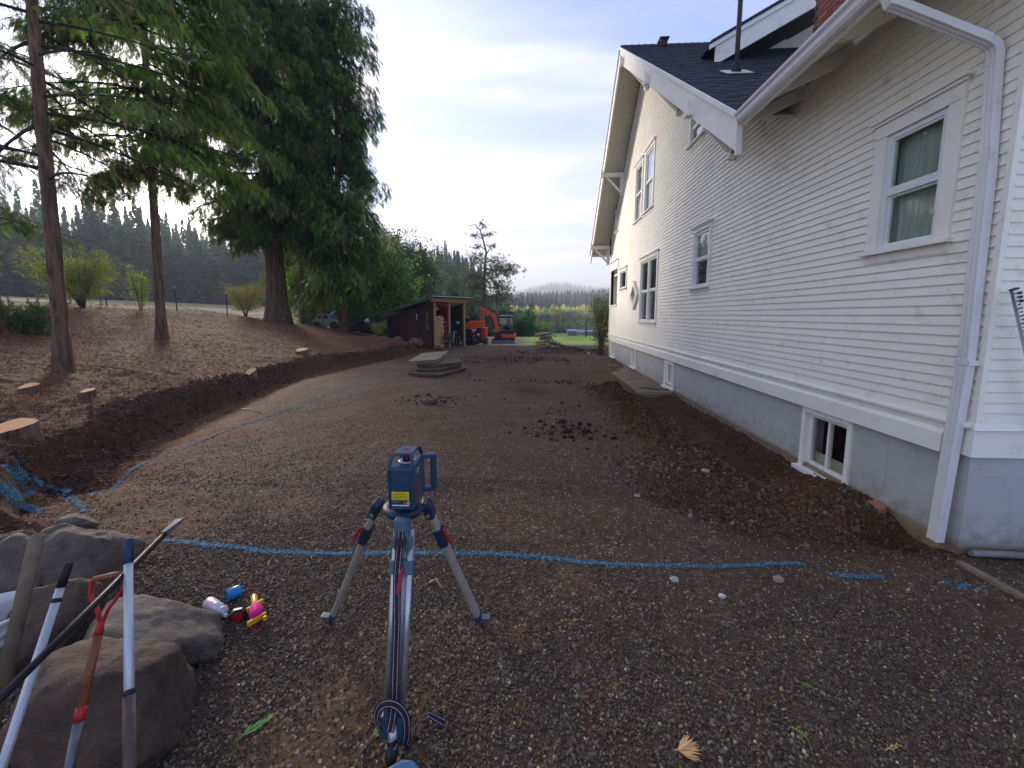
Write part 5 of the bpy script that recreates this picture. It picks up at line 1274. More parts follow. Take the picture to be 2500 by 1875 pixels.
X, Y = blob(1500, ((1.6, 20.6, 1.4, .7, .55), (-.6, 16.5, 1.5, 1.0, .2), (.3, 10.3, .9, .2, .05), (.55, 5.7, .35, .22, .08), (-1.9, 7.8, .35, .25, .05), (.8, 6.6, .8, .8, .04))); s = nr.gamma(2.2, .006, len(X))+.004; put_scatter('drive_clods', X, Y, .25, s, ('33261f', '40312a', '2a1f1a'), CLOD, 'dark clods dropped on the drive', 'soil')
# bank: cut face clods, chips and litter
n = 9000; Y = 3.5+17*nr.random(n)**1.5; X = foot(Y)+nr.normal(-.08, .14, n)+-0*Y+fbm(Y, Y*0, .55, 3)*(-.28); s = nr.gamma(2.0, .0046, n)+.004; put_scatter('bank_clods', X, Y, .15, s, ('4a3228', '5e4236', '38261f', '6a4c3a'), CLOD, 'crumbly dark soil along the cut edge of the bank', 'soil')
n = 60000; Y = 2.6+20*nr.random(n)**1.45; X = foot(Y)+.55-nr.random(n)**1.15*np.minimum(3+Y*.95, 18); kk = fbm(X, Y, 1.0, 3) > -.42; X, Y = X[kk], Y[kk]; n = len(X); s = nr.uniform(.025, .075, n)*(1+Y*.02)
put_scatter('bark_mulch', X, Y, .05, s, ('7a4e38', '935f40', '54352a', 'a27c54', '673f2e', '884a30', 'b5966c', '402820'), CHIP, 'reddish bark chips and dry litter covering the bank', 'mulch', tilt=.5, zoff=.004, sc3=np.stack([np.ones(n), nr.uniform(.5, 1.3, n), np.ones(n)*.6], -1))
X, Y = sample(2600, 2.2, 9, 1.2, -1.15, .3); kk = foot(Y)-X > -3.; X, Y = X[kk], Y[kk]; n = len(X); s = nr.uniform(.015, .055, n); put_scatter('drive_litter', X, Y, .05, s, ('7f5a42', 'a58c66', '8a6a4c', '5c4234', 'b5a07c'), CHIP, 'chips and needles strewn over the drive', 'litter', tilt=.35, zoff=.006, sc3=np.stack([np.ones(n), nr.uniform(.2, .9, n), np.ones(n)*.5], -1), paint=False)

# ---- boulders
def boulder(px, zc, rad, label, mat, seed, name='boulder', grp=None, cuts=7, rz=0):
    """px: photo centre; the rock is an irregular faceted solid resting in the ground"""
    c = onZ(px[0], px[1], zc); r = random.Random(seed); pl = [(Vector((r.gauss(0, 1), r.gauss(0, 1), r.gauss(0, .8))).normalized(), r.uniform(.62, .92)) for _ in range(cuts+8)]
    def f(p):
        s_ = 1.0
        for n_, d_ in pl:
            q = p.dot(n_)
            if q > 1e-3: s_ += (q/d_)**24
        return s_**(-1/24)*(1.14+.12*mnoise.noise(p*1.7+Vector((seed, 0, 0)))+.05*mnoise.noise(p*5+Vector((0, seed, 0)))+.025*mnoise.noise(p*13)+.012*mnoise.noise(p*31))
    o = ico(name, (0, 0, 0), rad, 5, f, mat); o.location = c; o.rotation_euler = (0, r.uniform(-.1, .1), rz); tag(o, label, 'boulder', grp)
    return o
boulder((262, 1748), .08, (.36, .25, .24), 'largest brown boulder at the bottom left, behind the shovel handle', M['rockA'], 3, rz=-.15, cuts=5)
boulder((362, 1548), .07, (.37, .19, .15), 'long flat boulder with moss patches behind the largest one, spray can at its tip', M['rockB'], 8, rz=-.05)
boulder((207, 1380), .12, (.27, .22, .24), 'grey upright boulder at the start of the blue line', M['rockB'], 14, rz=.5)
boulder((42, 1410), .13, (.25, .22, .22), 'dark grey boulder behind the brown wooden handle at the left edge', M['rockB'], 19)
boulder((120, 1520), .12, (.2, .18, .19), 'rounded brownish boulder between the bucket and the white pole', M['rockA'], 27)
boulder((185, 1280), .12, (.13, .10, .06), 'small smooth stone behind the upright grey boulder', M['rockB'], 33)
boulder((140, 1318), .16, (.11, .10, .09), 'fist sized dark stone between two grey boulders', M['rockB'], 36)
boulder((45, 1335), .14, (.16, .1, .10), 'low earthy stone half buried at the left edge', M['rockA'], 39)
# ---- bucket
bk = onY(-25, 1590, 1.62); bt = Vector((bk.x, bk.y, onY(-25, 1500, 1.62).z)); B = empty('bucket', (bk.x, bk.y, 0), 'dirty white plastic bucket at the left edge behind the tool handles', 'bucket')
zt = bt.z; MB().lathe((bk.x, bk.y, zt-.42), (0, 0, 1), [(0, .135), (.02, .14), (.30, .158), (.3, .165), (.315, .165), (.32, .16), (.345, .161), (.35, .168), (.362, .168), (.365, .162), (.40, .164), (.405, .172), (.42, .172), (.42, .160), (.36, .156), (.05, .132), (.05, .001)], 36, cap=False).build('shell', M['bucket'], B)
for i, (zz, w) in enumerate(((.12, .012), (.15, .006), (.17, .006), (.19, .012), (.22, .005))):
    MB().tube([(bk.x+math.cos(a)*(.1425+zz*.06), bk.y+math.sin(a)*(.1425+zz*.06), zt-.42+zz) for a in np.linspace(-1.3, .9, 16)], w*.35, 5).build('printed_line', M['ink'], B)
MB().tube([(bk.x+.17*math.cos(a), bk.y+.17*math.sin(a), zt-.06-.16*math.sin((a+2.2)/3.1*3.14)) for a in np.linspace(-2.2, .9, 18)], .0035, 6).build('wire_handle', M['steel'], B)
# ---- leaning tools
TS = .80
def P2(px, py, Y): return onY(px, py, Y*TS)
class MBT(MB):
    def tube(s, pts, rad, *a, **k): return MB.tube(s, pts, [q*TS for q in rad] if isinstance(rad, (list, tuple)) else rad*TS, *a, **k)
    def ribbon(s, pts, side, w, th): return MB.ribbon(s, pts, side, w*TS, th*TS)
def pole(name, a, b, ext, rad, mat, label, cat, group=None):
    a, b = Vector(a), Vector(b); e = b+(b-a).normalized()*ext
    return a, e
TG = 'long handled tools leaning on the boulders'
# brown wooden handle
a, b = P2(92, 1306, 1.42), P2(2, 1690, 1.15); d = (b-a).normalized(); W_ = empty('wooden_tool', b, 'thick weathered brown wooden tool handle at the far left', 'tool handle', TG)
MBT().tube([a, a+d*.012, a+d*.06, a+d*.5, b, b+d*.35], [.017, .0235, .023, .019, .018, .018], 14).build('shaft', M['greywood'], W_); MBT().tube([a-d*.001, a-d*.004], [.0165, .012], 14).build('cut_end', M['greywood'], W_)
# white pole, slim
a, b = P2(168, 1374, 1.5), P2(18, 1830, 1.18); d = (b-a).normalized(); W_ = empty('tool_pole', b, 'slanting white pole with black grip and black ring, left of the shovel', 'pole', TG)
MBT().tube([a, a+d*.004, a+d*.075], [.0135, .016, .0155], 14).build('grip', M['blk'], W_); MBT().tube([a+d*.0751, b, b+d*.3], [.0145, .0145, .0145], 14).build('shaft', M['white_pole'], W_); MBT().tube([a+d*.105, a+d*.118], .0152, 14).build('ring', M['blk'], W_)
# white pole with brown grip below
a, b = P2(313, 1316, 1.56), P2(316, 1810, 1.2); d = (b-a).normalized(); W_ = empty('tool_pole', b, 'upright white pole with dark cap on top and brown grip below, right of the shovel', 'pole', TG)
MBT().tube([a, a+d*.003, a+d*.085], [.015, .0175, .017], 14).build('cap', M['navy'], W_); k_ = (b-a).length*.965
MBT().tube([a+d*.0851, a+d*k_], [.0158, .0158], 16).build('shaft', M['white_pole'], W_)
q = a.lerp(b, .78); MBT().tube([q, q+d*.014], .0172, 14).build('ring', M['blk'], W_)
MBT().tube([q+d*.0141, b+d*.3], [.0185, .0175], 14).build('grip', pm('brown_grip', '5e4d46', '4a3d38', 20, .7, .3), W_)
# digging bar
a, b = P2(438, 1268, 1.78), P2(0, 1706, 1.05); d = (b-a).normalized(); W_ = empty('digging_bar', b, 'long black steel digging bar with flattened tip lying diagonally across the handles', 'digging bar')
MBT().tube([a+d*.07, b, b+d*.4], [.0125, .0125, .0125], 8).build('bar', M['blackbar'], W_)
u_ = d.cross(Vector((0, 1, 0))).normalized(); m = MBT(); w0, w1 = .021, .0095; nn_ = d.cross(u_)
m.add([a+u_*w0+nn_*.003, a-u_*w0+nn_*.003, a-u_*w0-nn_*.003, a+u_*w0-nn_*.003, a+d*.075+u_*w1+nn_*.0115, a+d*.075-u_*w1+nn_*.0115, a+d*.075-u_*w1-nn_*.0115, a+d*.075+u_*w1-nn_*.0115], [(0,1,2,3), (7,6,5,4), (0,4,5,1), (1,5,6,2), (2,6,7,3), (3,7,4,0)]).build('flat_tip', M['steel'], W_)
# D-handle shovel
S_ = empty('shovel', P2(165, 1875, 1.2), 'shovel with red D-shaped grip frame, wooden shaft and red collar', 'shovel', TG)
g1, g2 = P2(230, 1414, 1.50), P2(300, 1400, 1.50); j1, j2 = P2(246, 1520, 1.44), P2(200, 1725, 1.29); e2 = P2(168, 1875, 1.19)
MBT().tube([g1, g1.lerp(g2, .5), g2], [.0115, .0125, .0115], 12).build('grip_bar', M['ash'], S_)
for (e_, lab_) in ((g1-(g2-g1)*.06, 1), (g2+(g2-g1)*.16, 2)):
    f0 = e_; f1 = e_.lerp(j1, .35)+(e_-(g1+g2)/2)*.28; f2 = e_.lerp(j1, .75)+(e_-(g1+g2)/2)*.02; m = MBT(); m.ribbon([f0, f0.lerp(f1, .6)+(e_-(g1+g2)/2)*.02, f1, f2, j1+(e_-(g1+g2)/2)*.08, j1.lerp(j2, .14)], (0, 1, 0), .017, .008); m.build('fork_arm', M['redmetal'], S_, bevel=.002)
MBT().tube([j1.lerp(j2, -.02), j1.lerp(j2, .17)], [.0125, .0165], 14).build('socket', M['redmetal'], S_)
MBT().tube([j1.lerp(j2, .168), j1.lerp(j2, .5), j2], [.0162, .0158, .0155], 14).build('wooden_shaft', M['ash'], S_)
MBT().tube([j2-(j2-j1)*.0, j2.lerp(e2, .26)], [.0178, .0175], 14).build('collar', M['redmetal'], S_)
MBT().tube([j2.lerp(e2, .24), e2, e2+(e2-j2)*1.1], [.0168, .0155, .015], 14).build('steel_socket', M['steel'], S_); z1_ = e2+(e2-j2)*1.1
MBT().add([z1_+Vector((-.03, .02, 0)), z1_+Vector((.03, .02, 0)), z1_+Vector((.10, .0, -.08)), z1_+Vector((.09, -.05, -.30)), z1_+Vector((0, -.07, -.36)), z1_+Vector((-.09, -.05, -.30)), z1_+Vector((-.10, 0, -.08))], [(0,1,2,3,4,5,6)]).build('blade', M['steel'], S_)
# ---- little things by the flat boulder
def lay(px, py): p = onG(px, py); return p
c = lay(572, 1462); c.z += .036; ax = (lay(590, 1450)-lay(556, 1466)); ax.z = 0; ax.normalize(); C_ = empty('spray_cap', c, 'blue plastic spray can cap lying on its side on the gravel', 'cap')  # cap of a spray can, hollow, lying on its side
MB().lathe(c-ax*.035, ax, [(0, .0335), (0, .036), (.065, .0345), (.07, .032), (.07, .001)], 28, cap=False).build('outer_wall', M['cyanpl'], C_, bevel=0)
MB().lathe(c-ax*.0345, ax, [(0, .0335), (.064, .0315), (.064, .001)], 28, cap=False).build('inner_wall', M['cyanpl'], C_)
c = lay(530, 1500); c.z += .036; a0_ = lay(500, 1478); ax = lay(548, 1516)-lay(500, 1482); ax.z = 0; ax.normalize(); c0_ = c-ax*.09; C_ = empty('spray_can', c, 'white and silver spray paint can lying beside the mossy boulder tip', 'spray can')
MB().lathe(c0_, ax, [(0, .028), (.004, .033), (.15, .033)], 26).build('can_body', M['canwhite'], C_); MB().lathe(c0_+ax*.1501, ax, [(0, .0335), (.004, .0345), (.008, .031), (.02, .027), (.024, .018), (.03, .017), (.03, .012)], 26).build('shoulder', M['alu'], C_); MB().lathe(c0_+ax*.18, ax, [(0, .011), (.018, .009)], 14).build('nozzle', M['white_print'], C_)
MB().lathe(c0_+ax*.04, ax, [(0, .0334), (.05, .0334)], 26, cap=False).build('printed_band', pm('pink_print', 'd9a6b4', 'c9c4cc', 30, .4, 0), C_)
c = lay(582, 1512); c.z += .028; T_ = empty('tape_measure', c, 'red and black tape measure between the can and the string reel', 'tape measure'); xa, ya = Vector((.92, .38, 0)), Vector((-.38, .92, 0))
def D_pts(k, off): return [c+xa*(-.036*k)+Vector((0, 0, -.026))+ya*off, c+xa*(.040*k)+Vector((0, 0, -.026))+ya*off, c+xa*(.043*k)+Vector((0, 0, 0))+ya*off, c+xa*(.026*k)+Vector((0, 0, .027*k))+ya*off, c+xa*(-.016*k)+Vector((0, 0, .031*k))+ya*off, c+xa*(-.036*k)+Vector((0, 0, .012*k))+ya*off]
MB().prism(D_pts(1, -.02), ya*.04).build('case', M['blk'], T_, bevel=.006); MB().prism(D_pts(.72, -.023), ya*.003).build('side_plate', M['red'], T_, bevel=.001); MB().prism([p+Vector((0, 0, .004)) for p in D_pts(.8, -.012)], ya*.024).build('red_shell', M['red'], T_, bevel=.004); MB().bar(c+xa*-.02+Vector((0, 0, .031)), c+xa*.02+Vector((0, 0, .032)), .016, .004).build('belt_clip', M['steel'], T_)
c = lay(626, 1508); c.z += .035; ax = Vector((c.x*1.04, c.y, .0)).normalized(); sx = Vector((ax.y, -ax.x, 0)); K = empty('string_reel', c, 'yellow plastic reel wound with bright pink mason string', 'string reel')
MB().lathe(c-ax*.06, ax, [(0, .022), (.01, .030), (.05, .0335), (.10, .030), (.115, .024)], 22).build('pink_string', M['pink'], K)
MB().tube([c+ax*.05, c+ax*.075, c+ax*.15, c+ax*.165], [.014, .017, .0155, .008], 14).build('handle', M['yellow'], K)
for e_, tl in ((-.068, .35), (.058, .5)):
    MB().obox(c+ax*e_, (sx+ax*tl).normalized()*.047, (ax-sx*tl).normalized()*.0065, Vector((0, 0, .014))).build('flange', M['yellow'], K, bevel=.004); 
MB().tube([c-ax*.075+sx*.036, c-ax*.09+sx*.036], .011, 10).build('peg', M['yellow'], K)
MB().tube([c-ax*.06+sx*(-.02)+Vector((0, 0, -.01)), c-ax*.085+sx*-.026+Vector((0, 0, -.028)), c-ax*.115+sx*-.008+Vector((0, 0, -.031)), c-ax*.118+sx*.012+Vector((0, 0, -.031)), c-ax*.095+sx*.027+Vector((0, 0, -.03)), c-ax*.07+sx*.02+Vector((0, 0, -.02))], .002, 6).build('string_loop', M['pink'], K)
print('front ok')
# ---- tripod and rotary laser
LY = 1.62; hd = onY(982, 1236, LY); TR = empty('tripod', onG(985, 1700), 'aluminium builder tripod with blue fittings and red clamps, standing on the gravel', 'tripod')
def ftpx(px, py): p = onG(px, py); return p
legs = [(onY(918, 1242, LY+.06), onG(806, 1524), 'rear'), (onY(1046, 1242, LY+.06), onG(1178, 1528), 'rear')]
cz = hd.z
MB().lathe((hd.x, LY+.03, cz-.045), (0, 0, 1), [(0, .045), (.0, .075), (.02, .09), (.035, .092), (.04, .075), (.045, .05)], 28).build('head_plate', M['navy'], TR)
MB().lathe((hd.x, LY+.03, cz-.0), (0, 0, 1), [(0, .05), (.0, .062), (.022, .062), (.022, .05)], 28).build('mount_ring', M['blk'], TR)
MB().tube([(hd.x, LY+.03, cz-.16), (hd.x, LY+.03, cz-.05)], .012, 12).build('centre_screw', M['steel'], TR)
for i, (h_, f_, k_) in enumerate(legs):
    d = (f_-h_).normalized(); sgn = -1 if i == 0 else 1; L_ = (f_-h_).length; lat = Vector((0, 1, 0)); lat = (lat-d*lat.dot(d)).normalized(); oth = d.cross(lat)
    lg = empty('leg', h_-wloc(TR)); lg.parent = TR
    MB().obox(h_+d*.0, d*.045, lat*.030, oth*.020).build('hinge', M['navy'], lg, bevel=.01); 
    for s_ in (-1, 1): MB().tube([h_+lat*.033*s_+d*.01, h_+lat*.038*s_+d*.01], .009, 10).build('bolt', M['alu'], lg)
    MB().obox(h_+d*(.04+L_*.44), d*(L_*.44), lat*.024, oth*.0155).build('outer_tubes', pm('dull_aluminium_%d' % i, 'b5aea0', 'a39b8d', 8, .5, .1, metal=.4), lg, bevel=.012, seg=3)
    MB().obox(h_+d*(.17), d*.055, lat*.028, oth*.021).build('clamp_block', M['navy'], lg, bevel=.008)
    q = h_+d*.13+Vector((.028*sgn, -.02, .012)); MB().bar(q, q+d*.09+Vector((.010*sgn, 0, .0)), .017, .012).build('clamp_lever', M['red'], lg, bevel=.004)
    MB().obox(h_+d*(L_*.90), d*.022, lat*.027, oth*.018).build('lower_collar', M['blueplast'], lg, bevel=.006)
    MB().tube([h_+d*(L_*.9), f_-d*.02, f_+d*.02], [.014, .013, .003], 10).build('spike', M['steel'], lg)
    MB().obox(f_-d*.06+Vector((.03*sgn, 0, .012)), Vector((.028, 0, 0)), Vector((0, .02, 0)), Vector((0, 0, .005))).build('foot_step', M['steel'], lg, bevel=.002)
# front leg seen head-on: two tubes with the extension between them
ft, fb = onY(987, 1285, LY-.07), onY(962, 1752, 1.335); d = (fb-ft).normalized(); sx = Vector((1, 0, 0)); lg = empty('leg', ft-wloc(TR)); lg.parent = TR; lg['label'] = 'front leg with two bright tubes, strap and blue clamp plates'
def lp(t, off=0.): return ft.lerp(fb, t)+Vector((off, 0, 0))
MB().prism([(ft.x-.030, LY-.115, cz-.005), (ft.x+.030, LY-.115, cz-.005), (ft.x+.030, LY-.115, cz-.075), (ft.x+.043, LY-.115, cz-.085), (ft.x+.043, LY-.115, cz-.125), (ft.x-.043, LY-.115, cz-.125), (ft.x-.043, LY-.115, cz-.085), (ft.x-.030, LY-.115, cz-.075)], (0, .04, 0)).build('hinge_casting', M['blueplast2'], lg, bevel=.005)
for s_ in (-1, 1): MB().tube([lp(.01, .032*s_), lp(1.02, .030*s_)], .0125, 16).build('tube', M['alu'], lg)
MB().obox(lp(.55)+Vector((0, .014, 0)), d*((fb-ft).length*.47), sx*.020, Vector((0, .006, 0))).build('inner_tube', M['alu'], lg, bevel=.003)
MB().tube([lp(.13)+Vector((.008, .016, 0)), lp(.9)+Vector((.006, .016, 0))], .011, 12).build('extension', M['white_pole'], lg)
MB().obox(lp(.22), d*.026, sx*.049, Vector((0, .018, 0))).build('clamp_plate', M['blueplast2'], lg, bevel=.006)
MB().obox(lp(.085), d*.020, sx*.020, Vector((0, .014, 0))).build('upper_stop', M['navy'], lg, bevel=.004)
MB().bar(lp(.205)+Vector((.006, -.026, 0)), lp(.345)+Vector((-.002, -.032, 0)), .014, .012, (0, 1, 0)).build('clamp_lever', M['red'], lg, bevel=.003)
MB().obox(lp(1.03), d*.036, sx*.047, Vector((0, .022, 0))).build('lower_plate', M['blueplast'], lg, bevel=.006)
f1 = onY(957, 1822, 1.275); f2 = onG(955, 1885); d2 = (f1-fb).normalized()
MB().tube([lp(1.0)+Vector((0, .0, 0)), f1], [.0185, .0175], 14).build('lower_extension', M['alu'], lg); MB().prism([f1+Vector((-.021, -.02, .012)), f1+Vector((.022, -.02, .012)), f1+Vector((.019, -.02, -.05)), f1+Vector((-.016, -.02, -.05))], (0, .03, 0)).build('boot_plate', M['steel'], lg, bevel=.004)
MB().tube([f1+Vector((0, .01, -.0)), f2+Vector((0, 0, .06)), f2], [.024, .022, .010], 12).build('rubber_boot', M['blk'], lg)
st = onY(985, 1872, 1.17); MB().add([st+Vector((-.11, -.02, -.035)), st+Vector((-.055, -.01, .0)), st+Vector((-.01, .0, .022)), st+Vector((.022, 0, .024)), st+Vector((.045, 0, .004)), st+Vector((.055, -.01, -.04)), st+Vector((.05, -.06, -.09)), st+Vector((-.11, -.07, -.09)),
          st+Vector((-.11, .01, -.06)), st+Vector((-.055, .02, -.03)), st+Vector((-.01, .03, -.01)), st+Vector((.022, .03, -.01)), st+Vector((.045, .03, -.03)), st+Vector((.055, .02, -.06)), st+Vector((.05, -.03, -.12)), st+Vector((-.11, -.04, -.12))],
         [(0,7,6,5,4,3,2,1), (8,9,10,11,12,13,14,15)]+[(i, (i+1) % 8, (i+1) % 8+8, i+8) for i in range(8)]).build('foot_pedal', pm('blue_grey_plastic', '5f86a3', '56799a', 8, .5, .1, .001), lg, bevel=.006)
# strap with two pale stripes
SP = empty('strap', lp(.02)-wloc(TR)); SP.parent = TR
def strap(pts, side, name='webbing', w=.030):
    sd = side if isinstance(side, list) else [Vector(side)]*len(pts)
    MB().ribbon(pts, [Vector(x) for x in sd], w, .0022).build(name, M['webbing'], SP)
    for o_ in (-.28, .28):
        q = []
        for i, p in enumerate(pts):
            p = Vector(p); t = (Vector(pts[min(i+1, len(pts)-1)])-Vector(pts[max(i-1, 0)])).normalized(); s_ = Vector(sd[i]); s_ = (s_-t*s_.dot(t)).normalized(); q.append(p+s_*(o_*w))
        MB().ribbon(q, [Vector(x) for x in sd], .0022, .0036).build('stripe', M['webstripe'], SP)
o_ = Vector((0, -.026, 0)); strap([lp(-.02, .0)+o_*1.7, lp(.05, .002)+o_*1.8, lp(.12, -.006)+o_*1.3, lp(.25, -.010)+o_*1.2, lp(.5, -.002)+o_*.9, lp(.75, .003)+o_, lp(.89, .006)+o_, lp(.97, .004)+o_*1.3, lp(1.02, -.002)+o_*1.5], (1, 0, 0))
MB().obox(lp(.055, .002)+o_*1.95, sx*.022, d*.015, Vector((0, .003, 0))).build('buckle', M['blk'], SP, bevel=.003)
lc = lp(.93); pts = []; sd = []
for k in range(22):
    a = math.pi*(1.28-1.5*k/21); rx_, rz_ = .058, .088; pts.append(lc+Vector((rx_*math.cos(a)+.002, -.045-.012*math.sin(a), rz_*math.sin(a)-.028-(.05 if k > 17 else 0)*(k-17)/4))); sd.append(Vector((math.cos(a)*.75, .45, math.sin(a)*.75)))
strap(pts, sd)
gz_ = onG(1050, 1795); e0 = pts[-1]; strap([e0, e0+Vector((.015, .03, -.06)), Vector((gz_.x-.05, gz_.y, gz_.z+.045)), Vector((gz_.x-.01, gz_.y+.02, gz_.z+.07)), Vector((gz_.x+.03, gz_.y+.03, gz_.z+.035)), Vector((gz_.x+.05, gz_.y+.04, gz_.z+.012))], [Vector((.4, .9, .2))]*2+[Vector((.3, 1, 0))]*4)
# laser
LZ = empty('rotary_laser', (hd.x, LY, cz+.02), 'blue rotary laser level with side handle and yellow warning label, on top of the tripod', 'laser level')
bl, br_ = onY(947, 1225, LY-.085), onY(1010, 1225, LY-.085); w = (br_.x-bl.x); x0 = bl.x; zb_ = cz+.024; zt_ = onY(960, 1143, LY-.085).z; yb0, yb1 = LY-.085, LY+.085
xL, xR = x0, x0+w
MB().prism([(xL, yb0, zb_), (xR, yb0, zb_), (xR+.002, yb0, zt_), (xL-.002, yb0, zt_)], (0, yb1-yb0, 0)).build('body', M['blueplast'], LZ, bevel=.011, seg=3)
MB().box((xL+.008, yb0-.003, zb_+.006), (xL+.012, yb0+.001, zt_-.01)).box((xR-.012, yb0-.003, zb_+.006), (xR-.008, yb0+.001, zt_-.01)).build('front_ribs', M['navy'], LZ)
MB().box((xR-.004, yb0+.02, zb_+.012), (xR+.004, yb1-.01, zt_-.014)).build('side_panel', pm('teal_grey_panel', '3c5560', '31474f', 10, .5, .1), LZ, bevel=.003)
# cage: four sloping posts and a top plate with slot
tx0, tx1, tz = xL+.020, xR-.012, zt_+.052; ty0, ty1 = LY-.055, LY+.045
MB().box((tx0, ty0, tz-.012), (tx1, ty1, tz)).build('cage_top', M['blueplast'], LZ, bevel=.006, seg=2); MB().box(((tx0+tx1)/2-.012, (ty0+ty1)/2-.009, tz-.001), ((tx0+tx1)/2+.012, (ty0+ty1)/2+.009, tz+.0012)).build('top_slot', M['blk'], LZ, bevel=.001)
for (xa_, ya_, xb_, yb_) in ((tx0, ty0, xL+.004, yb0+.01), (tx1, ty0, xR-.004, yb0+.01), (tx0, ty1, xL+.004, yb1-.01), (tx1, ty1, xR-.004, yb1-.01)):
    MB().bar((xa_*.9+xb_*.1, ya_*.9+yb_*.1, tz-.004), (xb_, yb_, zt_-.002), .014, .012, (0, 1, 0)).build('cage_post', M['blueplast'], LZ, bevel=.003)
MB().prism([(xL, yb0+.0, zt_-.001), (xR, yb0, zt_-.001), (xR-.006, yb0+.02, zt_+.010), (xL+.006, yb0+.02, zt_+.010)], (0, .0, 0.001)).build('front_lip', M['navy'], LZ) if False else None
MB().lathe(((tx0+tx1)/2, LY, zt_-.001), (0, 0, 1), [(0, .036), (.006, .034), (.008, .026), (.004, .022)], 28).build('collar_ring', M['alu'], LZ); MB().lathe(((tx0+tx1)/2, LY, zt_), (0, 0, 1), [(0, .020), (.034, .019), (.036, .016)], 22).build('rotor_head', M['blk'], LZ)
MB().obox(((tx0+tx1)/2+.006, LY-.0195, zt_+.019), Vector((.004, 0, 0)), Vector((0, .002, 0)), Vector((0, 0, .005))).build('laser_window', M['red'], LZ)
# handle on the right-hand, rear side
hx0, hx1 = xR+.0, xR+.050; hy = LY+.055; 
for (p, q, w_, h_) in (((xR-.01, hy, zt_+.002), (hx1, hy+.01, zt_+.004), .032, .020), ((xR-.01, hy, zb_+.030), (hx1, hy+.01, zb_+.036), .032, .020), ((hx1-.004, hy+.01, zt_+.012), (hx1-.004, hy+.01, zb_+.026), .032, .024)):
    MB().bar(p, q, w_, h_, (0, 0, 1) if abs(p[2]-q[2]) < .05 else (1, 0, 0)).build('handle', M['blueplast'], LZ, bevel=.006, seg=2)
# printed labels
yy = yb0-.0042
MB().box((xL+.016, yy, zb_+.045), (xR-.015, yy+.002, zb_+.085)).build('label_border', M['blk'], LZ); MB().box((xL+.018, yy-.0006, zb_+.047), (xR-.017, yy, zb_+.083)).build('warning_label', M['yel_label'], LZ)
for i in range(5): MB().box((xL+.021+(.010 if i == 0 else 0), yy-.001, zb_+.077-i*.0065), (xR-.021-(.010 if i == 0 else .004*(i % 2)), yy-.0006, zb_+.0785-i*.0065)).build('printed_line', M['blk'], LZ)
MB().prism([(xR-.043, yy-.0002, zb_+.030), (xR-.030, yy-.0002, zb_+.030), (xR-.0365, yy-.0002, zb_+.042)], (0, .001, 0)).build('warning_triangle', M['orange_print'], LZ)
MB().tube([(xR-.021, yy, zb_+.036), (xR-.021, yy-.001, zb_+.036)], .0065, 18).build('round_mark', M['white_print'], LZ); MB().tube([(xR-.021, yy-.001, zb_+.036), (xR-.021, yy-.0015, zb_+.036)], .0035, 12).build('round_mark', M['navy'], LZ)
for z_, w_ in ((.022, 1.0), (.036, .45), (.040, .4), (.012, .6)): MB().box((xL+.019, yy-.0002, zb_+z_), (xL+.019+(w-.037)*w_, yy+.001, zb_+z_+(.004 if z_ == .022 else .0013))).build('printed_line', M['white_print'] if z_ == .022 else M['alu'], LZ)
def text(s, loc, size, rot, mat, parent, name='lettering', ext=.0006, bold=0):
    cu = bpy.data.curves.new('t', 'FONT'); cu.body = s; cu.size = size; cu.extrude = ext; cu.align_x = 'CENTER'; cu.align_y = 'CENTER'; cu.offset = bold
    o = bpy.data.objects.new('t', cu); COL.objects.link(o); bpy.context.view_layer.update(); me = bpy.data.meshes.new_from_object(o.evaluated_get(bpy.context.evaluated_depsgraph_get())); bpy.data.objects.remove(o)
    me.name = name; me.materials.clear(); me.materials.append(mat); t = bpy.data.objects.new(name, me); COL.objects.link(t); t.parent = parent; t.location = Vector(loc)-wloc(parent); t.rotation_euler = rot; return t
text('BOSCH', (xR+.0045, yb0+.062, zb_+.062), .030, Euler((Matrix.Rotation(math.pi/2, 3, 'Z') @ Matrix.Rotation(math.pi/2, 3, 'X') @ Matrix.Rotation(math.pi/2, 3, 'Z')).to_euler()), M['red'], LZ, bold=.0008)
MB().tube([(xR+.0042, yb0+.060, zt_-.030), (xR+.0052, yb0+.060, zt_-.030)], .012, 20).build('emblem', M['white_print'], LZ); MB().tube([(xR+.0052, yb0+.060, zt_-.030), (xR+.0058, yb0+.060, zt_-.030)], .0085, 20).build('emblem', M['navy'], LZ)
print('tripod ok')
# ================================================================ FAR THINGS
random.seed(77)
M['plank'] = None
def plank_mat(name, c1, c2):
    t = NT(name); oi = t.n.new('ShaderNodeObjectInfo'); g_ = t.noise(6, 7, .65, t.pos, stretch=(3, 3, .35)); col = t.mix(t.rng(g_, .35, .65), srgb(c1), srgb(c2)); col = t.mix(t.math('MULTIPLY', oi.outputs['Random'], .6), col, tuple(x*1.6 for x in srgb(c1)))
    return t.fin(col, .85, t.bump(g_, .5, .01), spec=.2)
M['plank'] = plank_mat('old_dark_boards', '4a3028', '2f1f1b'); M['post'] = wood('pale_post', 'a8916a', '846e4e'); M['beam'] = wood('orange_beam', 'a5714b', '80543a'); M['redboard'] = plank_mat('red_boards', '6e2226', '4a171b')
M['metalroof'] = pm('galvanised_roof', 'a9bac6', '8fa0ac', 5, .4, .1, metal=.5); M['roofedge'] = pm('mossy_roof_edge', '5a6350', '474e40', 5, .8, .2); M['logend'] = pm('split_firewood', 'c9ad82', '9a7b55', 9, .85, .4, .01); M['logbark'] = pm('log_bark', '6a5240', '4b3a2e', 9, .9, .4)
def yb2(px, py, Y): return onY(px, py, Y)
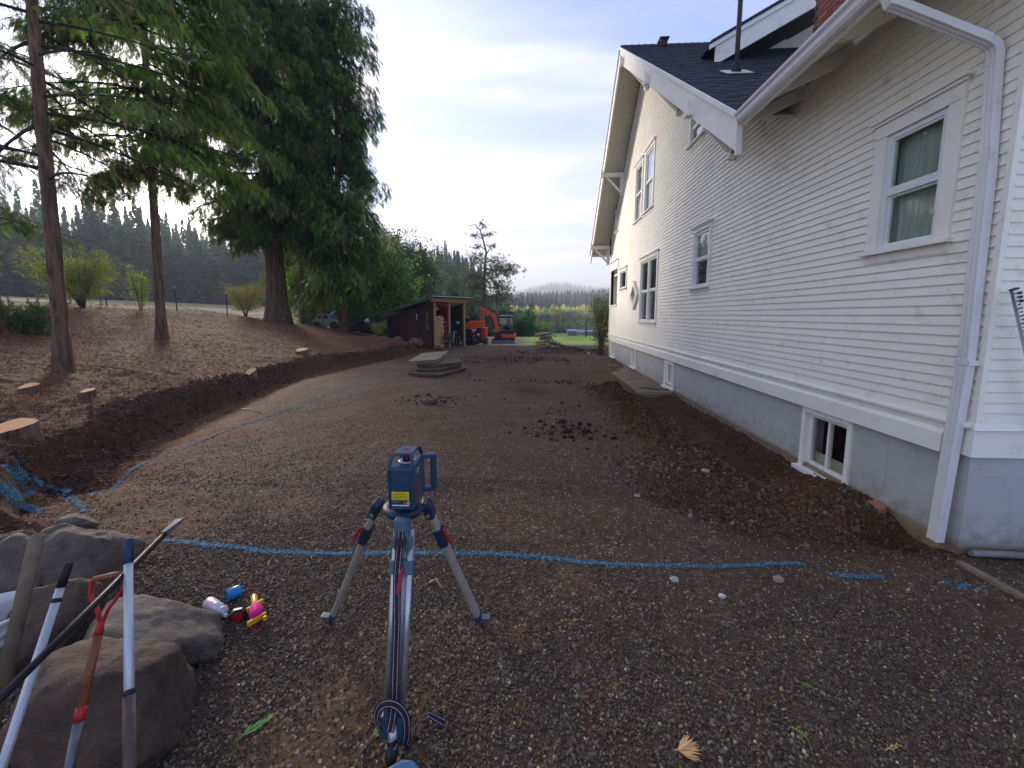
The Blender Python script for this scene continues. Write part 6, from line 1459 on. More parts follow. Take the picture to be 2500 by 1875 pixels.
c0 = onY(1061, 843, 22.0); c1 = onY(1136, 843, 23.9); c2 = onY(941, 830, 24.5); gz0 = -.2
f0, f1, f2 = Vector((c0.x, c0.y, gz0)), Vector((c1.x, c1.y, gz0)), Vector((c2.x, c2.y, gz0)); ex = (f1-f0); ex.z = 0; wE = ex.length; ex.normalize(); ey = Vector((-ex.y, ex.x, 0))
if ey.dot(f2-f0) < 0: ey = -ey
LEN = (f2-f0).length; SH = empty('woodshed', f0, 'dark plank woodshed with sloping metal roof and open front, in front of the orange machines', 'shed')
hz0 = onY(1060, 738, 22).z; hz2 = onY(941, 772, f2.y).z
def sp(a, b, z): return f0+ex*a+ey*b+Vector((0, 0, z-gz0))
def hgt(b): return hz0+(hz2-hz0)*b/LEN
n = 19
for i in range(n):
    b0_ = .05+(LEN-.05)*i/n; b1_ = .05+(LEN-.05)*(i+1)/n-.012; m = MB(); lo = gz0-.1+random.uniform(0, .05)
    m.prism([sp(0, b0_, lo), sp(0, b1_, lo), sp(0, b1_, hgt(b1_)-.02), sp(0, b0_, hgt(b0_)-.02)], ex*random.uniform(.02, .035)); m.build('wall_plank', M['plank'], SH)
for i in range(9): 
    a0_ = wE*i/9; MB().prism([sp(a0_, LEN-.06, gz0), sp(a0_+wE/9-.012, LEN-.06, gz0), sp(a0_+wE/9-.012, LEN-.06, hz2), sp(a0_, LEN-.06, hz2)], ey*.03).build('back_plank', M['plank'], SH)
for i in range(14):
    b0_ = .1+(LEN-.2)*i/14; MB().prism([sp(wE-.03, b0_, gz0), sp(wE-.03, b0_+(LEN-.2)/14-.04, gz0), sp(wE-.03, b0_+(LEN-.2)/14-.04, hgt(b0_)), sp(wE-.03, b0_, hgt(b0_))], ex*.03).build('side_plank', M['plank'], SH)
for a in (.02, wE*.46, wE-.10): MB().prism([sp(a, -.02, gz0-.3), sp(a+.11, -.02, gz0-.3), sp(a+.11, -.02, hz0+.02), sp(a, -.02, hz0+.02)], ey*.11).build('post', M['post'], SH)
MB().prism([sp(-.30, -.16, hz0+.02), sp(wE+.15, -.16, hz0+.02), sp(wE+.15, -.16, hz0+.22), sp(-.30, -.16, hz0+.22)], ey*.10).build('fascia_beam', M['beam'], SH)
MB().prism([sp(.1, .8, hz0-.1), sp(wE, .8, hz0-.1), sp(wE, .8, hz0), sp(.1, .8, hz0)], ey*.06).build('rafter', M['beam'], SH)
nw = 44; V, F = [], []
for i in range(nw+1):
    a = -.38+(wE+.78)*i/nw; dz = .012*(1 if i % 2 else -1)
    for b_, hh in ((-.35, hgt(-.35)), (LEN+.7, hgt(LEN+.7))): V.append(tuple(sp(a, b_, hh+.27+dz)-f0)); V.append(tuple(sp(a, b_, hh+.24+dz)-f0))
for i in range(nw): q = i*4; F += [(q, q+4, q+6, q+2), (q+1, q+3, q+7, q+5), (q, q+1, q+5, q+4), (q+2, q+6, q+7, q+3)]
npmesh('roof_sheet', V, F, M['metalroof'], SH)
MB().prism([sp(-.40, -.35, hgt(-.35)+.10), sp(-.40, LEN+.7, hgt(LEN+.7)+.10), sp(-.40, LEN+.7, hgt(LEN+.7)+.27), sp(-.40, -.35, hgt(-.35)+.27)], ex*.03).build('barge_board', M['roofedge'], SH)
for b_ in (LEN+.1, LEN-.3): MB().prism([sp(-.38, b_, hgt(b_)-.0), sp(0, b_, hgt(b_)-.0), sp(0, b_, hgt(b_)+.1), sp(-.38, b_, hgt(b_)+.1)], ey*.1).build('purlin_end', M['beam'], SH)
for i in range(6): a_ = wE*.56+i*.16; MB().prism([sp(a_, 1.1, gz0), sp(a_+.13, 1.1, gz0), sp(a_+.13, 1.1, hz0-.15), sp(a_, 1.1, hz0-.15)], ey*.03).build('red_board', M['redboard'], SH)
for z_ in (.5, 1.5): MB().prism([sp(wE*.55, 1.06, gz0+z_), sp(wE, 1.06, gz0+z_), sp(wE, 1.06, gz0+z_+.1), sp(wE*.55, 1.06, gz0+z_+.1)], ey*.03).build('cross_board', M['redboard'], SH)
# firewood: every log its own piece
FW = empty('firewood_stack', sp(.15, .1, gz0), 'tall stack of split firewood inside the left bay of the woodshed', 'firewood'); lg_ = [MB().lathe((0, 0, 0), ey, [(0, q), (.4, q*.95)], 6, smooth=False).build('log', M['logend'], None, link=False) for q in (.05, .065, .08)]
z = gz0+.08; row = 0
while z < gz0+1.75:
    a = .16+(.04 if row % 2 else 0)
    while a < .74:
        k = random.randrange(3); o = bpy.data.objects.new('log', lg_[k].data); COL.objects.link(o); o.parent = FW; o.location = sp(a, random.uniform(.0, .12), z+random.uniform(-.01, .01))-wloc(FW); o.rotation_euler = (random.uniform(-.06, .06), 0, random.uniform(-.06, .06)); a += .105+.02*random.random()
    z += .098; row += 1
PLt = empty('pallet_stack', sp(.8, .3, gz0), 'stack of wooden pallets beside the firewood in the woodshed', 'pallets')
for i in range(6):
    z0_ = gz0+.02+i*.27
    for zz, h_ in ((0, .03), (.115, .03)): MB().prism([sp(.78, .3, z0_+zz), sp(1.2, .3, z0_+zz), sp(1.2, .3, z0_+zz+h_), sp(.78, .3, z0_+zz+h_)], ey*.9).build('deck_slat', M['beam'], PLt)
    for a_ in (.79, .95, 1.1): MB().prism([sp(a_, .32, z0_+.03), sp(a_+.08, .32, z0_+.03), sp(a_+.08, .32, z0_+.114), sp(a_, .32, z0_+.114)], ey*.8).build('block', M['beam'], PLt)
# things on and in the shed
so = empty('hanging_shovel', sp(-.02, .45, 1.0), 'shovel hanging on the outer plank wall of the woodshed', 'shovel')
h0, h1 = onY(1045, 762, 22.2), onY(1046, 800, 22.2)
def wallp(px, py): # point on the long wall plane
    d_ = ray(px, py); nrm = ex; t = (f0-C0-ex*.03).dot(nrm)/d_.dot(nrm); return C0+d_*t-ex*.05
def wq(px, py): return wallp(px, py)
so.location = wq(1045, 790); MB().tube([wq(1045, 765), wq(1046, 792)], .02, 8).build('handle', M['post'], so); MB().tube([wq(1041, 764), wq(1049, 764)], .02, 8).build('grip', M['post'], so)
MB().prism([wq(1041, 791), wq(1050, 792), wq(1051, 803), wq(1046, 808), wq(1041, 803)], -ex*.02).build('blade', M['steel'], so)
ha = tag(MB().tube([wq(1019, 766), wq(1019, 782)], .022, 8).build('pale_tool', M['white_print'], None), 'pale tool handle hanging on the shed wall', 'tool')
rg = MB(); cc_ = wq(1003, 800); uu = (wq(1013, 800)-cc_); vv = Vector((0, 0, uu.length)); rg.tube([cc_+uu*math.cos(a)+vv*math.sin(a) for a in np.linspace(0, 6.283, 25)], .02, 6, cap=False); tag(rg.build('cable_ring', M['logbark'], None), 'rusty ring hanging on the shed wall planks', 'ring')
gb = onY(1117, 788, 23.4); tag(ico('green_ball', gb, (.11, .11, .11), 3, lambda p: 1, pm('green_float', '3f9a7c', '358468', 8, .5, .1)), 'green round float hanging in the right bay of the shed', 'float')
bi = empty('bicycle', onY(1105, 842, 22.6), 'small bicycle parked in the front of the woodshed', 'bicycle')
def ring(c, r_, th, ax_u, ax_v, seg=20): return [c+ax_u*(r_*math.cos(a))+ax_v*(r_*math.sin(a)) for a in np.linspace(0, 6.283, seg)]
w1, w2 = onY(1107, 832, 22.6), onY(1094, 832, 22.9); du = Vector((.6, .8, 0)).normalized()
for w_ in (w1, w2):
    MB().tube(ring(w_, .26, .02, du, Vector((0, 0, 1))), .02, 6, cap=False).build('tyre', M['blk'], bi)
    m = MB(); [m.tube([w_, w_+du*(.25*math.cos(a))+Vector((0, 0, .25*math.sin(a)))], .004, 4) for a in np.linspace(0, 5.5, 9)]; m.build('spokes', M['alu'], bi)
MB().tube([w1, w1+Vector((.05, 0, .38)), w1+Vector((.04, 0, .5))], .018, 8).build('fork', M['white_print'], bi); MB().tube([w1+Vector((-.16, .1, .5)), w1+Vector((.04, 0, .52)), w1+Vector((.22, -.1, .5))], .012, 6).build('handlebar', M['alu'], bi)
MB().tube([w1+Vector((.05, 0, .38)), (w1+w2)/2+Vector((0, 0, -.02)), w2, (w1+w2)/2+Vector((-.03, 0, .3)), w1+Vector((.05, 0, .38))], .016, 6).build('frame', pm('dark_frame', '2c3a44', '22303a', 8, .4, .1), bi); MB().obox((w1+w2)/2+Vector((-.05, 0, .36)), Vector((.09, .05, 0)), Vector((-.03, .05, 0)), Vector((0, 0, .02))).build('saddle', M['blk'], bi, bevel=.01)
gm = empty('garden_fork', onY(1124, 843, 22.9), 'green handled garden tool leaning in the right bay of the shed', 'garden tool'); MB().tube([onY(1121, 820, 22.95), onY(1124, 836, 22.85)], .022, 8).build('handle', pm('green_handle', '2f7a52', '28684a', 8, .5, .1), gm); MB().tube([onY(1120, 837, 22.8), onY(1128, 836, 22.8)], .02, 6).build('foot_bar', M['alu'], gm); MB().tube([onY(1124, 836, 22.85), onY(1125, 844, 22.8)], .015, 6).build('prong', M['alu'], gm)
wb = empty('barrow_tray', onY(1092, 822, 22.5), 'black tipped tray with green edge leaning in the shed opening', 'tray'); MB().obox(onY(1093, 822, 22.5), Vector((.24, .1, .05)), Vector((-.03, .05, .12)), Vector((0, -.06, .02))).build('tray', M['blk'], wb, bevel=.02); MB().obox(onY(1087, 833, 22.4), Vector((.15, .05, .02)), Vector((0, .04, 0)), Vector((0, 0, .05))).build('green_skid', gb and bpy.data.materials['green_handle'], wb, bevel=.02)
for (px, py, r_, lab, mt) in ((1014, 822, (.36, .3, .26), 'tan rounded rock at the foot of the shed wall', 'rockB'), (970, 818, (.24, .2, .15), 'dark rock near the low corner of the shed', 'rockB'), (1068, 846, (.2, .16, .2), 'dark stone at the shed corner post', 'rockA')):
    p = yb(px, 20.9)+Vector((0, 0, r_[2]*.5)); o = ico('rock', (0, 0, 0), r_, 4, lambda p: 1+.25*mnoise.noise(p*1.6+Vector((px, 0, 0)))+.06*mnoise.noise(p*5), M[mt]); o.location = p; tag(o, lab, 'rock')

# ---- concrete slabs
M['conc'] = rock_mat('broken_concrete', '9b8d76', '84765e', '5d4f3f', 0); M['conc2'] = rock_mat('brown_concrete', '6f5f4c', '5d4e3e', '43372c', 0)  # second tone is darker and browner, used on the lower slabs
def slab(pts, z0, th, label, group=None, seed=0, tilt=(0, 0), name='concrete_slab', mat=None):
    """pts: ground-plan outline; irregular broken edges"""
    r = random.Random(seed); P = []
    for i in range(len(pts)):
        a, b = Vector(pts[i]), Vector(pts[(i+1) % len(pts)]); n = max(2, int((b-a).length/.12))
        for k in range(n): q = a.lerp(b, k/n); P.append(q+Vector((r.uniform(-.012, .012), r.uniform(-.012, .012))) if k else q)
    c = sum(P, Vector((0, 0)))/len(P); o = Vector((c.x, c.y, z0)); m = MB(); N = len(P)
    T_ = [(p.x, p.y, z0+th+tilt[0]*(p.x-c.x)+tilt[1]*(p.y-c.y)) for p in P]; B_ = [(c.x+(p.x-c.x)*r.uniform(.95, .99), c.y+(p.y-c.y)*r.uniform(.95, .99), z0+tilt[0]*(p.x-c.x)+tilt[1]*(p.y-c.y)) for p in P]
    m.add(T_+B_, [tuple(range(N)), tuple(range(N, 2*N))[::-1]]+[(i, i+N, (i+1) % N+N, (i+1) % N) for i in range(N)])
    ob = m.build(name, mat or M['conc'], None, bevel=.008); me = ob.data; me.transform(Matrix.Translation(-o)); ob.location = o
    return tag(ob, label, 'slab', group)
SG = 'slabs stacked on the drive near the bank'
def pz(px, py, z): p = onZ(px, py, z); return Vector((p.x, p.y))
gs = g(*pz(1075, 915, -.15)); 
hs = [gs, gs+.11, gs+.22, gs+.36]
slab([pz(1007, 912, hs[0]+.08), pz(1072, 915, hs[0]+.08), pz(1140, 896, hs[0]+.1), pz(1132, 888, hs[0]+.1), pz(1020, 893, hs[0]+.1)], hs[0], .085, 'bottom slab of the near stack, sticking out to the right', SG, 1, (.0, .0), mat=M['conc2'])
slab([pz(1013, 900, hs[1]+.08), pz(1072, 900, hs[1]+.08), pz(1127, 888, hs[1]+.1), pz(1120, 880, hs[1]+.1), pz(1015, 888, hs[1]+.1)], hs[1]-.01, .085, 'second slab from the bottom of the near stack', SG, 2, mat=M['conc2'])
slab([pz(1018, 888, hs[2]+.08), pz(1068, 889, hs[2]+.08), pz(1127, 880, hs[2]+.1), pz(1122, 872, hs[2]+.1), pz(1030, 874, hs[2]+.1)], hs[2]-.02, .095, 'third slab from the bottom of the near stack, sloping to the right', SG, 3, (-.02, 0), mat=M['conc2'])
slab([pz(996, 876, hs[3]+.1), pz(1068, 874, hs[3]+.1), pz(1095, 858, hs[3]+.1), pz(1030, 861, hs[3]+.1)], hs[3]-.035, .11, 'pale top slab of the near stack, hanging out to the left', SG, 4, (.02, .03))
for (px, py, s_, lab) in ((1005, 915, .10, 'earthy lump left of the slab stack'), (1065, 905, .07, 'broken bit of concrete between the slabs'), (1145, 914, .05, 'small lump right of the slab stack'), (1052, 985, .13, 'dark clod lying on the drive in front of the slab stack')):
    p = onG(px, py); o = ico('clod', (0, 0, 0), (s_, s_*.8, s_*.5), 3, lambda q: 1+.5*mnoise.noise(q*2.1+Vector((px, 0, 0))), M['rockA']); o.location = p+Vector((0, 0, s_*.2)); tag(o, lab, 'clod')
SG2 = 'broken slabs piled at the end of the drive'; Yp = 23.5
def pile(px0, px1, py, Y, th, lab, seed, tilt=0):
    a, b = onY(px0, py, Y), onY(px1, py, Y); slab([Vector((a.x, Y-.1)), Vector((b.x, Y-.25)), Vector((b.x-.1, Y+.8)), Vector((a.x+.15, Y+.7))], a.z, th, lab, SG2, seed, (tilt, 0))
for i, (x0, x1, y, th, lab, tl) in enumerate(((1305, 1345, 844, .06, 'thin lowest slab of the far pile', 0), (1306, 1352, 838, .10, 'wide lower slab of the far pile', .03), (1316, 1350, 831, .12, 'dark middle slab of the far pile', -.03), (1317, 1347, 825, .12, 'second highest slab of the far pile', .0), (1304, 1341, 819, .13, 'top slab of the far pile, tipping to the left', .12))):
    pile(x0, x1, y, Yp, th, lab, 30+i, tl)
for (px, py, s_, lab) in ((1350, 836, .22, 'grey rubble lump at the right end of the far slab pile'), (1362, 840, .18, 'brown rubble lump right of the far slab pile'), (1340, 843, .15, 'small pale rubble in front of the far slab pile'), (1372, 843, .12, 'last rubble piece right of the far slab pile')):
    p = onY(px, py, 23); o = ico('rubble', (0, 0, 0), (s_, s_, s_*.6), 3, lambda q: 1+.4*mnoise.noise(q*2+Vector((px, 0, 0))), M['conc']); o.location = p; tag(o, lab, 'rubble')

# ---- machines
M['orange'] = pm('orange_machine_paint', 'e2491b', 'cf3d14', 5, .38, .05, dirt='6e4a38', damt=.25); M['mblack'] = pm('machine_black', '23262c', '1a1c21', 8, .45, .1); M['track'] = pm('rubber_track', '26262a', '1b1b1e', 20, .8, .3, dirt='5c5148', damt=.5)
M['machglass'] = glass_mat('cab_glass')
def ex_px(par, name, pts, Y, th, mat, bev=.03, back=True):
    P = [onY(x, y, Y) for x, y in pts]; return MB().prism(P, (0, th, 0)).build(name, mat, par, bevel=bev)
YE = 31.0; EX = empty('excavator', onY(1225, 840, YE), 'orange mini excavator facing the camera, blade down, boom folded to the left', 'excavator')
ex_px(EX, 'blade', ((1199, 831), (1257, 831), (1257, 840), (1199, 840)), YE-.9, .10, pm('blade_steel', '6b7080', '50556a', 8, .5, .2, metal=.3))
ex_px(EX, 'blade_edge', ((1199, 840), (1257, 840), (1257, 842), (1199, 842)), YE-.93, .05, M['steel'], 0)
for (a, b) in ((1202, 1216), (1243, 1256)):
    m = MB(); P = []
    tr_ = empty('track', (0, 0, 0)); tr_.parent = EX; tr_.location = onY(a, 838, YE)-wloc(EX); zA, zB = onY(a, 842, YE).z, onY(a, 828, YE).z; xa_, xb_ = onY(a, 835, YE).x, onY(b, 835, YE).x; r_ = (zB-zA)/2; zc = (zA+zB)/2; y0_, y1_ = YE-.75, YE+.95
    out = [(y0_+r_-r_*math.cos(t), zc+r_*math.sin(t)) for t in np.linspace(-math.pi/2, math.pi/2, 9)]+[(y1_-r_+r_*math.cos(t), zc+r_*math.sin(t)) for t in np.linspace(math.pi/2, -math.pi/2, 9)]
    MB().prism([(xa_, y, z) for y, z in out], (xb_-xa_, 0, 0)).build('belt', M['track'], tr_, bevel=.02)
    m = MB(); [m.box((xa_-.01, y0_+.1+i*.12, zB-.01), (xb_+.01, y0_+.15+i*.12, zB+.02)) for i in range(12)]; m.build('lugs', M['track'], tr_)
ex_px(EX, 'undercarriage', ((1216, 829), (1243, 829), (1243, 838), (1216, 838)), YE-.4, .9, M['mblack'])
ex_px(EX, 'blade_arm', ((1218, 827), (1240, 827), (1244, 834), (1214, 834)), YE-.85, .5, M['mblack'], .02)
ex_px(EX, 'body_front', ((1223, 815), (1256, 817), (1258, 826), (1224, 825)), YE-.55, .25, M['orange'], .04)
ex_px(EX, 'counterweight', ((1206, 815), (1258, 815), (1258, 827), (1206, 827)), YE+.1, 1.0, M['orange'], .08)
ex_px(EX, 'swing_post', ((1208, 811), (1222, 811), (1222, 825), (1208, 825)), YE-.7, .35, M['mblack'], .03)
for i, pts in enumerate((((1217, 773), (1219, 773), (1217, 815), (1215, 815)), ((1252, 773), (1254.5, 773), (1256, 815), (1253, 815)), ((1240, 774), (1242, 774), (1242, 800), (1240, 800)))): ex_px(EX, 'cab_post', pts, YE-.35, .06, M['mblack'], .01); ex_px(EX, 'cab_post', pts, YE+.75, .06, M['mblack'], .01)
ex_px(EX, 'cab_roof', ((1215, 771), (1218, 769), (1251, 769), (1255, 773), (1255, 776), (1215, 776)), YE-.45, 1.3, M['mblack'], .03); ex_px(EX, 'roof_cap', ((1218, 770), (1250, 770), (1252, 771.5), (1217, 771.5)), YE-.46, 1.2, M['white_print'], .01)
ex_px(EX, 'cab_lower', ((1218, 806), (1253, 806), (1254, 816), (1218, 816)), YE-.33, 1.1, M['mblack'], .02); ex_px(EX, 'windscreen', ((1219, 776), (1252, 776), (1253, 806), (1218, 806)), YE-.34, .012, M['machglass'], 0); ex_px(EX, 'rear_glass', ((1219, 776), (1252, 776), (1253, 806), (1218, 806)), YE+.77, .012, M['machglass'], 0)
ex_px(EX, 'seat', ((1232, 790), (1244, 784), (1246, 806), (1231, 806)), YE+.2, .25, M['blk'], .05); ex_px(EX, 'control_lever', ((1226, 796), (1228, 796), (1229, 807), (1227, 807)), YE-.1, .04, M['blk'], .0); ex_px(EX, 'headrest', ((1238, 781), (1244, 781), (1244, 786), (1238, 786)), YE+.25, .12, M['blk'], .02)
ex_px(EX, 'boom', ((1211, 812), (1205, 797), (1202, 783), (1196, 771), (1182, 762), (1180, 756), (1184, 754), (1198, 760), (1208, 769), (1213, 784), (1218, 805), (1217, 812)), YE-.85, .26, M['orange'], .03)
ex_px(EX, 'boom_cylinder', ((1196, 769), (1204, 783), (1209, 800), (1206, 801), (1199, 784), (1193, 771)), YE-1.0, .1, M['mblack'], .02); ex_px(EX, 'boom_hose', ((1184, 753), (1198, 757.5), (1206, 764), (1205, 766), (1197, 760), (1184, 755)), YE-.8, .12, M['mblack'], .01)
ex_px(EX, 'dipper_arm', ((1170, 752), (1176, 750), (1181, 756), (1182, 765), (1179, 795), (1182, 808), (1177, 810), (1172, 790), (1173, 765)), YE-.84, .22, M['orange'], .02)
ex_px(EX, 'arm_cylinder', ((1174, 754), (1176, 754), (1178, 792), (1175, 792)), YE-.95, .08, M['steel'], .01); ex_px(EX, 'bucket', ((1176, 808), (1184, 806), (1188, 818), (1180, 826), (1174, 820)), YE-1.1, .5, M['mblack'], .02)
ex_px(EX, 'small_mark', ((1186, 765.5), (1192, 768), (1192, 769.5), (1186, 767)), YE-.862, .01, M['white_print'], 0)
ex_px(EX, 'work_light', ((1205, 805), (1208, 804), (1208, 810), (1205, 811)), YE-.6, .1, M['white_print'], .01); ex_px(EX, 'mirror', ((1257, 805), (1259, 805), (1259, 812), (1257, 812)), YE-.4, .06, M['mblack'], .01)
YL = 27.5; LO = empty('track_loader', onY(1160, 842, YL), 'orange and black compact track loader half hidden behind the woodshed post', 'loader')
ex_px(LO, 'lift_arm', ((1118, 795), (1150, 784), (1178, 783), (1183, 786), (1182, 800), (1160, 798), (1128, 803), (1118, 806)), YL-.85, .22, M['orange'], .03)
ex_px(LO, 'side_panel', ((1134, 803), (1174, 799), (1176, 838), (1158, 842), (1134, 842)), YL-.6, 1.3, M['mblack'], .05); ex_px(LO, 'orange_decal_panel', ((1147, 803), (1167, 801), (1163, 808), (1155, 815), (1151, 810)), YL-.63, .03, M['orange'], 0)
ex_px(LO, 'rear_door', ((1175, 800), (1186, 800), (1186, 826), (1175, 826)), YL-.5, 1.1, M['orange'], .04)
for (a, b) in ((803, 812), (815, 823)): ex_px(LO, 'tail_lamp', ((1177, a), (1184, a), (1184, b), (1177, b)), YL-.53, .03, M['redmetal'], .01)
ex_px(LO, 'bumper', ((1170, 826), (1187, 826), (1189, 841), (1180, 841), (1174, 833)), YL-.5, 1.0, M['mblack'], .03)
m_t = [(1134, 812), (1145, 812), (1152, 818), (1158, 832), (1157, 841), (1148, 843), (1120, 843), (1118, 825), (1122, 813)]; ex_px(LO, 'track_belt', m_t, YL-.95, .36, M['track'], .05)
ex_px(LO, 'track_guide', ((1130, 816), (1144, 816), (1150, 830), (1146, 838), (1128, 838)), YL-.98, .04, M['blk'], .02); ex_px(LO, 'track_rail', ((1132, 827), (1150, 826), (1150, 828), (1132, 829)), YL-1.0, .02, M['steel'], 0)
ex_px(LO, 'cab', ((1131, 775), (1138, 773), (1143, 780), (1143, 795), (1131, 798)), YL-.3, .9, M['mblack'], .04); ex_px(LO, 'work_light', ((1140, 776), (1147, 776), (1146, 785), (1141, 785)), YL-.4, .15, M['mblack'], .01)
ex_px(LO, 'white_mark', ((1152, 804), (1162, 803), (1161, 808), (1153, 809)), YL-.645, .008, M['white_print'], 0)
for (a, b) in ((818, 820), (828, 830)): ex_px(LO, 'grab_handle', ((1155, b), (1161, a), (1161, a+1), (1156, b+1)), YL-.64, .03, M['white_print'], 0)
ex_px(LO, 'round_mark', ((1165, 814), (1171, 814), (1169, 820), (1167, 820)), YL-.64, .008, M['white_print'], 0)

# ---- stumps, sawdust
M['cut'] = None
def cut_mat():
    t = NT('fresh_cut_wood'); d_ = t.n.new('ShaderNodeVectorMath'); d_.operation = 'LENGTH'; t.L.new(t.tc.outputs['Object'], d_.inputs[0]); n1 = t.noise(9, 4, .6)
    w = t.math('SINE', t.math('MULTIPLY', t.math('ADD', d_.outputs['Value'], t.math('MULTIPLY', n1, .03)), 420.)); col = t.mix(t.rng(w, -1, 1, 0, .5), srgb('e6b27c'), srgb('c88a50')); col = t.mix(t.rng(d_.outputs['Value'], .0, .07, .6, 0), col, srgb('a8683c'))
    return t.fin(col, .8, t.bump(n1, .3, .004), spec=.2)
M['cut'] = cut_mat(); M['dust'] = None
for (px, py, rw, hh, lab) in ((32, 1062, .18, .10, 'biggest fresh tree stump at the left edge, nearest the camera'), (73, 950, .105, .06, 'small fresh stump left of the orange sawdust'), (216, 960, .075, .05, 'smallest stump right of the sawdust patch'), (737, 858, .19, .12, 'round stump on the bank near the cedars'), (609, 912, .14, .06, 'oval pale stump half tipped on the bank edge')):
    p = onG(px, py+6); ST = empty('tree_stump', p, lab, 'stump'); r = random.Random(px); seg = 26; ro = [rw*(1+.10*math.sin(3*a+r.random())+.05*r.uniform(-1, 1)) for a in np.linspace(0, 6.0, seg)]
    hh_ = hh+.03; tl = Vector((0, .24, 0)) if px != 609 else Vector((.25, .6, 0)); hh *= .3
    top = [p+Vector((ro[k]*math.cos(6.283*k/seg), ro[k]*math.sin(6.283*k/seg), hh_+tl.x*ro[k]*math.cos(6.283*k/seg)+tl.y*ro[k]*math.sin(6.283*k/seg))) for k in range(seg)]; bot = [p+Vector(((t_-p).x*1.14, (t_-p).y*1.14, -.06)) for t_ in top]
    MB().add(top+bot, [(i, i+seg, (i+1) % seg+seg, (i+1) % seg) for i in range(seg)]).build('bark_ring', M['bark_fir'], ST); MB().add([p+(t_-p)*1.0+Vector((0, 0, .002)) for t_ in top], [tuple(range(seg))]).build('cut_face', M['cut'], ST)
nr = np.random.default_rng(50)
for i, (px, py, rx, ry, n_, lab) in enumerate(((158, 957, .20, .22, 900, 'orange sawdust patch between two small stumps'), (60, 973, .25, .12, 500, 'thin sawdust streak below the small left stump'), (745, 880, .35, .35, 900, 'orange sawdust below the round stump on the bank'), (645, 918, .22, .25, 600, 'sawdust beside the oval stump'), (800, 878, .3, .2, 350, 'second small sawdust patch near the round stump'), (295, 967, .08, .08, 160, 'tiny sawdust patch right of the smallest stump'), (150, 1060, .35, .2, 350, 'faint sawdust right of the biggest stump'))):
    p = onG(px, py); X = nr.normal(p.x, rx, n_); Y = nr.normal(p.y, ry, n_); s = nr.uniform(.012, .035, n_)
    put_scatter('sawdust', X, Y, .1, s, ('d69a5c', 'c9864a', 'e0b078', 'b97840'), CHIP, lab, 'sawdust', tilt=.4, zoff=.008, paint=False)
# sticks on the bank
for i, ((x0, y0), (x1, y1), rr_, lab) in enumerate((((235, 895), (350, 915), .012, 'dark stick lying beside the second trunk'), ((320, 1012), (430, 1060), .010, 'bent root sticking from the cut bank'), ((590, 1000), (640, 1010), .012, 'pale root in the bank foot'), ((650, 1150), (690, 1135), .005, 'thin pale twig on the drive left of the laser'), ((1050, 1425), (1080, 1440), .008, 'curled tan leaf right of the tripod strap'))):
    a, b = onG(x0, y0), onG(x1, y1); m_ = (a+b)/2+Vector((0, 0, .05)); tag(MB().tube([a+Vector((0, 0, .01)), m_, b+Vector((0, 0, .012))], [rr_, rr_*.8, rr_*.5], 6).build('stick', M['twig'] if i < 2 else M['logend'], None), lab, 'stick')
# ---- wire fence
FE = 'posts of the wire fence behind the left bank'; pp = []
for (px, py, top, lab) in ((180, 733, 690, 'wooden fence post behind the maple bush'), (253, 738, 690, 'short pale stake beside the maple bush'), (267, 742, 700, 'dark steel fence post right of the maple bush'), (436, 757, 700, 'dark steel fence post right of the second trunk'), (436, 757, 0, None), (558, 772, 714, 'dark steel fence post left of the massive cedar')):
    if lab is None: continue
    b = yb(px, {180: 17.0, 253: 17.6, 267: 18.2, 436: 20.2, 558: 20.9}[px]); t_ = onY(px, top, b.y); P_ = empty('fence_post', b, lab, 'fence post', FE); st_ = px not in (180, 253); pp.append((b, t_, st_))
    MB().box((b.x-.018, b.y-.018, b.z-.3), (b.x+.018, b.y+.018, t_.z-.08)).build('shaft', M['mblack'] if st_ else M['post'], P_); MB().box((b.x-.022, b.y-.022, t_.z-.08), (b.x+.022, b.y+.022, t_.z)).build('tip', M['white_print'] if st_ else M['post'], P_)
WF = empty('fence_wires', pp[2][0], 'thin wire strands strung between the fence posts at left', 'wires'); chain = [yb(20, 16.5), pp[2][0], pp[3][0], pp[4][0], yb(640, 21.8)]
for k in range(5):
    h_ = .25+k*.22; pts = []
    for a, b in zip(chain[:-1], chain[1:]):
        for j in range(6): q = a.lerp(b, j/6); pts.append(q+Vector((0, 0, h_-.05*math.sin(math.pi*j/6))))
    MB().tube(pts+[chain[-1]+Vector((0, 0, h_))], .005, 4).build('wire', M['steel'], WF)

# ---- behind the cedars: car, pipes, trailer
YC = 27.0; CA = empty('parked_car', onY(800, 795, YC), 'white and silver car parked behind the cedar trunks', 'car')
def cp(x, y): return (x, y)
M['silver'] = pm('silver_car_paint', '8f959b', '7d838a', 3, .35, 0, metal=.4); ex_px(CA, 'body', ((762, 795), (763, 782), (772, 779), (806, 779), (822, 783), (826, 790), (826, 797), (762, 797)), YC, 1.7, M['silver'], .08); ex_px(CA, 'cabin', ((768, 779), (774, 768), (798, 767), (808, 779)), YC+.15, 1.4, M['silver'], .05)
ex_px(CA, 'side_window', ((772, 778.5), (776, 770), (796, 769), (803, 778.5)), YC+.13, .03, M['mblack'], .01)
for x_ in (774, 815): c = onY(x_, 795, YC); MB().lathe((c.x, YC-.03, c.z), (0, 1, 0), [(0, .30), (.2, .30)], 22).build('wheel', M['track'], CA)
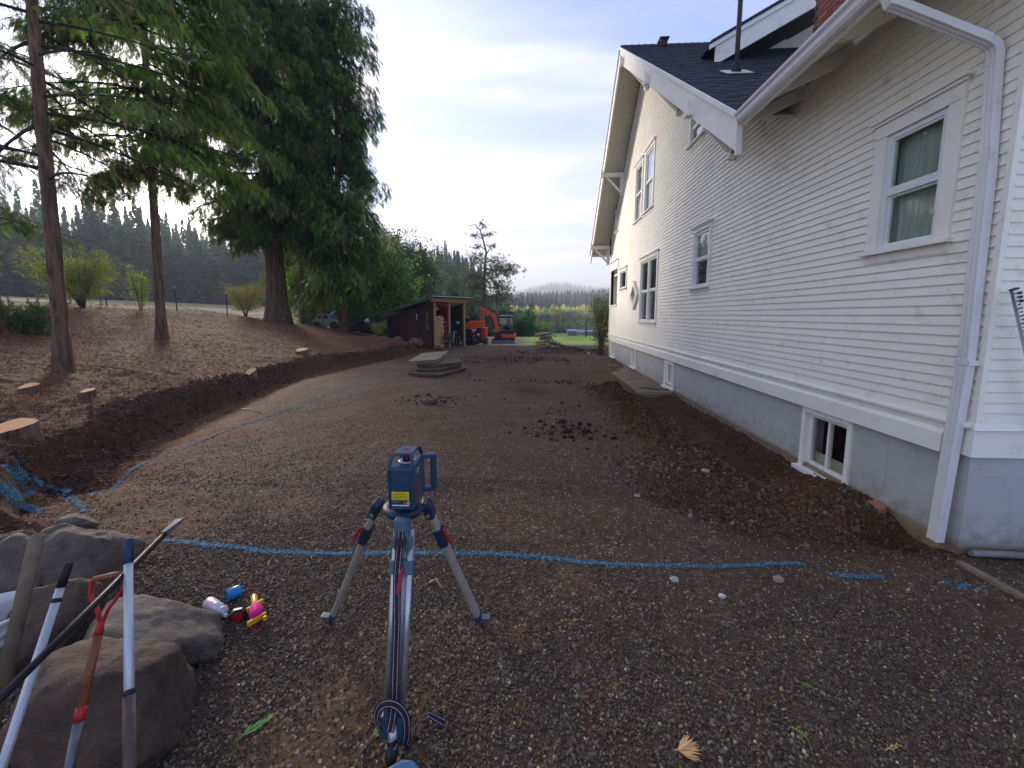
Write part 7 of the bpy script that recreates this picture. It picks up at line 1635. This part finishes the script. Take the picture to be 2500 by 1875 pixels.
TL = empty('dark_trailer', onY(900, 800, 28), 'dark blue trailer behind the pipe stack and shed', 'trailer'); ex_px(TL, 'box_side', ((868, 779), (937, 781), (937, 803), (868, 803)), 28, 1.6, pm('trailer_paint', '20263a', '181d2e', 6, .5, .1), .03); ex_px(TL, 'top_rail', ((866, 777), (938, 779), (938, 781), (866, 779)), 27.95, 1.7, M['mblack'], .01); ex_px(TL, 'reflector', ((924, 783), (936, 783.5), (936, 785), (924, 785)), 27.97, .02, M['redmetal'], 0)
for x_ in (885, 915): c = onY(x_, 802, 28); MB().lathe((c.x, 27.9, c.z), (0, 1, 0), [(0, .3), (.2, .3)], 20).build('wheel', M['track'], TL)
PG = 'black drainage pipe coils stacked beside the shed'; YP = 24.3
for i, (x0, x1, y, lab) in enumerate(((828, 911, 806, 'lowest black pipe coil of the stack'), (838, 911, 800, 'second black pipe coil from the bottom'), (846, 909, 794, 'third black pipe coil from the bottom'), (853, 906, 788, 'topmost black pipe coil of the stack'))):
    a, b = onY(x0, y, YP), onY(x1, y, YP); rr_ = .075; m = MB(); cx_, rx_ = (a.x+b.x)/2, (b.x-a.x)/2-.06; m.tube([(cx_+rx_*math.cos(t), YP+.5+.45*math.sin(t), a.z+.04*math.cos(t)) for t in np.linspace(0, 6.283, 40)], rr_, 10, cap=False)
    o = m.build('pipe_coil', pm('black_pipe_%d' % i, '1c1f26', '14161c', 8, .35, .1), None); tag(o, lab, 'pipe coil', PG)
c = onY(899, 786, YP); tag(MB().lathe(c, (-.6, .2, .5), [(0, .13), (.2, .12), (.2, .1)], 18).build('bucket', M['canwhite'], None), 'small white pail tipped on top of the pipe coils', 'pail')
pot = tag(MB().box((onY(914, 815, 23).x, 22.8, g(-9, 23)-.05), (onY(938, 815, 23).x, 23.1, g(-9, 23)+.1)).build('planter_box', M['conc'], None), 'low planter box beside the shed wall', 'planter')
fp = yb2(787, 792, 25.5); tag(MB().tube([onY(790, 800, 25), onY(785, 752, 25)], [.07, .06], 8).build('wooden_post', M['post'], None), 'pale wooden post between the cedars and the car', 'post')
tag(MB().tube([onY(806, 768, 26), onY(818, 760, 26)], .06, 8).build('white_tube', M['white_print'], None), 'short white tube sticking up behind the cedars', 'tube')

# ---- right side: walkway, planks, pipe, rod, edging, yucca
zc = g(3.0, 14)
for i, (ya, yb_) in enumerate(((9.55, 11.6), (11.62, 13.6), (13.62, 15.6), (15.62, 17.6), (17.62, 19.6))):
    o = MB().box((2.55, ya, -.34), (WX-.01, yb_, -.215-.004*i)).build('walkway_slab', rock_mat('walk_concrete_%d' % i, '8f7f68', '7d6f59', '6a5d4a'), None, bevel=.01); tag(o, None, None, None, 'structure'); 
z_ = -.2; W2 = 'broken paving pieces at the end of the walkway'
slab([pz(1555, 960, -.2), pz(1610, 957, -.2), pz(1615, 950, -.2), pz(1570, 950, -.2)], -.25, .06, 'broken paving piece at the left of the walkway end', W2, 60)
slab([pz(1610, 962, -.2), pz(1642, 962, -.2), pz(1640, 953, -.2), pz(1612, 950, -.2)], -.24, .08, 'blocky paving piece against the basement wall', W2, 61)
pa, pb_ = onZ(1565, 944, -.17), onZ(1630, 951, -.14); tag(MB().bar(pa, pb_, .12, .03).build('wooden_plank', M['greywood'], None, bevel=.003), 'thin weathered plank lying over the broken walkway end', 'plank')
p0_ = onG(2368, 1360); p0_.z += .035; tag(MB().tube([p0_, p0_+Vector((1.6, -.06, .0))], .026, 16, cap=False).tube([p0_+Vector((.01, 0, 0)), p0_+Vector((1.6, -.06, 0))], .021, 16).build('grey_pipe', pm('grey_pipe_mat', '8d8a84', '77746e', 10, .6, .2, dirt='5a5046'), None), 'grey pipe lying along the foot of the basement wall at the right edge', 'pipe')
e0_, e1_ = onG(2340, 1375), onG(2520, 1478); dd = (e1_-e0_).normalized(); sd_ = Vector((-dd.y, dd.x, 0)); dd2 = e1_+dd*.8
for i in range(3):
    a_, b_ = e0_.lerp(dd2, i/3), e0_.lerp(dd2, (i+1)/3-.006); a_.z = b_.z = g(a_.x, a_.y)+.005
    MB().obox((a_+b_)/2, (b_-a_)/2, sd_*.028, Vector((0, 0, .02))).build('concrete_edging', M['conc'], None, bevel=.006, kind='structure')
rd = empty('levelling_rod', onX(2497, 800, WX+.25) , 'graduated white and black telescoping rod leaning on the wall at the right edge', 'rod'); YR = Y0-.12
ra, rb = onY(2476, 706, YR), onY(2520, 905, YR); dr = (rb-ra).normalized(); sxr = dr.cross(Vector((0, 1, 0))).normalized(); rb = rb+dr*.5
MB().obox((ra+rb)/2, (rb-ra)/2, sxr*.021, Vector((0, .012, 0))).build('rod', M['alu'], rd, bevel=.003); MB().obox(ra+dr*.0, dr*.006, sxr*.024, Vector((0, .014, 0))).build('end_cap', M['navy'], rd, bevel=.002)
for i in range(3): MB().obox(ra+dr*(.035+i*.03)-sxr*-.018, dr*.009, sxr*.014, Vector((0, .016, 0))).build('black_clip', M['blk'], rd, bevel=.003)
for i in range(16): MB().obox(ra+dr*(.03+i*.028)+Vector((0, -.0125, 0)), dr*.005, sxr*(.010 if i % 2 else .016), Vector((0, .001, 0))).build('graduation', M['navy'] if i % 5 else M['redmetal'], rd)
YU = empty('yucca', onG(1475, 865), 'spiky yucca clump with dead brown leaves at the far corner of the house', 'plant'); yb0_ = Vector((3.12, 18.9, g(3.12, 18.9))); YU.location = yb0_; r = random.Random(4); m1, m2 = MB(), MB()
for i in range(150):
    a = r.uniform(0, 6.28); el = r.uniform(-.6, 1.3); L_ = r.uniform(.25, .5); zb0 = r.uniform(.1, 1.15) if el < .5 else r.uniform(.6, 1.4); b = yb0_+Vector((r.gauss(0, .06), r.gauss(0, .06), zb0)); d_ = Vector((math.cos(a)*math.cos(el), math.sin(a)*math.cos(el), math.sin(el))); s_ = d_.cross(Vector((0, 0, 1))).normalized()*.02
    (m1 if el < .4 or r.random() < .4 else m2).add([b-s_, b+s_, b+d_*L_*.6+s_*.8-Vector((0, 0, .03)), b+d_*L_-Vector((0, 0, .12 if el < .4 else .02)), b+d_*L_*.6-s_*.8-Vector((0, 0, .03))], [(0,1,2,3,4)])
m1.build('dead_leaves', pm('dead_yucca_leaf', '7a6350', '5b4839', 8, .9, .2), YU); m2.build('green_leaves', pm('yucca_leaf', '5c6b3c', '47552f', 8, .6, .2), YU); MB().tube([yb0_-Vector((0, 0, .1)), yb0_+Vector((0, 0, 1.2))], [.12, .07], 8).build('stem', M['logbark'], YU)
shrub('tall_shrub', Vector((3.45, 20.6, g(3.45, 20.6))), 2.75, 1.0, 'tall olive green shrub rising behind the yucca at the far house corner', ('5d6e3a', '6e7a44', '4c5c30'), 700, 9, 64)
bq = onG(1660+590, 1190) if False else onX(2141, 1238, WX-.06); tag(MB().obox(bq, Vector((.02, .09, 0)), Vector((.04, 0, .01)), Vector((0, 0, .032))).build('brick', M['brick'], None, bevel=.006), 'loose red brick poking from the soil heap against the basement wall', 'brick')
# far field: pole, farm buildings, fence
b = yb(1431, 58); tag(MB().tube([b, Vector((b.x, b.y, onY(1432, 776, 58).z))], [.11, .08], 8).build('utility_pole', M['logbark'], None), 'dark wooden pole standing in the green field', 'pole')
b = yb(1312, 75); tag(MB().tube([b, Vector((b.x, b.y, onY(1312, 795, 75).z))], [.1, .08], 8).build('utility_pole', M['logbark'], None), 'thin pole left of the field by the dark conifers', 'pole')
for px, py in ((1356, 818), (1391, 830), (1420, 833), (1454, 832)):
    b = yb(px, 48); tag(MB().tube([b, Vector((b.x, b.y, onY(px, py, 48).z))], .04, 6).build('field_post', M['logbark'], None), None, 'fence post', 'low fence posts at the near edge of the green field')['label'] = {1356: 'taller field fence post nearest the slab pile', 1391: 'thin field fence post left of the dark pole', 1420: 'small field fence post just left of the dark pole', 1454: 'field fence post beside the yucca'}[px]
M['barn'] = pm('barn_wall', '9a8478', '84706a', 3, .8, .1); M['barnroof'] = pm('barn_roof', '8fa3bd', '7d90a8', 3, .5, .05)
for (x0, x1, y0_, y1_, lab, mt) in ((1387, 1408, 804, 812, 'tan barn with pale blue roof at the far edge of the field, leftmost', 'barn'), (1408, 1426, 806, 812, 'white low farm building beside the tan barn', 'canwhite'), (1430, 1452, 806, 812, 'long blue roofed shed right of the dark pole', 'barn'), (1452, 1466, 806, 812, 'tan farm shed nearest the yucca', 'barn')):
    a, b = onY(x0, y1_, 200), onY(x1, y1_, 200); zt_ = onY(x0, (y0_+y1_)/2+.5, 200).z; zr = onY(x0, y0_, 200).z; Bn = empty('farm_building', (a.x, 200, -8.2), lab, 'building')
    MB().box((a.x, 200, -8.4), (b.x, 206, zt_)).build('walls', M[mt], Bn); MB().prism([(a.x-.3, 199.7, zt_), (a.x-.3, 203, zr), (a.x-.3, 206.3, zt_)], (b.x-a.x+.6, 0, 0)).build('roof', M['barnroof'], Bn)
    for k in range(3): xx = a.x+(b.x-a.x)*(k+.5)/3; MB().box((xx-.4, 199.95, -8), (xx+.4, 199.99, -6.7)).build('door', M['mblack'], Bn)
# fallen sprigs and leaves
def leaf_thing(name, px, py, cols, lab, n, L_, spread, ang, cat, dry=False):
    c = onG(px, py); c.z += .012; T_ = empty(name, c, lab, cat); mt = pm(name+str(px), cols[0], cols[1], 12, .7, .2); r = random.Random(px); m = MB(); d = Vector((math.cos(ang), math.sin(ang), 0))
    MB().tube([c, c+d*L_*.5+Vector((0, 0, .008)), c+d*L_*.95], [.0022, .0018, .001], 5).build('stem', mt, T_)
    for i in range(n):
        t = i/n; p = c+d*(L_*(.15+.8*t if not dry else .1)); a = ang+(1 if i % 2 else -1)*spread*r.uniform(.7, 1.1)*(1 if not dry else (i/n)); l = L_*(.34*(1-t*.5) if not dry else r.uniform(.75, 1.)); q = Vector((math.cos(a), math.sin(a), r.uniform(.0, .25))); s_ = Vector((-q.y, q.x, 0))*(.0035 if not dry else .005); m.add([p, p+q*l*.5+s_, p+q*l, p+q*l*.5-s_], [(0,1,2,3)])
    m.build('leaflets', mt, T_)
leaf_thing('cedar_sprig', 575, 1815, ('6f9c4a', '5a8439'), 'green cedar sprig lying on the gravel left of the tripod', 26, .13, .5, .9, 'sprig')
leaf_thing('dry_leaf', 1648, 1838, ('d8ae78', 'b98c58'), 'pale tan fan shaped dry frond at the bottom of the gravel', 22, .09, .9, .0, 'leaf', True)
leaf_thing('grass_sprig', 1990, 1688, ('7fa04a', '64863a'), 'tiny green sprig on the gravel right of centre', 8, .07, .8, 2.6, 'sprig'); leaf_thing('grass_sprig', 1975, 1815, ('8a9448', '6d7a38'), 'small yellowish green weed at lower right', 10, .07, 1.1, 2.2, 'sprig')
leaf_thing('cedar_sprig', 905, 1812, ('6f9c4a', '5a8439'), 'small green sprig just left of the tripod foot', 16, .07, .4, 1.3, 'sprig'); leaf_thing('grass_sprig', 2160, 1838, ('b3a456', '8f8642'), 'pale grass blade piece near the bottom right', 5, .09, .4, .3, 'sprig')
for (px, py, s_, c_, lab) in ((1646, 1418, .030, 'b9b6b0', 'white and grey stone just below the blue line'), (1763, 1458, .022, 'd0cfc6', 'pale round stone on the gravel right of centre'), (1900, 1418, .035, 'b09078', 'tan chip of wood below the end of the blue line'), (1722, 1153, .045, 'b5a288', 'pale stone on the dug soil'), (1555, 1213, .03, 'a8a090', 'grey white stone left of the dug hole'), (1506, 1248, .03, '9a6a54', 'reddish stone left of the dug hole'), (1437, 863, .06, 'f0f0ee', 'white stone on the dark heap at the far end')):
    p = onG(px, py); o = ico('small_stone', (0, 0, 0), (s_, s_*.75, s_*.6), 3, lambda q: 1+.3*mnoise.noise(q*1.5+Vector((px, 0, 0))), rock_mat('stone%d' % px, c_, c_, '6a6058')); o.location = p+Vector((0, 0, s_*.3)); tag(o, lab, 'stone')
print('all ok', len(bpy.data.objects))
